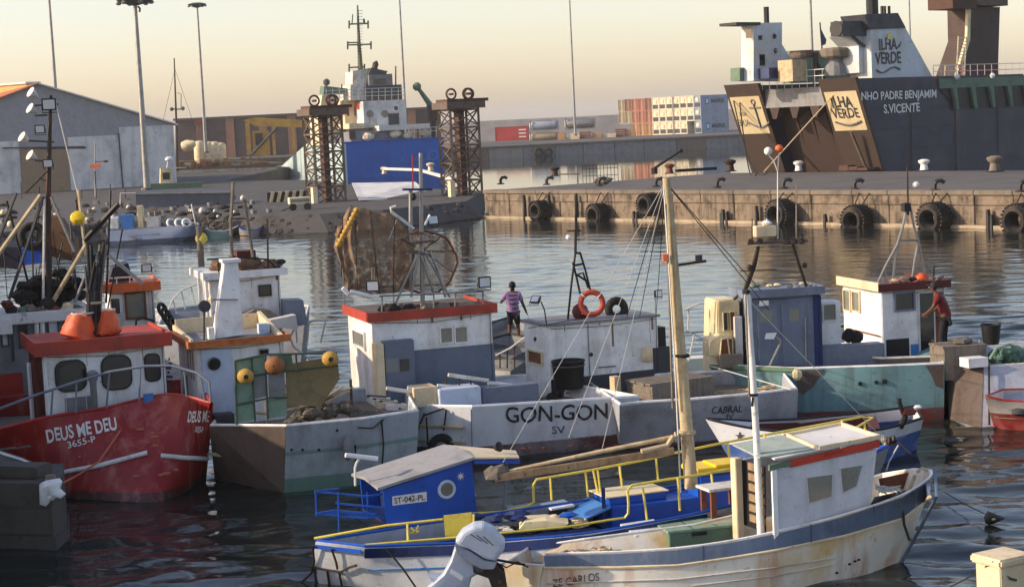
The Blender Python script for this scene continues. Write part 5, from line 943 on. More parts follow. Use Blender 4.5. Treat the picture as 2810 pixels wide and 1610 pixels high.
# parapet round the roof top, lit at the left
k = K(); zp = zT + .06
k.hexa([fr.p(-.1, -.1, zp), fr.p(-.04, -.1, zp), fr.p(-.04, b1, zp), fr.p(-.1, b1, zp), fr.p(-.1, -.05, zp + .1), fr.p(-.04, -.05, zp + .1), fr.p(-.04, b1, zp + .2), fr.p(-.1, b1, zp + .2)]); k.bx(fr, -.04, a1, b1 - .05, b1, zp, zp + .32); k.hexa([fr.p(a1 - .04, -.1, zp), fr.p(a1 + .04, -.1, zp), fr.p(a1 + .04, b1, zp), fr.p(a1 - .04, b1, zp), fr.p(a1 - .04, -.05, zp + .04), fr.p(a1 + .04, -.05, zp + .04), fr.p(a1 + .04, b1, zp + .36), fr.p(a1 - .04, b1, zp + .36)]); k.out('parapet', 'cream', rt)
q0, q1 = fr.f(592, 930, .5), fr.f(668, 918, .5); t0, t1 = fr.f(618, 722, .5), fr.f(656, 720, .5)
tw = K().hexa([q0, q1, q1 + fr.v * .5, q0 + fr.v * .5, t0 + fr.v * .1, t1 + fr.v * .1, t1 + fr.v * .42, t0 + fr.v * .42]).out('tower_mast', 'white', rt, bevel=.01); K().hexa([t0 + fr.u * -.05 + fr.v * .05, t1 + fr.u * .05 + fr.v * .05, t1 + fr.u * .05 + fr.v * .47, t0 + fr.u * -.05 + fr.v * .47] + [p + V((0, 0, .07)) for p in (t0 + fr.u * -.05 + fr.v * .05, t1 + fr.u * .05 + fr.v * .05, t1 + fr.u * .05 + fr.v * .47, t0 + fr.u * -.05 + fr.v * .47)]).out('mast_cap', 'white', tw)
K().beam(fr.f(585, 822, .45), fr.f(652, 822, .45), .05, .03).out('mast_bracket', 'grey', tw); K().lathe(fr.f(586, 820, .45), (-1, 0, 0), [(.05, 0), (.09, .05), (.01, .12)], 8).out('horn', 'yellow_cream', tw)
K().lathe(fr.f(561, 840, .6), -fr.v, [(.13, -.03), (.13, .05), (.1, .06)], 16).out('search_lamp', 'dark_grey', rt, True); K().tube(PX(fr, .6, (560, 856), (560, 940)), .018, 5).out('lamp_stalk', 'iron', rt); fbx(K(), fr, 572, 900, 590, 930, .3, .6).out('vent_box', 'white', rt); fbx(K(), fr, 712, 890, 740, 918, .8, 1.1).out('vent_box', 'cab_white_blue', rt)
# green cage over the deck
cf2 = Fr(645, 1160, 1.4, 12); cg = rt
k = K()
for p in (((645, 990), (728, 972), (925, 968)), ((645, 990), (650, 1165)), ((690, 982), (700, 1155)), ((728, 972), (735, 1150)), ((650, 1110), (735, 1092), (790, 1090)), ((650, 1040), (728, 1024), (925, 1002)), ((812, 970), (815, 1020))): k.tube(PX(cf2, 0, *p), .022, 5)
k.out('cage_frame', mat('cage_green', (58, 84, 66), .6, dirt=(60, 56, 46), da=.4) and 'cage_green', rt)
mat('olive_net', (128, 116, 82), .9, dirt=(88, 80, 60), da=.6, ds=3); mat('panel_green', (124, 152, 132), .7, dirt=(96, 108, 92), da=.5, ds=3)
for pts, m, b in (((( 648, 992), (688, 983), (698, 1150), (652, 1160)), 'panel_green', .05), (((692, 982), (724, 974), (732, 1020), (694, 1030)), 'panel_green', .05), (((736, 1024), (780, 1020), (784, 1088), (738, 1094)), 'grey', .04), (((696, 1034), (732, 1026), (734, 1086), (700, 1094)), 'grey', .05), (((784, 1000), (925, 975), (932, 1040), (880, 1115), (786, 1110)), 'olive_net', .12), (((735, 1096), (785, 1092), (788, 1140), (738, 1148)), 'panel_green', .09), (((740, 976), (800, 973), (806, 1015), (742, 1020)), 'green_paint', .14)): K().prism(PX(cf2, b, *pts), cf2.v * .02).out('cage_panel', m, rt)
for x, y, m, lab in ((674, 1032, 'buoy_yellow', 'small yellow ring float hung on the green cage corner'), (754, 1002, 'buoy_brown', 'brown oval float tied between the cage panels'), (906, 984, 'buoy_yellow', 'large yellow round float hung before the cream cabin side')):
    c = cf2.f(x, y, -.12); o = K().ball(c, .16 if x != 754 else .19, 12, (1.1, .7, 1)).out('float', m, label=lab, cat='float', smooth=True); K().lathe(c, -cf2.v, [(.05, .08), (.05, .125)], 8).out('float_eye', 'iron', o)
# net pile on the stern
k = K()
for i in range(60): f = rr.random(); x = 800 + 230 * f; k.ball(fr.f(x, 1160 - 70 * math.sin(3.0 * min(1, f * 1.25)) * rr.uniform(.2, 1) - 15 * f, -1.2 - rr.uniform(0, .4)), rr.uniform(.06, .15), 6, (1.4, 1, .8), .25)
k.out('net_heap', 'net_grey', rt, kind='stuff')
for p in (((790, 1165), (880, 1118), (968, 1060)), ((820, 1150), (900, 1100), (960, 1072)), ((655, 1128), (740, 1135), (860, 1108), (940, 1060))): K().tube(PX(fr, -1.5, *p), .03, 5).out('net_rope', 'rope', rt)
K().tube(PX(fr, -1.5, (962, 1040), (965, 1120), (975, 1170)), .03, 6).out('stern_post', 'iron', rt); K().tube(PX(fr, -1.4, (725, 1080), (735, 1215)), .015, 5).out('hanging_rope', 'rope', rt)
fbx(K(), fr, 590, 1140, 645, 1168, -1, -.6).out('deck_box', 'dark_grey', rt)
rail_px(rt, Fr(800, 950, 1.9, 10), .0, ((925, 876), (860, 880), (812, 895), (796, 925), (805, 950), (850, 985), (900, 1035)), [((812, 895), (815, 940)), ((848, 882), (842, 950)), ((894, 878), (880, 940))], .03)
k = K()
for i in range(6): K().tube(PX(fr, -1.3, (1005 + i * 9, 1086 + i * 3), (1060 + i * 10, 1090 + i * 4)), .035, 6).out('stern_pipe', 'steel_white' if i % 2 else 'dark_grey', rt)
# ---------------------------------------------------------------- boat with the big brown net (E)
fr = Fr(1020, 880, 2.98, 18)
rt = root('fishing_boat', at(1400, 1240), 'white boat with two tone cabin, red roof edge and serif name on its stern', 'fishing boat', 'fishing boats rafted together')
mat('hull_e', (206, 208, 212), .55, dirt=(160, 162, 166), da=.45, ds=1.2, streak=(120, 112, 106), sa=.35, bands=[(.3, (92, 44, 38)), (.03, (70, 60, 56))], jit=.1)
T, Bt, hh = hull(rt, [(1060, 1113, 1.15), (1295, 1117, 1.2), (1755, 1089, 1.1), (1440, 1030, 1.15), (1000, 1060, 1.15)], [(1072, 1262), (1295, 1264), (1742, 1250), (1500, 1190), (1015, 1190)], 'hull_e', .85, 'white', planar=((1, 2),))
pt = Surf(hh, plane3(T[1], T[2], Bt[1])); lettering('GON-GON', pt.at(1386, 1161), pt.at(1667, 1149), .37, pt.n, 'letter_black', rt, bold=.012, onto=pt); lettering('SV', pt.at(1514, 1190), pt.at(1550, 1187), .17, pt.n, 'letter_black', rt, onto=pt)
K().tube([pt.at(1293, 1122, .01), pt.at(1296, 1250, .01)], .012, 4).out('plank_seam', 'grey', rt)
rr = random.Random(9)
for i in range(16): x = rr.uniform(1400, 1735); q = pt.at(x, rr.uniform(1222, 1246), .02); K().ball(q, .03, 6, (rr.uniform(1, 3), .4, .8)).out('barnacle_patch', 'rope_red' if i % 3 else 'concrete', rt)
a1, b1, zB, zT = house(fr, rt, 1350, 927, 880, 1075, 'white', None, 'red_roof', zb=.8, roofh=.12, rm='rust_grey', over=.06)
mat('cabin_grey', (102, 112, 130), .55, dirt=(84, 94, 118), da=.4, streak=(74, 82, 100), sa=.3)
zl = fr.fa(1240, 952)[1]; aS = fr.fa(1127, 950)[0]; a0 = fr.fa(1046, 950)[0]; zs = fr.fa(1046, 934)[1]
K().bx(fr, aS, a1 + .01, -.02, .0, .8, zl).out('lower_panel', 'cabin_grey', rt); st = K().bx(fr, a0, aS, -.3, -.001, .8, zs).out('stair_box', 'cabin_grey', rt, bevel=.01)
fbx(K(), fr, 1098, 986, 1124, 1016, -.32, -.29).out('vent_opening', 'glass_dark', st); fbx(K(), fr, 1058, 984, 1096, 1020, -.31, -.29).out('worn_patch', 'grey', st); K().bx(fr, a0 - .2, a0 - .02, -.32, .1, .8, zs - .04).out('corner_locker', 'cream', rt, bevel=.01)
window(fr, rt, (1208, 901, 1240, 937), frame='white', pane='glass_pale', fw_=.035); window(fr, rt, (1248, 899, 1281, 936), frame='white', pane='glass_pale', fw_=.035); window(fr, rt, (972, 905, 1004, 955), side=True, frame='white', pane='glass_pale', fw_=.05)
zr = zT + .12
rail_px(rt, fr, .05, ((1040, 812), (1180, 806), (1325, 799)), [((1325, 799), (1325, 848)), ((1250, 803), (1248, 850)), ((1190, 806), (1190, 860)), ((1048, 812), (1048, 866))], .024, 'grey'); rail_px(rt, fr, b1 - .1, ((945, 790), (1080, 785), (1240, 780)), [((945, 790), (945, 840)), ((1080, 785), (1080, 840))], .024, 'grey')
K().tube(PX(fr, -.02, (962, 800), (1024, 815)), .05, 8).out('tube_light', 'plastic_white', rt, True); K().tube(PX(fr, -.02, (940, 790), (955, 806)), .05, 8).out('tube_light', 'plastic_white', rt, True)
flood(fr.f(1023, 784, -.05), (0, -1, -.05), rt, .145); flood(fr.f(1328, 774, .05), (.45, -1, 0), rt, .15); flood(fr.f(1187, 604, .9), (.5, -1, .2), rt, .13)
K().tube(PX(fr, -.05, (1020, 766), (1020, 735), (1027, 735), (1027, 766)), .012, 4).out('lamp_bracket', 'rope', rt)
mt = K().tube(PX(fr, .9, (1160, 862), (1157, 640), (1154, 420)), .055, 8, .04).out('mast', 'steel', rt, True); K().tube(PX(fr, .9, (1128, 800), (1127, 640), (1127, 520)), .045, 8).out('mast', 'steel', rt, True)
K().beam(fr.f(1105, 520, .9), fr.f(1185, 520, .9), .1, .05).out('spreader', 'blue_dark', mt); K().tube(PX(fr, .9, (1154, 430), (1156, 520)), .025, 5).out('aerial', 'steel_white', mt); K().ball(fr.f(1134, 540, .8), .07, 8, (1, 1, 1.3)).out('radar_reflector', 'black', mt); K().tube(PX(fr, .9, (1132, 425), (1133, 520)), .018, 5).out('aerial', 'red', mt)
for p in (((1145, 700), (1075, 855)), ((1150, 690), (1128, 815)), ((1165, 690), (1235, 815)), ((1180, 690), (1208, 760), (1222, 815)), ((1155, 700), (1190, 800))): K().tube(PX(fr, .8, *p), .03, 6).out('mast_leg', 'steel', rt)
for p in (((1120, 670), (1190, 660)), ((1118, 690), (1180, 700)), ((1126, 642), (1162, 640)), ((1100, 655), (1140, 676))): K().beam(fr.f(*p[0], .8), fr.f(*p[1], .8), .05, .05).out('winch_bar', 'rust_grey', rt)
K().tube(PX(fr, .8, (1136, 628), (1100, 600), (1075, 582), (1072, 570), (1086, 566)), .035, 6).out('davit', 'steel_white', rt, True); K().tube(PX(fr, .8, (1088, 604), (1050, 700)), .01, 4).out('davit_line', 'rope_pale', rt); K().tube(PX(fr, .7, (1166, 618), (1180, 590)), .03, 5).out('lamp_bracket', 'white', rt)
for x in range(1050, 1330, 24): K().ball(fr.f(x, 848 - (x - 1050) * .03, rr.uniform(.5, 1.3)), rr.uniform(.1, .18), 7, (1.3, 1, .8), .2).out('roof_gear', rr.choice(['net_black', 'wood_grey', 'rust', 'dark_grey']), rt)
# the hung net: a heavy folded bag and a thin open part on a hoop
nr = root('fishing_net', fr.f(1040, 806, 1.2), 'huge brown net hung from the mast above the red edged cabin roof', 'net')
TOPL, BOTL = [(913, 635), (959, 566), (989, 575), (1065, 583), (1138, 640)], [(926, 700), (944, 800), (990, 806), (1060, 806), (1126, 800)]
def pol(L_, t): t *= len(L_) - 1; i = min(int(t), len(L_) - 2); t -= i; return L_[i][0] + (L_[i + 1][0] - L_[i][0]) * t, L_[i][1] + (L_[i + 1][1] - L_[i][1]) * t
k = K(); NU, NV = 64, 28
for back in (0, .035):
    for i in range(NU + 1):
        for j in range(NV + 1):
            u_, v_ = i / NU, j / NV; (x0, y0), (x1, y1) = pol(TOPL, u_), pol(BOTL, u_); sag = 5 * math.sin(u_ * 21) * (1 - v_)
            k.v.append(fr.f(x0 + (x1 - x0) * v_ + 5 * math.sin(v_ * 7 + u_ * 5), y0 + (y1 - y0) * v_ + sag, .95 + back - .28 * math.sin(3.14 * v_) * math.sin(3.14 * u_) + (.07 * math.sin(u_ * 46 + 2.5 * math.sin(v_ * 4 + u_ * 3)) + .05 * math.sin(u_ * 19 - v_ * 5)) * (.35 + .65 * v_) + .03 * math.sin(v_ * 23 + u_ * 11)))
st_ = (NU + 1) * (NV + 1)
for i in range(NU):
    for j in range(NV): a = i * (NV + 1) + j; k.f += [(a, a + 1, a + NV + 2, a + NV + 1), (st_ + a, st_ + a + NV + 1, st_ + a + NV + 2, st_ + a + 1)]
veil('net_sheet', (146, 118, 92), .38, .92, 7); veil('net_veil', (140, 108, 82), .1, .5, 6); k.out('net_bag', 'net_sheet', nr, True)
for i in range(4): u_ = .15 + .22 * i; K().tube([fr.f(*[p + (q - p) * v_ for p, q in zip(pol(TOPL, u_), pol(BOTL, u_ + .1 * math.sin(i)))], .58) for v_ in (0, .2, .4, .6, .8, 1)], .014, 4).out('net_rope', 'rope_dark', nr)
k = K(); C2 = (1165, 720); R2 = (88, 86)
def inell(x, y): return ((x - C2[0]) / R2[0]) ** 2 + ((y - C2[1]) / R2[1]) ** 2 < 1
def npt(x, y): d = ((x - C2[0]) / R2[0]) ** 2 + ((y - C2[1]) / R2[1]) ** 2; return fr.f(x + 3 * math.sin(y * .09), y + 3 * math.sin(x * .07), 1.25 + .35 * (1 - d))
for fam in (1, -1):
    for c in range(-200, 201, 6):
        pts = []
        for t in range(-130, 131, 10):
            x, y = C2[0] + t, C2[1] + fam * t * .7 + c
            if inell(x, y): pts.append(npt(x, y))
        if len(pts) > 1: k.tube(pts, .009, 3)
k.out('netting', mat('net_thin', (138, 106, 80), .9, dirt=(100, 74, 56), da=.4) and 'net_thin', nr, kind='stuff')
k = K(); k.v = [npt(C2[0] + R2[0] * s * .98 * math.cos(a * .2244), C2[1] + R2[1] * s * .98 * math.sin(a * .2244)) for s in (.05, .3, .6, .8, 1) for a in range(28)]; k.f = [(r * 28 + a, r * 28 + (a + 1) % 28, r * 28 + 28 + (a + 1) % 28, r * 28 + 28 + a) for r in range(4) for a in range(28)]; k.out('net_veil', 'net_veil', nr, True)
K().tube([npt(C2[0] + R2[0] * math.cos(a * .2244), C2[1] + R2[1] * math.sin(a * .2244)) for a in range(28)], .03, 5, closed=True).out('hoop', 'wood_brown', nr)
for a in (20, 75, 130, 200, 300, 340): K().tube([npt(1160, 690), npt(C2[0] + R2[0] * .97 * math.cos(math.radians(a)), C2[1] + R2[1] * .97 * math.sin(math.radians(a)))], .018, 5).out('net_fold', 'net', nr)
for i in range(9): f = i / 8; K().ball(fr.f(979 - 50 * f, 577 + 94 * f, .52), .075, 8, (1, 1, .9)).out('float', 'buoy_yellow', nr, True)
# stern gear of E
fbx(K(), fr, 1206, 1070, 1322, 1112, -1.5, -.9).out('hatch_box', 'cab_white_blue', rt, bevel=.015); fbx(K(), fr, 1322, 1066, 1480, 1100, -1.4, -1.0).out('deck_box', 'cabin_grey', rt, bevel=.015); fbx(K(), fr, 1135, 1066, 1204, 1112, -1.3, -.7).out('deck_box', 'cream', rt, bevel=.015)
for p in (((1060, 1065), (1135, 1076)), ((1118, 1065), (1200, 1078)), ((1230, 1028), (1340, 1044)), ((1200, 1058), (1280, 1062)), ((1340, 1050), (1410, 1058))): K().tube(PX(fr, -1.1, *p), .045, 7).out('pipe', 'steel_white', rt, True)
for x in (1225, 1260, 1292): K().tube(PX(fr, -1.1, (x, 1032), (x, 1066)), .02, 5).out('stanchion', 'iron', rt)
for p in (((1100, 1070), (1102, 1118)), ((1135, 1070), (1138, 1125)), ((1170, 1130), (1140, 1200), (1128, 1250)), ((1175, 1145), (1178, 1220)), ((1168, 1140), (1220, 1118), (1270, 1112)), ((1230, 1120), (1222, 1180))): K().tube([pt.at(x, y, .08) for x, y in p], .02, 5).out('fender_rope', 'rope_dark', rt)
pe = pt
K().tube([pe.at(1140, 1165, .06), pe.at(1275, 1170, .06)], .04, 6).out('fender_bar', 'wood_pale', rt); K().tube([pe.at(1140, 1205, .06), pe.at(1280, 1212, .06)], .03, 6).out('fender_bar', 'wood_pale', rt)
for x, y, R_ in ((1216, 1224, .2), (1155, 1250, .17)): K().torus(pe.at(x, y, .12), pe.n, R_, .09, 18, 8).out('tyre', 'rubber', label='black tyre fender tied to the serif lettered boat' if x == 1216 else 'smaller black tyre half under water beside the green banded hull', cat='tyre', smooth=True)
for x, y in ((1360, 1092), (1520, 1092), (1600, 1085)): coil(rt, at(x, y, .9), .18, 'rope' if x != 1520 else 'rope_dark')
tangle(rt, [at(1420, 1085, .9), at(1580, 1080, .9)], 'rope_dark', seed=3); tangle(rt, [at(1470, 1090, .9)], 'rope_pale', seed=4)
# ---------------------------------------------------------------- boat F
fr = Fr(1505, 896, 2.5, 22)
rt = root('fishing_boat', at(1980, 1200), 'plain white cabin boat with life ring on its roof and black painted name', 'fishing boat', 'fishing boats rafted together')
mat('hull_f', (168, 170, 178), .6, dirt=(124, 122, 122), da=.55, ds=1.6, streak=(96, 92, 90), sa=.4, bands=[(.1, (96, 60, 50))])
T, Bt, hh = hull(rt, [(1700, 1112, 1.1), (1760, 1105, 1.1), (1890, 1098, 1.1), (2040, 1085, 1.12), (2190, 1068, 1.15), (2140, 1010, 1.15), (1600, 1040, 1.1)], [(1700, 1228), (1760, 1228), (1890, 1224), (2040, 1212), (2182, 1198), (2140, 1140), (1610, 1150)], 'hull_f', .8, 'white', planar=((2, 3), (3, 4)))
pt = Surf(hh, plane3(T[2], T[4], Bt[3])); lettering('CABRAL', pt.at(1952, 1136), pt.at(2036, 1130), .19, pt.n, 'letter_black', rt, bold=.01, onto=pt); lettering('IV', pt.at(1993, 1149), pt.at(2012, 1148), .12, pt.n, 'letter_black', rt, onto=pt)
a1, b1, zB, zT = house(fr, rt, 1805, 1437, 896, 1060, 'white', None, None, zb=.8)
K().bx(fr, -.05, a1 + .05, -.06, b1 + .05, zT, zT + .05).out('roof', 'grey', rt); K().bx(fr, .0, a1 + .005, -.015, .0, .8, fr.fa(1700, 1022)[1]).out('lower_panel', 'dark_grey', rt); K().tube([fr.p(fr.fa(1612, 880)[0], -.015, .9), fr.p(fr.fa(1612, 880)[0], -.015, zT)], .014, 4).out('wall_seam', 'grey', rt)
window(fr, rt, (1452, 960, 1490, 1000), side=True, frame='cream', pane='wood_brown', fw_=.03); K().lathe(fr.f(1620, 972, -.04), -fr.v, [(.04, 0), (.05, .05)], 8).out('padlock', 'iron', rt); K().beam(fr.f(1642, 1008, -.02), fr.f(1690, 1004, -.02), .02, .02).out('handle', 'iron', rt)
K().lathe(fr.f(1777, 992, -.1), (0, 0, 1), [(.1, 0), (.13, .03), (.13, .3), (.08, .35)], 12).out('fender', 'cream', rt, True); fbx(K(), fr, 1792, 955, 1840, 1020, -.02, .6).out('deck_locker', 'dark_grey', rt); K().bx(fr, a1, a1 + .35, .3, 1.2, .8, zT - .3).out('side_locker', 'black', rt)
zr = zT + .05
c = fr.f(1624, 832, .25); lr = K().torus(c, (.05, -1, .15), .26, .065, 24, 10).out('life_ring', 'red_roof', label='faded red life ring standing on the plain white cabin roof', cat='life ring', smooth=True)
for a in (45, 135, 225, 315): K().torus(c + V((.26 * math.cos(math.radians(a)), .0, .26 * math.sin(math.radians(a)))), (-math.sin(math.radians(a)), 0, math.cos(math.radians(a))), .068, .012, 10, 5).out('ring_band', 'rope_pale', lr)
K().torus(fr.f(1692, 848, .7), (.3, -1, .1), .2, .1, 16, 8).out('tyre', 'rubber', label='black tyre propped behind the life ring', cat='tyre', smooth=True); K().ball(fr.f(1592, 855, .6), .2, 10, (1, .7, 1)).out('float', 'red_brown', label='dark red float wedged beside the life ring', cat='float', smooth=True)
mt = K().tube(PX(fr, .6, (1579, 694), (1580, 610), (1581, 530)), .035, 6, .025).out('mast', 'black', rt)
for p in (((1579, 694), (1568, 780), (1558, 878)), ((1592, 694), (1606, 740), (1621, 800)), ((1579, 694), (1594, 694)), ((1572, 720), (1582, 760), (1592, 806)), ((1580, 752), (1612, 772)), ((1576, 728), (1600, 724)), ((1582, 755), (1600, 748), (1614, 790))): K().tube(PX(fr, .6, *p), .026, 6).out('mast_strut', 'black', rt)
K().beam(fr.f(1556, 634, .6), fr.f(1595, 633, .6), .03, .03).out('spreader', 'black', mt); K().lathe(fr.f(1560, 652, .55), (0, 0, 1), [(.05, -.04), (.07, 0), (.05, .06)], 10).out('lamp', 'white', mt)
flood(fr.f(1470, 823, .1), (-.4, -.6, .7), rt, .12); K().tube(PX(fr, .1, (1484, 827), (1494, 850), (1500, 892)), .016, 5).out('lamp_stalk', 'iron', rt); flood(fr.f(1805, 806, .6), (.6, -.8, .1), rt, .11); K().tube(PX(fr, .6, (1798, 820), (1799, 865)), .015, 5).out('lamp_stalk', 'steel', rt)
K().tube(PX(fr, -.1, (1450, 900), (1560, 880), (1600, 876)), .012, 4).out('cable', 'rope_dark', rt); K().lathe(fr.f(1470, 930, -.02), (-.9, -.4, 0), [(.05, 0), (.05, .03)], 10).out('side_lamp', 'rust', rt)
# hatch with planked lid
hf = Fr(1791, 1100, 1.0, 30); hf.o = at(1791, 1104, .95); ht = root('deck_hatch', hf.o, 'grey planked hatch with loose lid boards on the stern deck beside the wooden mast', 'hatch')
a1h = hf.fa(1960, 1080)[0]; b1h = 1.0; zt_ = hf.fa(1791, 1058)[1]; K().bx(hf, 0, a1h, 0, b1h, .8, zt_).out('coaming', 'wood_grey', ht)
for i in range(5): b = b1h * i / 5; K().bx(hf, -.05 + rr.uniform(-.03, .03), a1h * rr.uniform(.95, 1.05), b, b + b1h / 5 - .015, zt_, zt_ + .035 + rr.uniform(0, .015)).out('lid_board', 'wood_grey', ht)
for i in range(4): K().bx(hf, -.012, -.001, .05, b1h - .05, .85 + i * .1, .93 + i * .1).out('side_board', 'wood_grey', ht)
fbx(K(), hf, 1686, 1034, 1706, 1098, .9, 1.1).out('hatch_post', 'wood_pale', ht)
p_ = Fr(1560, 1040, .9, 0)
t_ = root('fish_tub', fr.f(1560, 1062, -.5), 'large black fish tub standing against the plain white cabin', 'tub'); q = fr.f(1562, 1064, -.45)
K().lathe(q, (0, 0, 1), [(.3, 0), (.33, .05), (.37, .58), (.39, .6), (.39, .64), (.35, .64), (.31, .1)], 18).out('body', 'black', t_, True); K().lathe(q + V((0, 0, .5)), (0, 0, 1), [(.372, 0), (.385, .02), (.372, .04)], 18).out('rim', 'dark_grey', t_)
# rails between F and G
rail_px(rt, Fr(1880, 1000, 1.0, 10), .2, ((1875, 852), (1920, 832), (1970, 832), (1968, 900)), [((1890, 845), (1888, 910)), ((1880, 905), (1930, 930)), ((1930, 930), (1948, 1010)), ((1905, 915), (1890, 990))], .024)
fbx(K(), Fr(1880, 1000, 1.0, 10), 1885, 985, 1945, 1030, .3, .9).out('white_locker', 'panel_pale', rt); 
for x, y in ((2040, 1082), (2110, 1070)): coil(rt, at(x, y, .85), .17)
tangle(rt, [at(1990, 1085, .85), at(2080, 1075, .85)], 'rope', seed=5)
# ---------------------------------------------------------------- boat G, blue grey doors and teal hull
fr = Fr(2050, 815, 2.86, 9)
rt = root('fishing_boat', at(2400, 1180), 'weathered teal sterned boat with blue grey double doors and radar mast', 'fishing boat', 'fishing boats rafted together')
mat('hull_g', (112, 150, 154), .6, dirt=(84, 104, 104), da=.6, ds=1.3, streak=(74, 84, 84), sa=.5, ss=3, bands=[(.3, (118, 44, 38))])
T, Bt, hh = hull(rt, [(1950, 1003, 1.25), (2185, 1013, 1.3), (2440, 1005, 1.3), (2592, 998, 1.3), (2600, 940, 1.25), (1960, 950, 1.25)], [(1965, 1130), (2185, 1166), (2440, 1190), (2585, 1198), (2600, 1110), (1975, 1085)], 'hull_g', .95, 'white', planar=((1, 2), (2, 3)))
pt = Surf(hh, plane3(T[1], T[3], Bt[2]))
for pts in (((2186, 1015), (2262, 1013), (2232, 1058), (2205, 1080), (2188, 1074)), ((2540, 1002), (2590, 1000), (2588, 1066), (2568, 1058), (2556, 1030))): K().prism([pt.at(x, y, .004) for x, y in pts], pt.n * .012).out('bare_patch', 'side_brown', rt)
for x, y, r in ((2360, 1052, .05), (2427, 1046, .06), (2404, 1048, .045)): K().lathe(pt.at(x, y), pt.n, [(r, 0), (r, .03), (r * .6, .035)], 10).out('scupper', 'black', rt)
K().tube([T[0] + V((0, 0, -.02)), T[1] + V((0, 0, -.02))], .06, 6).out('rubbing_rail', 'green_paint', rt); K().ball(at(2186, 1026, 1.2) - V((0, .05, 0)), .12, 8, (1, .6, 1.2), .1).out('corner_fender', 'yellow_cream', rt)
a1, b1, zB, zT = house(fr, rt, 2250, 2030, 815, 1005, 'door_blue', None, 'grey_blue', zb=.9, roofh=.1, over=.05)
for x0, x1 in ((2078, 2139), (2143, 2214)):
    d = fbx(K(), fr, x0, 834, x1, 1000, -.03, -.001).out('door', 'door_blue', rt, bevel=.008); w0 = (x0 + 8, 851, x0 + 41, 883) if x0 < 2100 else (2166, 848, 2194, 880); fbx(K(), fr, w0[0], w0[1], w0[2], w0[3], -.036, -.029).out('door_window', 'glass_pale', d)
K().tube(PX(fr, -.05, (2210, 870), (2212, 1000)), .02, 5).out('pipe', 'steel', rt); fbx(K(), fr, 2085, 826, 2110, 838, -.1, -.03).out('door_lamp', 'white', rt); K().bx(fr, a1 - .17, a1 + .02, -.02, .0, .95, zT - .05).out('corner_panel', 'blue_dark', rt)
for x in (2052, 2064): K().tube(PX(fr, -.08, (x - 6, 812), (x + 2, 1000)), .035, 6).out('corner_pipe', 'steel_white', rt)
for i in range(12): K().ball(fr.p(rr.uniform(.1, a1), rr.uniform(.1, b1), zT + .14), rr.uniform(.05, .1), 6, (1.4, 1, .6), .2).out('roof_gear', rr.choice(['cream', 'green_paint', 'grey']), rt)
ax = fr.fa(2306, 850, .6)[0]; K().bx(fr, a1 + .01, ax, .6, b1, .9, fr.fa(2280, 827, .6)[1]).out('annex', 'white', rt); window(fr, rt, (2258, 836, 2292, 876), b=.6, frame='white', pane='glass_pale', fw_=.03); K().bx(fr, a1 + .03, ax + .9, .1, .55, .9, fr.fa(2300, 950, .1)[1]).out('engine_casing', 'grey_blue', rt, bevel=.015)
# cream side cab, to the left of the doors
zy = fr.fa(2000, 825, .3)[1]; ay = fr.fa(1972, 880, .3)[0]
K().hexa([fr.p(ay - .12, .3, .95), fr.p(-.1, .3, .95), fr.p(-.1, 1.5, .95), fr.p(ay - .12, 1.5, .95), fr.p(ay, .3, zy), fr.p(-.1, .3, zy), fr.p(-.1, 1.5, zy), fr.p(ay, 1.5, zy)]).out('side_cab', 'yellow_cream', rt, bevel=.03)
window(fr, rt, (1984, 858, 1996, 905), b=.28, frame='yellow_cream', pane='glass_dark', fw_=.015); window(fr, rt, (2002, 856, 2016, 905), b=.28, frame='yellow_cream', pane='wood_brown', fw_=.015)
K().prism(PX(fr, .1, (1942, 978), (1944, 935), (1972, 918), (2012, 922), (2014, 980)), fr.v * .5).out('nose_casing', 'yellow_cream', rt, bevel=.03); fbx(K(), fr, 1978, 932, 2010, 972, .06, .12).out('casing_opening', 'wood_brown', rt); K().tube(PX(fr, .03, (1976, 975), (1980, 930), (1996, 924), (2002, 972)), .018, 5).out('hoop', 'yellow_cream', rt); fbx(K(), fr, 2016, 870, 2040, 985, .1, .25).out('side_locker', 'panel_pale', rt); fbx(K(), fr, 1980, 976, 2040, 1005, -.2, .1).out('fish_box', 'concrete', rt)
# radar mast
for p in (((2080, 678), (2062, 740), (2043, 795), (2016, 820), (2014, 838)), ((2082, 676), (2072, 730), (2050, 790), (2030, 850)), ((2176, 670), (2196, 735), (2218, 802))): K().tube(PX(fr, .4, *p), .036, 7).out('mast_leg', 'iron', rt, True)
pm = K().beam(fr.f(2046, 668, .4), fr.f(2212, 660, .4), .3, .06).out('mast_platform', 'rust_grey', rt); fbx(K(), fr, 2074, 622, 2132, 648, .25, .6).out('radar', 'cream', pm, bevel=.02); K().lathe(fr.f(2104, 618, .4), (0, 0, 1), [(.1, 0), (.14, .05), (.05, .12)], 10).out('radar_cap', 'white', pm)
for x, y0, y1, m in ((2134, 468, 655, 'steel_white'), (2185, 500, 660, 'wood_pale'), (2104, 600, 650, 'white'), (2064, 600, 655, 'iron'), (2202, 640, 664, 'iron')): K().tube(PX(fr, .4, (x, y1), (x, y0)), .022, 5, .012).out('aerial', m, pm)
for x in (2060, 2085, 2160, 2180, 2200): K().lathe(fr.f(x, 662, .3), (0, -1, 0), [(.07, -.05), (.07, .05)], 8).out('mast_lamp', 'iron', pm)
c = fr.f(2134, 415, .4); 
for p, m in (((2108, 415), 'white'), ((2138, 408), 'orange')): K().ball(fr.f(*p, .4), .1, 10).out('mast_float', m, pm, True)
K().tube(PX(fr, .4, (2108, 425), (2122, 440), (2134, 470)), .016, 5).out('float_bracket', 'rope_pale', pm); K().tube(PX(fr, .4, (2138, 415), (2134, 470)), .016, 5).out('float_bracket', 'rope_pale', pm)
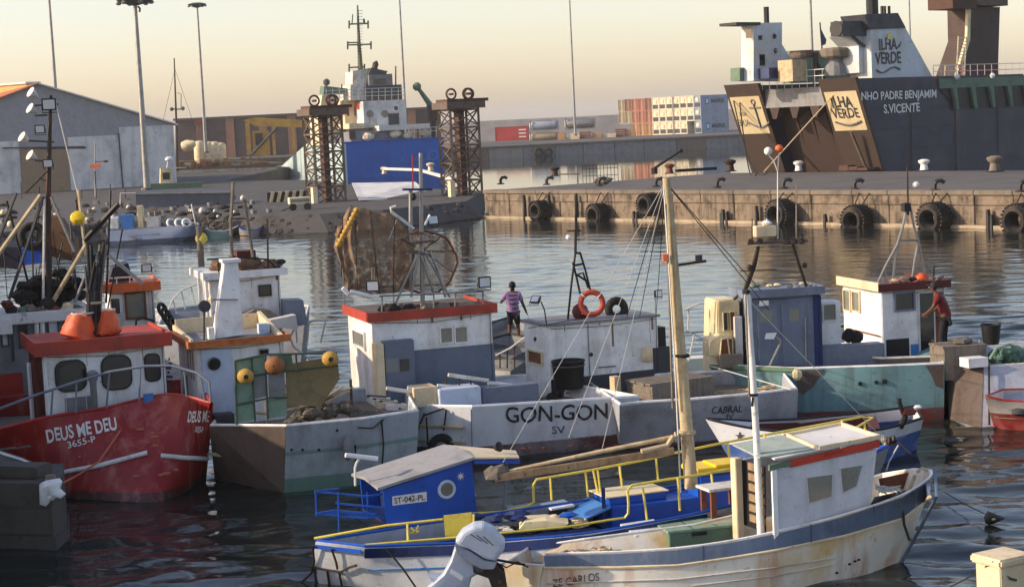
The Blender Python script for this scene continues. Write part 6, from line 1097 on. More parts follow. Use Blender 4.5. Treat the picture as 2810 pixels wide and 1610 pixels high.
K().beam(fr.f(2030, 744, .35), fr.f(2132, 740, .35), .025, .025).out('spreader', 'iron', rt); K().ball(fr.f(2056, 733, .35), .07, 8).out('lamp', 'iron', rt); K().ball(fr.f(2208, 728, .35), .07, 8).out('lamp', 'iron', rt)
K().tube(PX(fr, -.6, (2112, 1003), (2140, 945), (2142, 935), (2130, 925)), .03, 6).out('lamp_stalk', 'steel', rt, True); K().hexa([fr.f(2098, 930, -.62), fr.f(2124, 930, -.62), fr.f(2124, 930, -.5), fr.f(2098, 930, -.5), fr.f(2102, 914, -.62), fr.f(2132, 912, -.62), fr.f(2132, 912, -.5), fr.f(2102, 914, -.5)]).out('deck_lamp', 'plastic_white', rt)
for p in (((1950, 1004), (2050, 1030), (2170, 1068)),): K().tube([at(p[0][0], p[0][1], 1.3), at(p[2][0], p[2][1], 1.35)], .012, 4).out('mooring_line', 'rope_pale', rt)
# ---------------------------------------------------------------- boat H, cream lit cabin with dark red roof edge
fr = Fr(2418, 797, 2.66, 14)
rt = root('fishing_boat', V((fr.o.x + 1, fr.o.y + 1, 0)), 'white cabin boat with dark red roof edge and steel tripod mast', 'fishing boat', 'fishing boats rafted together')
hull(rt, [(2300, 975, 1.2), (2420, 985, 1.2), (2700, 975, 1.2), (2690, 935, 1.2), (2320, 935, 1.2)], [(2310, 1090), (2420, 1100), (2690, 1090), (2680, 1050), (2325, 1050)], 'grey', .9, 'steel_white')
a1, b1, zB, zT = house(fr, rt, 2592, 2313, 797, 985, 'white', None, 'red_brown', zb=.9, roofh=.1, over=.07, rm='rust_grey')
K().bx(fr, -.13, -.08, -.1, b1 + .1, zT - .02, zT + .2).out('roof_trim', 'cream', rt); window(fr, rt, (2456, 806, 2506, 846), frame='grey_blue', fw_=.05); window(fr, rt, (2318, 796, 2336, 852), side=True, frame='cream', pane='glass_pale', fw_=.035); window(fr, rt, (2342, 800, 2362, 854), side=True, frame='cream', pane='glass_pale', fw_=.035)
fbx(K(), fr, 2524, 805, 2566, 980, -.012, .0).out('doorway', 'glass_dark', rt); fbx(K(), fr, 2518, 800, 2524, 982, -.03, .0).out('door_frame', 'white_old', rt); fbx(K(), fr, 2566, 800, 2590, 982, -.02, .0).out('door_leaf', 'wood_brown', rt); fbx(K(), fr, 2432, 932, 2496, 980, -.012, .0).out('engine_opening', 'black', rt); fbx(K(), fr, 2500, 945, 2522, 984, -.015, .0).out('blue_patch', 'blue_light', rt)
sbr = [(fr.sd(2330, 902, -.06)), (fr.sd(2412, 922, -.06))]; K().tube(sbr, .02, 5).out('hand_rail', 'wood_brown', rt)
for p in (((2490, 563), (2478, 620), (2462, 672), (2430, 730), (2403, 790)), ((2462, 672), (2456, 720), (2450, 775)), ((2498, 566), (2508, 620), (2520, 664), (2543, 775)), ((2519, 672), (2510, 720), (2503, 770)), ((2468, 660), (2522, 658)), ((2428, 735), (2432, 775))): K().tube(PX(fr, .5, *p), .032, 7).out('mast_leg', 'steel', rt, True)
K().tube(PX(fr, .5, (2492, 590), (2491, 530), (2490, 455)), .03, 6, .018).out('mast', 'iron', rt); fbx(K(), fr, 2482, 558, 2500, 580, .4, .6).out('mast_head', 'black', rt); K().ball(fr.f(2514, 507, .5), .09, 8).out('mast_float', 'white', rt, True); K().tube(PX(fr, .5, (2562, 768), (2563, 730)), .02, 5).out('aerial', 'iron', rt)
for x, m, s in ((2480, 'wood_grey', .13), (2505, 'black', .1), (2530, 'plastic_orange', .16), (2545, 'cream', .1), (2575, 'grey', .12), (2455, 'rope', .1)): K().ball(fr.p(fr.fa(x, 775, .4)[0], .4, zT + .1 + s * .6), s, 8, (1.2, 1, .8), .12).out('roof_gear', m, rt, True)
K().tube([fr.f(2440 + i * 12, 770 + 6 * math.sin(i * 1.5), -.05) for i in range(12)], .02, 5).out('roof_rope', 'rope_red', rt, True)
for x, y, m in ((2380, 960, 'grey'), (2350, 925, 'net_black'), (2405, 965, 'rubber'), (2330, 920, 'net_black')): K().ball(fr.f(x, y, -.4), .17, 8, (1.1, 1, 1), .15).out('deck_bundle', m, rt)
# ---------------------------------------------------------------- right hand boat I
fr = Fr(2700, 1008, 1.2, 16)
rt = root('fishing_boat', at(2760, 1165), 'grey sterned boat with rusty brown side, green net and wooden hatch', 'fishing boat', 'fishing boats rafted together')
mat('hull_i', (170, 174, 184), .6, dirt=(120, 122, 128), da=.5, ds=1.4, streak=(88, 86, 88), sa=.4)
T, Bt, _ = hull(rt, [(2596, 1006, 1.15), (2700, 1008, 1.2), (2850, 998, 1.2), (2950, 990, 1.2), (2930, 930, 1.2), (2612, 955, 1.15)], [(2606, 1150), (2694, 1176), (2850, 1168), (2950, 1160), (2930, 1100), (2620, 1110)], 'hull_i', .85, 'steel_white')
n_ = plane3(T[0], T[1], Bt[0]).n; K().add([p + n_ * .015 for p in (T[0], T[1], Bt[1], Bt[0])] + [p + n_ * .002 for p in (T[0], T[1], Bt[1], Bt[0])], [(0, 1, 2, 3), (4, 5, 6, 7), (0, 1, 5, 4), (1, 2, 6, 5), (2, 3, 7, 6), (3, 0, 4, 7)]).out('side_plating', 'side_brown', rt)
K().tube([T[1] + V((.1, -.06, .05)), Bt[1] + V((.15, -.08, .1))], .025, 5).out('fender_rope', 'rope_dark', rt)
ht = root('deck_hatch', fr.f(2650, 985, .4), 'brown planked hatch beside the man in red at the cabin door', 'hatch'); hf = Fr(2592, 985, 1.2, 8); hf.o = fr.f(2592, 984, .5)
ah, zh = hf.fa(2706, 950); K().bx(hf, 0, ah, 0, .9, .9, zh).out('coaming', 'wood_grey', ht)
for i in range(5): K().bx(hf, -.03, ah + .03, i * .18, i * .18 + .165, zh, zh + .04 + rr.uniform(0, .02)).out('lid_board', 'wood_grey', ht)
K().ball(hf.p(ah * .55, .3, zh + .12), .18, 8, (1.6, 1, .5), .2).out('folded_net', 'net_grey', ht)
q = fr.f(2720, 940, 1.0); bk = root('bucket', q, 'black bucket standing above the wooden hatch', 'bucket'); K().lathe(q, (0, 0, 1), [(.17, -.03), (.19, .05), (.23, .42), (.25, .43), (.22, .43), (.18, .05)], 16).out('body', 'black', bk, True); K().tube([q + V((-.24, 0, .42)), q + V((-.15, 0, .5)), q + V((.15, 0, .5)), q + V((.24, 0, .42))], .012, 4).out('handle', 'iron', bk)
k = K()
for i in range(34): k.ball(fr.f(2722 + rr.uniform(0, 110), 992 - rr.uniform(0, 34), .25 + rr.uniform(0, .5)), rr.uniform(.07, .14), 6, (1.3, 1, .8), .25)
k.out('green_net', mat('net_green', (96, 128, 112), .9, dirt=(50, 70, 58), da=.6, ds=6, bump=.5, bs=25) and 'net_green', rt, kind='stuff'); K().tube(PX(fr, .2, (2716, 985), (2735, 955), (2770, 945), (2812, 962)), .035, 6).out('net_ring', 'panel_green', rt, True); fbx(K(), fr, 2658, 985, 2712, 1005, -.1, .3).out('fish_box', 'white', rt)
# ---------------------------------------------------------------- small red and white boat
rt = root('rowing_boat', at(2780, 1165), 'small red bottomed white rowing boat under the green net', 'rowing boat')
mat('hull_r', (210, 204, 200), .5, dirt=(150, 140, 136), da=.4, bands=[(.42, (150, 40, 36))], jit=.02)
hull(rt, [(2703, 1088, .85), (2760, 1100, .75), (2860, 1106, .7), (2940, 1100, .7), (2930, 1070, .7), (2830, 1068, .7), (2750, 1070, .75)], [(2728, 1172), (2765, 1180), (2860, 1186), (2940, 1180), (2925, 1150), (2830, 1148), (2760, 1150)], 'hull_r', .35, 'red', thick=.05, capr=.025, curve=(0, 3))
K().ball(at(2802, 1128, .5), .14, 8, (1.6, 1, .8)).out('engine_cover', 'dark_grey', rt, True)
# ---------------------------------------------------------------- small boat with the star
rt = root('rowing_boat', at(2200, 1285), 'blue bottomed white skiff with black gunwale, star on its bow and red inside', 'rowing boat')
mat('hull_j', (214, 216, 220), .5, dirt=(170, 172, 176), da=.35, bands=[(.5, (36, 78, 150))], jit=.02)
T, Bt, _ = hull(rt, [(1936, 1150, 1.0), (2061, 1176, .84), (2197, 1188, .76), (2400, 1182, .74), (2534, 1148, .78), (2512, 1116, .78), (2380, 1132, .74), (2197, 1150, .76), (2061, 1156, .84)], [(2018, 1284), (2075, 1290), (2197, 1292), (2400, 1276), (2515, 1232), (2500, 1205), (2380, 1218), (2197, 1236), (2080, 1246)], 'hull_j', .3, 'black', thick=.05, capr=.03, deckm='red_brown', curve=(0, 4))
pj = Surf(_, plane3(T[0], T[1], Bt[1])); st = []
c = pj.at(2031, 1196, .02); ex = (pj.at(2060, 1196, .02) - c).normalized(); ez = (V((0, 0, 1)) - pj.n * pj.n.z).normalized()
for i in range(10): r = .1 if i % 2 == 0 else .04; a = 1.5708 + i * .6283; st.append(c + ex * r * math.cos(a) + ez * r * math.sin(a))
K().prism([pj.lay(p, .012) for p in st], pj.n * .006).out('star', 'letter_black', rt); K().add([p for p in (T[6], T[7], T[8])] + [V((p.x, p.y, .35)) for p in (T[8], T[7], T[6])], [(0, 1, 4, 5), (1, 2, 3, 4)]).out('inner_lining', 'red_brown', rt)
for f in (.3, .6): p, q = T[2].lerp(T[4], f), T[7].lerp(T[5], f); K().beam(p - V((0, 0, .12)), q - V((0, 0, .12)), .22, .04).out('thwart', 'red_brown', rt)
ob = root('outboard_motor', at(2480, 1165, .7), 'small dark outboard motor tilted on the star skiff', 'outboard'); q = at(2485, 1140, .95)
K().hexa([q + V(p) for p in ((-.1, -.08, 0), (.22, -.08, .02), (.22, .1, .02), (-.1, .1, 0), (-.05, -.07, .16), (.2, -.07, .14), (.2, .09, .14), (-.05, .09, .16))]).out('cowl', 'red_brown', ob, bevel=.03); K().tube([q + V((-.05, 0, .05)), q + V((-.12, 0, .3)), q + V((-.12, 0, .36))], .05, 7).out('leg', 'black', ob); K().ball(q + V((.25, 0, .16)), .07, 6, (1.4, 1, .7)).out('badge_cap', 'white', ob); K().tube([q, q + V((-.1, .05, -.25))], .06, 7).out('bracket', 'black', ob)
# ================================================================ NEAR BOATS
def strip(up_, lo, nrm, th=.02):
    n = len(up_); k = K(); A = [p + nrm * .004 for p in up_] + [p + nrm * .004 for p in lo]; Bq = [p + nrm * th for p in up_] + [p + nrm * th for p in lo]
    k.v = A + Bq; m = 2 * n
    for i in range(n - 1): k.f += [(m + i, m + i + 1, m + n + i + 1, m + n + i), (i, n + i, n + i + 1, i + 1), (i, i + 1, m + i + 1, m + i), (n + i, m + n + i, m + n + i + 1, n + i + 1)]
    return k
# ---------------------------------------------------------------- blue cabin boat
rt = root('cabin_boat', at(1500, 1600), 'long white and blue open boat with yellow rails and tall wooden mast', 'boat')
mat('hull_k', (204, 208, 214), .5, dirt=(150, 156, 164), da=.45, ds=1.5, streak=(110, 108, 104), sa=.3)
near = [(998, 1500, .75), (1240, 1492, .72), (1389, 1483, .72), (1622, 1463, .78), (1941, 1404, .88), (2200, 1330, 1.05), (2440, 1225, 1.35)]
far = [(2300, 1240, 1.15), (2000, 1310, .92), (1600, 1375, .8), (1200, 1432, .72), (866, 1485, .75)]
T, Bt, _ = hull(rt, near + far, [(1008, 1612), (1240, 1625), (1389, 1620), (1622, 1600), (1941, 1535), (2200, 1445), (2392, 1345), (2300, 1350), (2000, 1420), (1600, 1475), (1200, 1545), (875, 1600)], 'hull_k', .38, 'blue', thick=.06, capr=.028, deckm='blue_dark', mid=(.5, .05), curve=(0, 6))
nk = V((-.15, -.98, .05)); SK = Surf(_, plane3(T[0], T[3], Bt[1])); upk = [(x + (3 if i == 0 else 0), y + 4) for i, (x, y, z) in enumerate(near[:5])]; lok = [(x, y + 26) for x, y in upk]
strip(snap(SK, upk, .004), snap(SK, lok, .004), nk).out('sheer_band', 'blue_dark', rt); K().tube(snap(SK, [(1012, 1562), (1240, 1556), (1389, 1545)], .01), .014, 6).out('rubbing_strake', 'blue_light', rt)
K().prism([T[0].lerp(T[11], f) + V((-.02, -.02, dz)) for f, dz in ((.02, -.04), (.98, -.04), (.98, -.1), (.02, -.1))], (-.01, -.02, 0)).out('transom_band', 'blue', rt)
# rudder hanger and pipes on the transom
tp = plane3(T[0], T[11], Bt[0])
for pts in (((858, 1495), (862, 1540), (856, 1570), (818, 1606)), ((820, 1548), (880, 1560), (935, 1568), (960, 1555), (978, 1550)), ((910, 1505), (922, 1540), (926, 1560)), ((898, 1566), (904, 1606)), ((930, 1566), (938, 1606)), ((863, 1556), (868, 1606))): K().tube([tp.at(x, y, .1) for x, y in pts], .02, 6).out('rudder_iron', 'iron', rt)
K().tube([T[0] + V((.35, -.06, -.02)), T[0] + V((.6, -.1, -.35)), T[0] + V((.85, -.15, -.75))], .016, 5).out('stern_line', 'rope_dark', rt); lettering('S', plane3(T[0], T[1], Bt[0]).at(1035, 1560, .05), plane3(T[0], T[1], Bt[0]).at(1050, 1559, .05), .14, nk, 'letter_grey', rt)
# blue cabin
fr = Fr(1061, 1441, .72, 22); ca = root('boat_cabin', fr.p(.7, .8, .72), 'bright blue sloped cabin with porthole and number plate on the yellow railed boat', 'cabin')
q = [fr.f(x, y) for x, y in ((1052, 1344), (1294, 1262), (1309, 1404), (1061, 1441))]; DW = 1.25
K().prism([q[3], q[2], q[1], q[0]], fr.v * .04).out('side_wall', 'blue', ca); K().prism([p + fr.v * DW for p in (q[3], q[2], q[1], q[0])], fr.v * .04).out('side_wall', 'blue', ca)
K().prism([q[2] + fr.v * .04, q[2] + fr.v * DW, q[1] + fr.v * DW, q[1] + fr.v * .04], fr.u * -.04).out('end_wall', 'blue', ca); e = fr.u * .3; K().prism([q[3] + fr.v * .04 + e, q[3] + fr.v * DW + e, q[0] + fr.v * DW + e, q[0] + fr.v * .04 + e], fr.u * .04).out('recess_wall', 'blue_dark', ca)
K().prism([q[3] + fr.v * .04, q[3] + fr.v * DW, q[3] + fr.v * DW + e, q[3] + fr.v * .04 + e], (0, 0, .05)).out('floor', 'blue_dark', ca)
r0, r1 = q[0] - fr.u * .12 - fr.v * .08, q[1] + fr.u * .02 - fr.v * .08; dv = fr.v * (DW / 2 + .1)
mat('roof_felt', (150, 150, 152), .8, dirt=(112, 108, 104), da=.5, ds=2)
for s in (0, 1):
    a, b = (r0 + dv * s + V((0, 0, .02 + .06 * s)), r1 + dv * s + V((0, 0, .02 + .06 * s))); c, d = (r0 + dv * (s + 1) + V((0, 0, .08 - .06 * s)), r1 + dv * (s + 1) + V((0, 0, .08 - .06 * s)))
    K().prism([a, b, d, c], (0, 0, .045)).out('roof_sheet', 'roof_felt', ca)
aw = [r1 + V((0, 0, .03)), fr.f(1425, 1258, .1), fr.f(1415, 1240, .9), r1 + dv * 2 + V((0, 0, .03))]; K().prism(aw, (0, 0, .03)).out('awning', 'cream', ca); K().beam(aw[0] - V((0, 0, .05)), aw[1] - V((0, 0, .05)), .04, .06).out('awning_beam', 'blue', ca)
K().tube([fr.f(1392, 1262, .3), fr.f(1380, 1420, .3)], .02, 5).out('awning_post', 'grey_blue', ca)
c = fr.f(1226, 1342, -.01); ph = K().torus(c, fr.v, .135, .028, 24, 8).out('porthole', 'cab_white_blue', ca, True); K().lathe(c, -fr.v, [(.125, -.02), (.125, .005), (.11, .01)], 20).out('pane', 'glass_pale', ph)
for i in range(4): a = math.pi * i / 4; d = fr.u * math.cos(a) + V((0, 0, 1)) * math.sin(a); c = fr.f(1264, 1306, -.008); w_ = .015; pdir = fr.u * -math.sin(a) + V((0, 0, 1)) * math.cos(a); K().prism([c + d * .075, c + pdir * w_, c - d * .075, c - pdir * w_], -fr.v * (.004 + .0015 * i)).out('star_ray', 'letter_white', ca)
np_ = K().prism([fr.f(x, y, -.004) for x, y in ((1077, 1386), (1171, 1374), (1170, 1348), (1076, 1361))], -fr.v * .012).out('number_plate', 'letter_white', ca); lettering('ST-042-PL', fr.f(1082, 1381, -.02), fr.f(1166, 1371, -.02), .1, -fr.v, 'letter_black', np_, bold=.01, off=.006)
# stern shelf rails
k = K()
for z, (p0, p1) in {0: ((863, 1348), (1008, 1361)), 1: ((920, 1380), (1055, 1392)), 2: ((866, 1408), (1010, 1420)), 3: ((912, 1400), (1030, 1408))}.items(): k.beam(fr.f(*p0, .35), fr.f(*p1, .05), .03, .03)
for p0, p1 in (((1008, 1361), (1052, 1354)), ((1010, 1420), (1056, 1412)), ((863, 1348), (930, 1340)), ((866, 1408), (920, 1400))): k.beam(fr.f(*p0, .05), fr.f(*p1, .1), .03, .03)
for x in (866, 928, 1008): k.tube(PX(fr, .2, (x, 1350), (x + 2, 1470 if x == 928 else 1415)), .018, 5)
k.out('shelf_rail', 'blue', ca)
K().prism([fr.f(x, y, .3) for x, y in ((870, 1412), (1005, 1424), (1050, 1414), (925, 1402))], (0, 0, .02)).out('shelf', 'blue_light', ca); K().tube(PX(fr, -.05, (1061, 1440), (1064, 1500)), .03, 6).out('support_post', 'blue_dark', ca)
tl = root('tube_lamp', fr.f(975, 1330, .4), 'white tube lamp on a bent stalk above the blue cabin roof', 'lamp'); K().tube(PX(fr, .4, (975, 1332), (974, 1285), (978, 1270), (986, 1258)), .022, 6).out('stalk', 'steel_white', tl, True); K().tube(PX(fr, .4, (948, 1248), (1036, 1258)), .04, 8).out('lamp_tube', 'plastic_white', tl, True)
K().lathe(fr.f(1366, 1226, .5), (.6, -.6, .2), [(.05, -.06), (.09, .04), (.04, .07)], 10).out('deck_horn', 'black', label='small black horn on the awning of the blue cabin', cat='horn', smooth=True)
# yellow rails
k = K(); YF = lambda x, y, Y: atY(x, y, Y)
near_r = [(863, 1476, 28.6), (1060, 1441, 28.3), (1215, 1424, 28.4)]; k.tube([YF(*p) for p in near_r], .022, 6)
nr2 = [(1002, 1494, 28.05), (1250, 1474, 28.1), (1380, 1461, 28.2), (1560, 1444, 28.5), (1669, 1426, 28.7), (1714, 1420, 28.8), (1724, 1408, 28.8), (1725, 1381, 28.8), (1722, 1345, 28.8), (1734, 1331, 28.85), (1830, 1315, 29), (1935, 1300, 29.2), (2040, 1278, 29.5)]
k.tube([YF(*p) for p in nr2], .022, 6)
for p, q in (((1764, 1338, 28.9), (1776, 1428, 28.8)), ((1952, 1300, 29.2), (1958, 1350, 29.1)), ((1300, 1410, 28.3), (1300, 1470, 28.2)), ((1860, 1310, 29), (1866, 1400, 29)), ((1118, 1438, 28.3), (1120, 1488, 28.1))): k.tube([YF(*p), YF(*q)], .02, 6)
k.out('near_rail', 'yellow', rt, True); k = K()
fr2 = [(1200, 1425, 29.8), (1300, 1408, 29.8), (1380, 1403, 29.9), (1448, 1388, 30), (1465, 1376, 30), (1463, 1330, 30), (1472, 1315, 30), (1607, 1292, 30.2), (1750, 1265, 30.4), (1904, 1231, 30.8), (1996, 1212, 31), (2240, 1167, 31.6), (2363, 1143, 32), (2396, 1146, 32), (2320, 1190, 31.4)]
k.tube([YF(*p) for p in fr2], .022, 6)
for p, q in (((1510, 1311, 30), (1514, 1372, 29.9)), ((1606, 1293, 30.2), (1614, 1362, 30.1)), ((1628, 1290, 30.2), (1642, 1358, 30.1)), ((1640, 1290, 30.2), (1648, 1356, 30.1)), ((1700, 1278, 30.3), (1707, 1336, 30.2)), ((1800, 1258, 30.5), (1806, 1318, 30.4)), ((1996, 1212, 31), (2004, 1265, 30.9)), ((2098, 1192, 31.2), (2104, 1240, 31.1)), ((2200, 1174, 31.5), (2205, 1225, 31.4)), ((2310, 1153, 31.8), (2314, 1190, 31.6)), ((2372, 1160, 31.8), (2376, 1190, 31.7))): k.tube([YF(*p), YF(*q)], .02, 6)
k.out('far_rail', 'yellow', rt, True)
K().prism([YF(x, y, 28.35) for x, y in ((1217, 1414), (1294, 1405), (1298, 1466), (1222, 1474))], (0, .02, 0)).out('yellow_board', 'yellow', rt); k = K(); [k.beam(YF(*p, 28.25), YF(*q, 28.25), .03, .02) for p, q in (((1120, 1462), (1150, 1456)), ((1128, 1446), (1142, 1462)), ((1148, 1440), (1138, 1462)))]; k.out('yellow_cleat', 'yellow', rt)
# blue hatches
hf = Fr(1681, 1437, .55, 20); ht = root('deck_hatch', hf.p(.7, .3, .5), 'blue hatch box with raised lid beside the wooden mast foot', 'hatch'); ah, zh = hf.fa(1944, 1392)[0], hf.fa(1681, 1394)[1]
K().bx(hf, 0, ah, 0, .95, .4, zh).out('box', 'blue', ht, bevel=.012); K().bx(hf, .05, ah * .62, .2, .9, zh, zh + .13).out('lid', 'blue', ht, bevel=.012); K().bx(hf, -.02, ah * .64, .18, .92, zh + .13, zh + .15).out('lid_top', 'yellow_cream', ht)
K().prism([hf.p(-.02, .0, zh), hf.p(-.02, .95, zh), hf.p(-.6, .95, zh - .18), hf.p(-.6, .0, zh - .18)], (0, 0, .03)).out('ramp_lid', 'blue_light', ht); K().beam(hf.p(-.1, .1, .4), hf.p(-.1, .1, zh + .35), .06, .06).out('hatch_post', 'blue_dark', ht)
cb = Fr(1560, 1434, .5, 20); bxr = root('fish_box', cb.p(.2, .2, .5), 'stained pale fish box with a white lid in front of the blue hatch', 'fish box'); a_, z_ = cb.fa(1628, 1385); K().bx(cb, 0, a_, 0, .5, .42, z_).out('box', 'wood_grey', bxr, bevel=.015); K().prism([cb.p(-.3, -.02, z_), cb.p(.12, -.02, z_ + .02), cb.p(.12, .5, z_ + .02), cb.p(-.3, .5, z_)], (0, 0, .03)).out('lid', 'white', bxr); K().bx(cb, -.28, -.005, .05, .45, .42, z_ - .01).out('inner_box', 'black', bxr)
rr = random.Random(12)
for i in range(16): x = rr.uniform(1250, 1560); y = 1452 - (x - 1250) * .08 - rr.uniform(0, 34); c = atY(x, y, 29.0 + rr.uniform(-.3, .4)); K().ball(c, rr.uniform(.05, .11), 7, (2.0, 1, .6), .2).out('loose_gear', rr.choice(['blue_dark', 'blue', 'cream', 'black', 'panel_green', 'blue_dark']), rt)
K().prism([atY(x, y, 28.6) for x, y in ((1425, 1452), (1440, 1432), (1500, 1428), (1560, 1436), (1540, 1450))], (0, .4, .02)).out('pale_board', 'yellow_cream', rt)
dr = atY(1972, 1352, 30.2); du = root('fish_tub', dr, 'blue tub with bright yellow lid beside the wooden mast', 'tub'); tf = Fr(0, 0, 0, 18); tf.o = V((dr.x - .35, dr.y - .2, dr.z)); zt = tf.fa(1972, 1296)[1]
K().bx(tf, 0, .74, 0, .6, .4, zt).out('tub', 'blue', du, bevel=.04); K().bx(tf, -.04, .78, -.04, .64, zt, zt + .1).out('lid', 'yellow_bright', du, bevel=.02); K().bx(tf, .3, .8, -.06, .5, zt + .1, zt + .14).out('lid_plank', 'yellow_bright', du, bevel=.01)
# wooden mast, booms, stays
mp = atY(1896, 1335, 29.6); ml = Plane(mp, (0, -1, 0)); mr = root('boat_mast', mp, 'tall pale wooden mast stepped in the blue boat', 'mast')
K().tube([ml.at(1897, 1338), ml.at(1878, 1100), ml.at(1862, 900), ml.at(1842, 640), ml.at(1828, 488)], .115, 12, .062).out('pole', 'wood_pale', mr, True)
K().tube([ml.at(1868, 1350, .16), ml.at(1852, 1000, .16), ml.at(1830, 640, .12), ml.at(1822, 520, .1)], .014, 5).out('halyard', 'rope_pale', mr); K().tube([ml.at(1846, 1120, .1), ml.at(1838, 860, .1), ml.at(1826, 560, .1)], .02, 5).out('halyard', 'wood_grey', mr)
K().beam(ml.at(1862, 727), ml.at(1938, 716), .05, .04).out('lamp_arm', 'iron', mr); K().lathe(ml.at(1918, 718), (0, 0, 1), [(.06, 0), (.06, .11)], 10).out('mast_lamp', 'dark_grey', mr); fbx(K(), Fr(0, 0, 0, 0), 0, 0, 1, 1, 30, 30.01) if False else None
K().bx(type('f', (), {'p': staticmethod(lambda a, b, z: V((ml.at(1826, 712).x + a, mp.y - .15 + b, ml.at(1826, 712).z + z)))}), -.05, .02, -.04, .08, -.02, .1).out('mast_lamp', 'orange', mr); K().beam(ml.at(1812, 720), ml.at(1842, 728), .04, .03).out('lamp_arm', 'yellow_cream', mr)
K().torus(ml.at(1872, 975), (.05, 0, 1), .1, .03, 12, 6).out('lashing', 'rope_dark', mr); K().torus(ml.at(1884, 1185), (.05, 0, 1), .125, .04, 12, 6).out('lashing', 'rope', mr)
for p in ((1380, 1268), (1560, 1200), (1650, 1240)): K().tube([ml.at(1828, 495), atY(p[0], p[1], 29.4)], .007, 4).out('stay', 'rope_pale', mr)
for p, Y in (((1720, 870), 41), ((1755, 870), 41.5), ((1800, 870), 42), ((2110, 850), 41), ((2090, 800), 42)): K().tube([ml.at(1826, 500), atY(p[0], p[1], Y)], .009, 4).out('stay', 'rope_dark', mr)
bs = root('spare_spar', atY(1600, 1290, 29.3), 'upper long pale spar lashed to the wooden mast', 'spar'); K().tube([atY(1862, 1196, 29.5), atY(1640, 1240, 29.4), atY(1352, 1302, 29.3)], .042, 8, .034).out('spar', 'wood_pale', bs, True); K().torus(atY(1856, 1200, 29.5), (.9, 0, .2), .08, .02, 10, 5).out('lashing', 'rope', bs)
bs = root('spare_spar', atY(1600, 1300, 29.2), 'lower weathered plank spar under the long pale one', 'spar'); K().beam(atY(1850, 1236, 29.35), atY(1356, 1312, 29.2), .07, .12).out('plank', 'wood', bs, bevel=.01); K().tube([atY(1760, 1238, 29.3), atY(1830, 1222, 29.4), atY(1848, 1196, 29.4)], .05, 6).out('rope_coil', 'rope', bs)
for x in (1440, 1560, 1700): q = atY(x, 1312 - (x - 1356) * .154, 29.15); K().ball(q - V((0, .03, 0)), .018, 6).out('bolt', 'iron', bs)
K().ball(atY(1365, 1300, 29.3), .15, 8, (1.6, 1, 1), .2).out('net_bundle', 'net_grey', label='grey net bundle under the spar ends beside the blue cabin', cat='net')
# bow fittings of the blue boat
for x, y, m in ((2405, 1200, 'iron'), (2420, 1206, 'cream'), (2440, 1210, 'iron'), (2452, 1206, 'black'), (2428, 1222, 'cream'), (2412, 1216, 'black')): K().ball(atY(x, y, 31.4), .06, 7, (1, 1, 1.4), .15).out('bow_shackle', m, rt)
K().tube([atY(2455, 1205, 31.4), atY(2500, 1245, 31.2)], .02, 5).out('bow_rope', 'rope_dark', rt); K().tube([atY(2465, 1222, 31.3), atY(2440, 1265, 31), atY(2432, 1290, 31)], .015, 5).out('bow_rope', 'rope_pale', rt)
for x, y in ((1300, 1470), (1460, 1458), (1590, 1440)): coil(rt, atY(x, y, 28.9), .15, 'rope' if x != 1460 else 'rope_dark')
tangle(rt, [atY(1340, 1462, 28.8), atY(1420, 1455, 28.9), atY(1250, 1468, 28.7)], 'rope_dark', .012, 6, .2, 8); tangle(rt, [atY(1380, 1458, 28.7)], 'rope_pale', .012, 5, .2, 9)
# wooden stool
sf = Fr(1955, 1455, .5, 20); sr = root('wooden_stand', sf.p(.2, .2, .5), 'brown wooden stand between the blue boat and the small wheelhouse', 'stand'); sf.o = atY(1955, 1452, 28.4); zs = sf.fa(1955, 1348)[1]; zb_ = sf.fa(1955, 1452)[1]
for a, b in ((0, 0), (.5, 0), (0, .35), (.5, .35)): K().bx(sf, a, a + .09, b, b + .05, zb_, zs).out('leg', 'wood_brown', sr)
K().bx(sf, -.06, .66, -.06, .44, zs, zs + .045).out('seat', 'white_old', sr, bevel=.008); K().bx(sf, .1, .49, .01, .04, zb_ + .12, zb_ + .2).out('stretcher', 'wood_brown', sr)
# ---------------------------------------------------------------- nearest boat with outboard
rt = root('cabin_boat', at(1900, 1640), 'white hulled boat with blue grey bulwark, rust stains and small wheelhouse', 'boat')
mat('hull_l', (216, 212, 200), .55, dirt=(196, 168, 112), da=.95, ds=.8, streak=(166, 104, 50), sa=.85, ss=1.3)
mat('bulwark_blue', (92, 108, 132), .55, dirt=(70, 80, 94), da=.5, ds=2, streak=(140, 146, 152), sa=.25, ss=4)
UP = [(1385, 1545, .56), (1490, 1553, .55), (1493, 1521, .72), (1700, 1515, .72), (1858, 1505, .75), (2000, 1486, .8), (2132, 1460, .88), (2317, 1414, 1.02), (2475, 1361, 1.22), (2552, 1314, 1.4), (2560, 1292, 1.45)]
FA = [(2511, 1288, 1.4), (2425, 1301, 1.22), (2200, 1372, .98), (1900, 1440, .8), (1600, 1480, .72), (1450, 1502, .6)]
BO = [(1392, 1642), (1490, 1650), (1493, 1650), (1700, 1652), (1858, 1644), (2000, 1634), (2132, 1620), (2317, 1587), (2420, 1560), (2466, 1545), (2468, 1542), (2440, 1530), (2400, 1536), (2200, 1572), (1900, 1602), (1600, 1622), (1450, 1626)]
T, Bt, hh = hull(rt, UP + FA, BO, 'hull_l', .4, 'white', thick=.05, capr=.02, deckm='grey_blue', mid=(.55, .05), curve=(2, 10))
lowp = [(1493, 1556), (1700, 1556), (1858, 1550), (2000, 1530), (2132, 1508), (2317, 1468), (2475, 1420), (2552, 1362)]
nl = V((-.05, -.99, .1)); C_ = sum(T, V()) / len(T); UPt = T[2:10]; LO = []
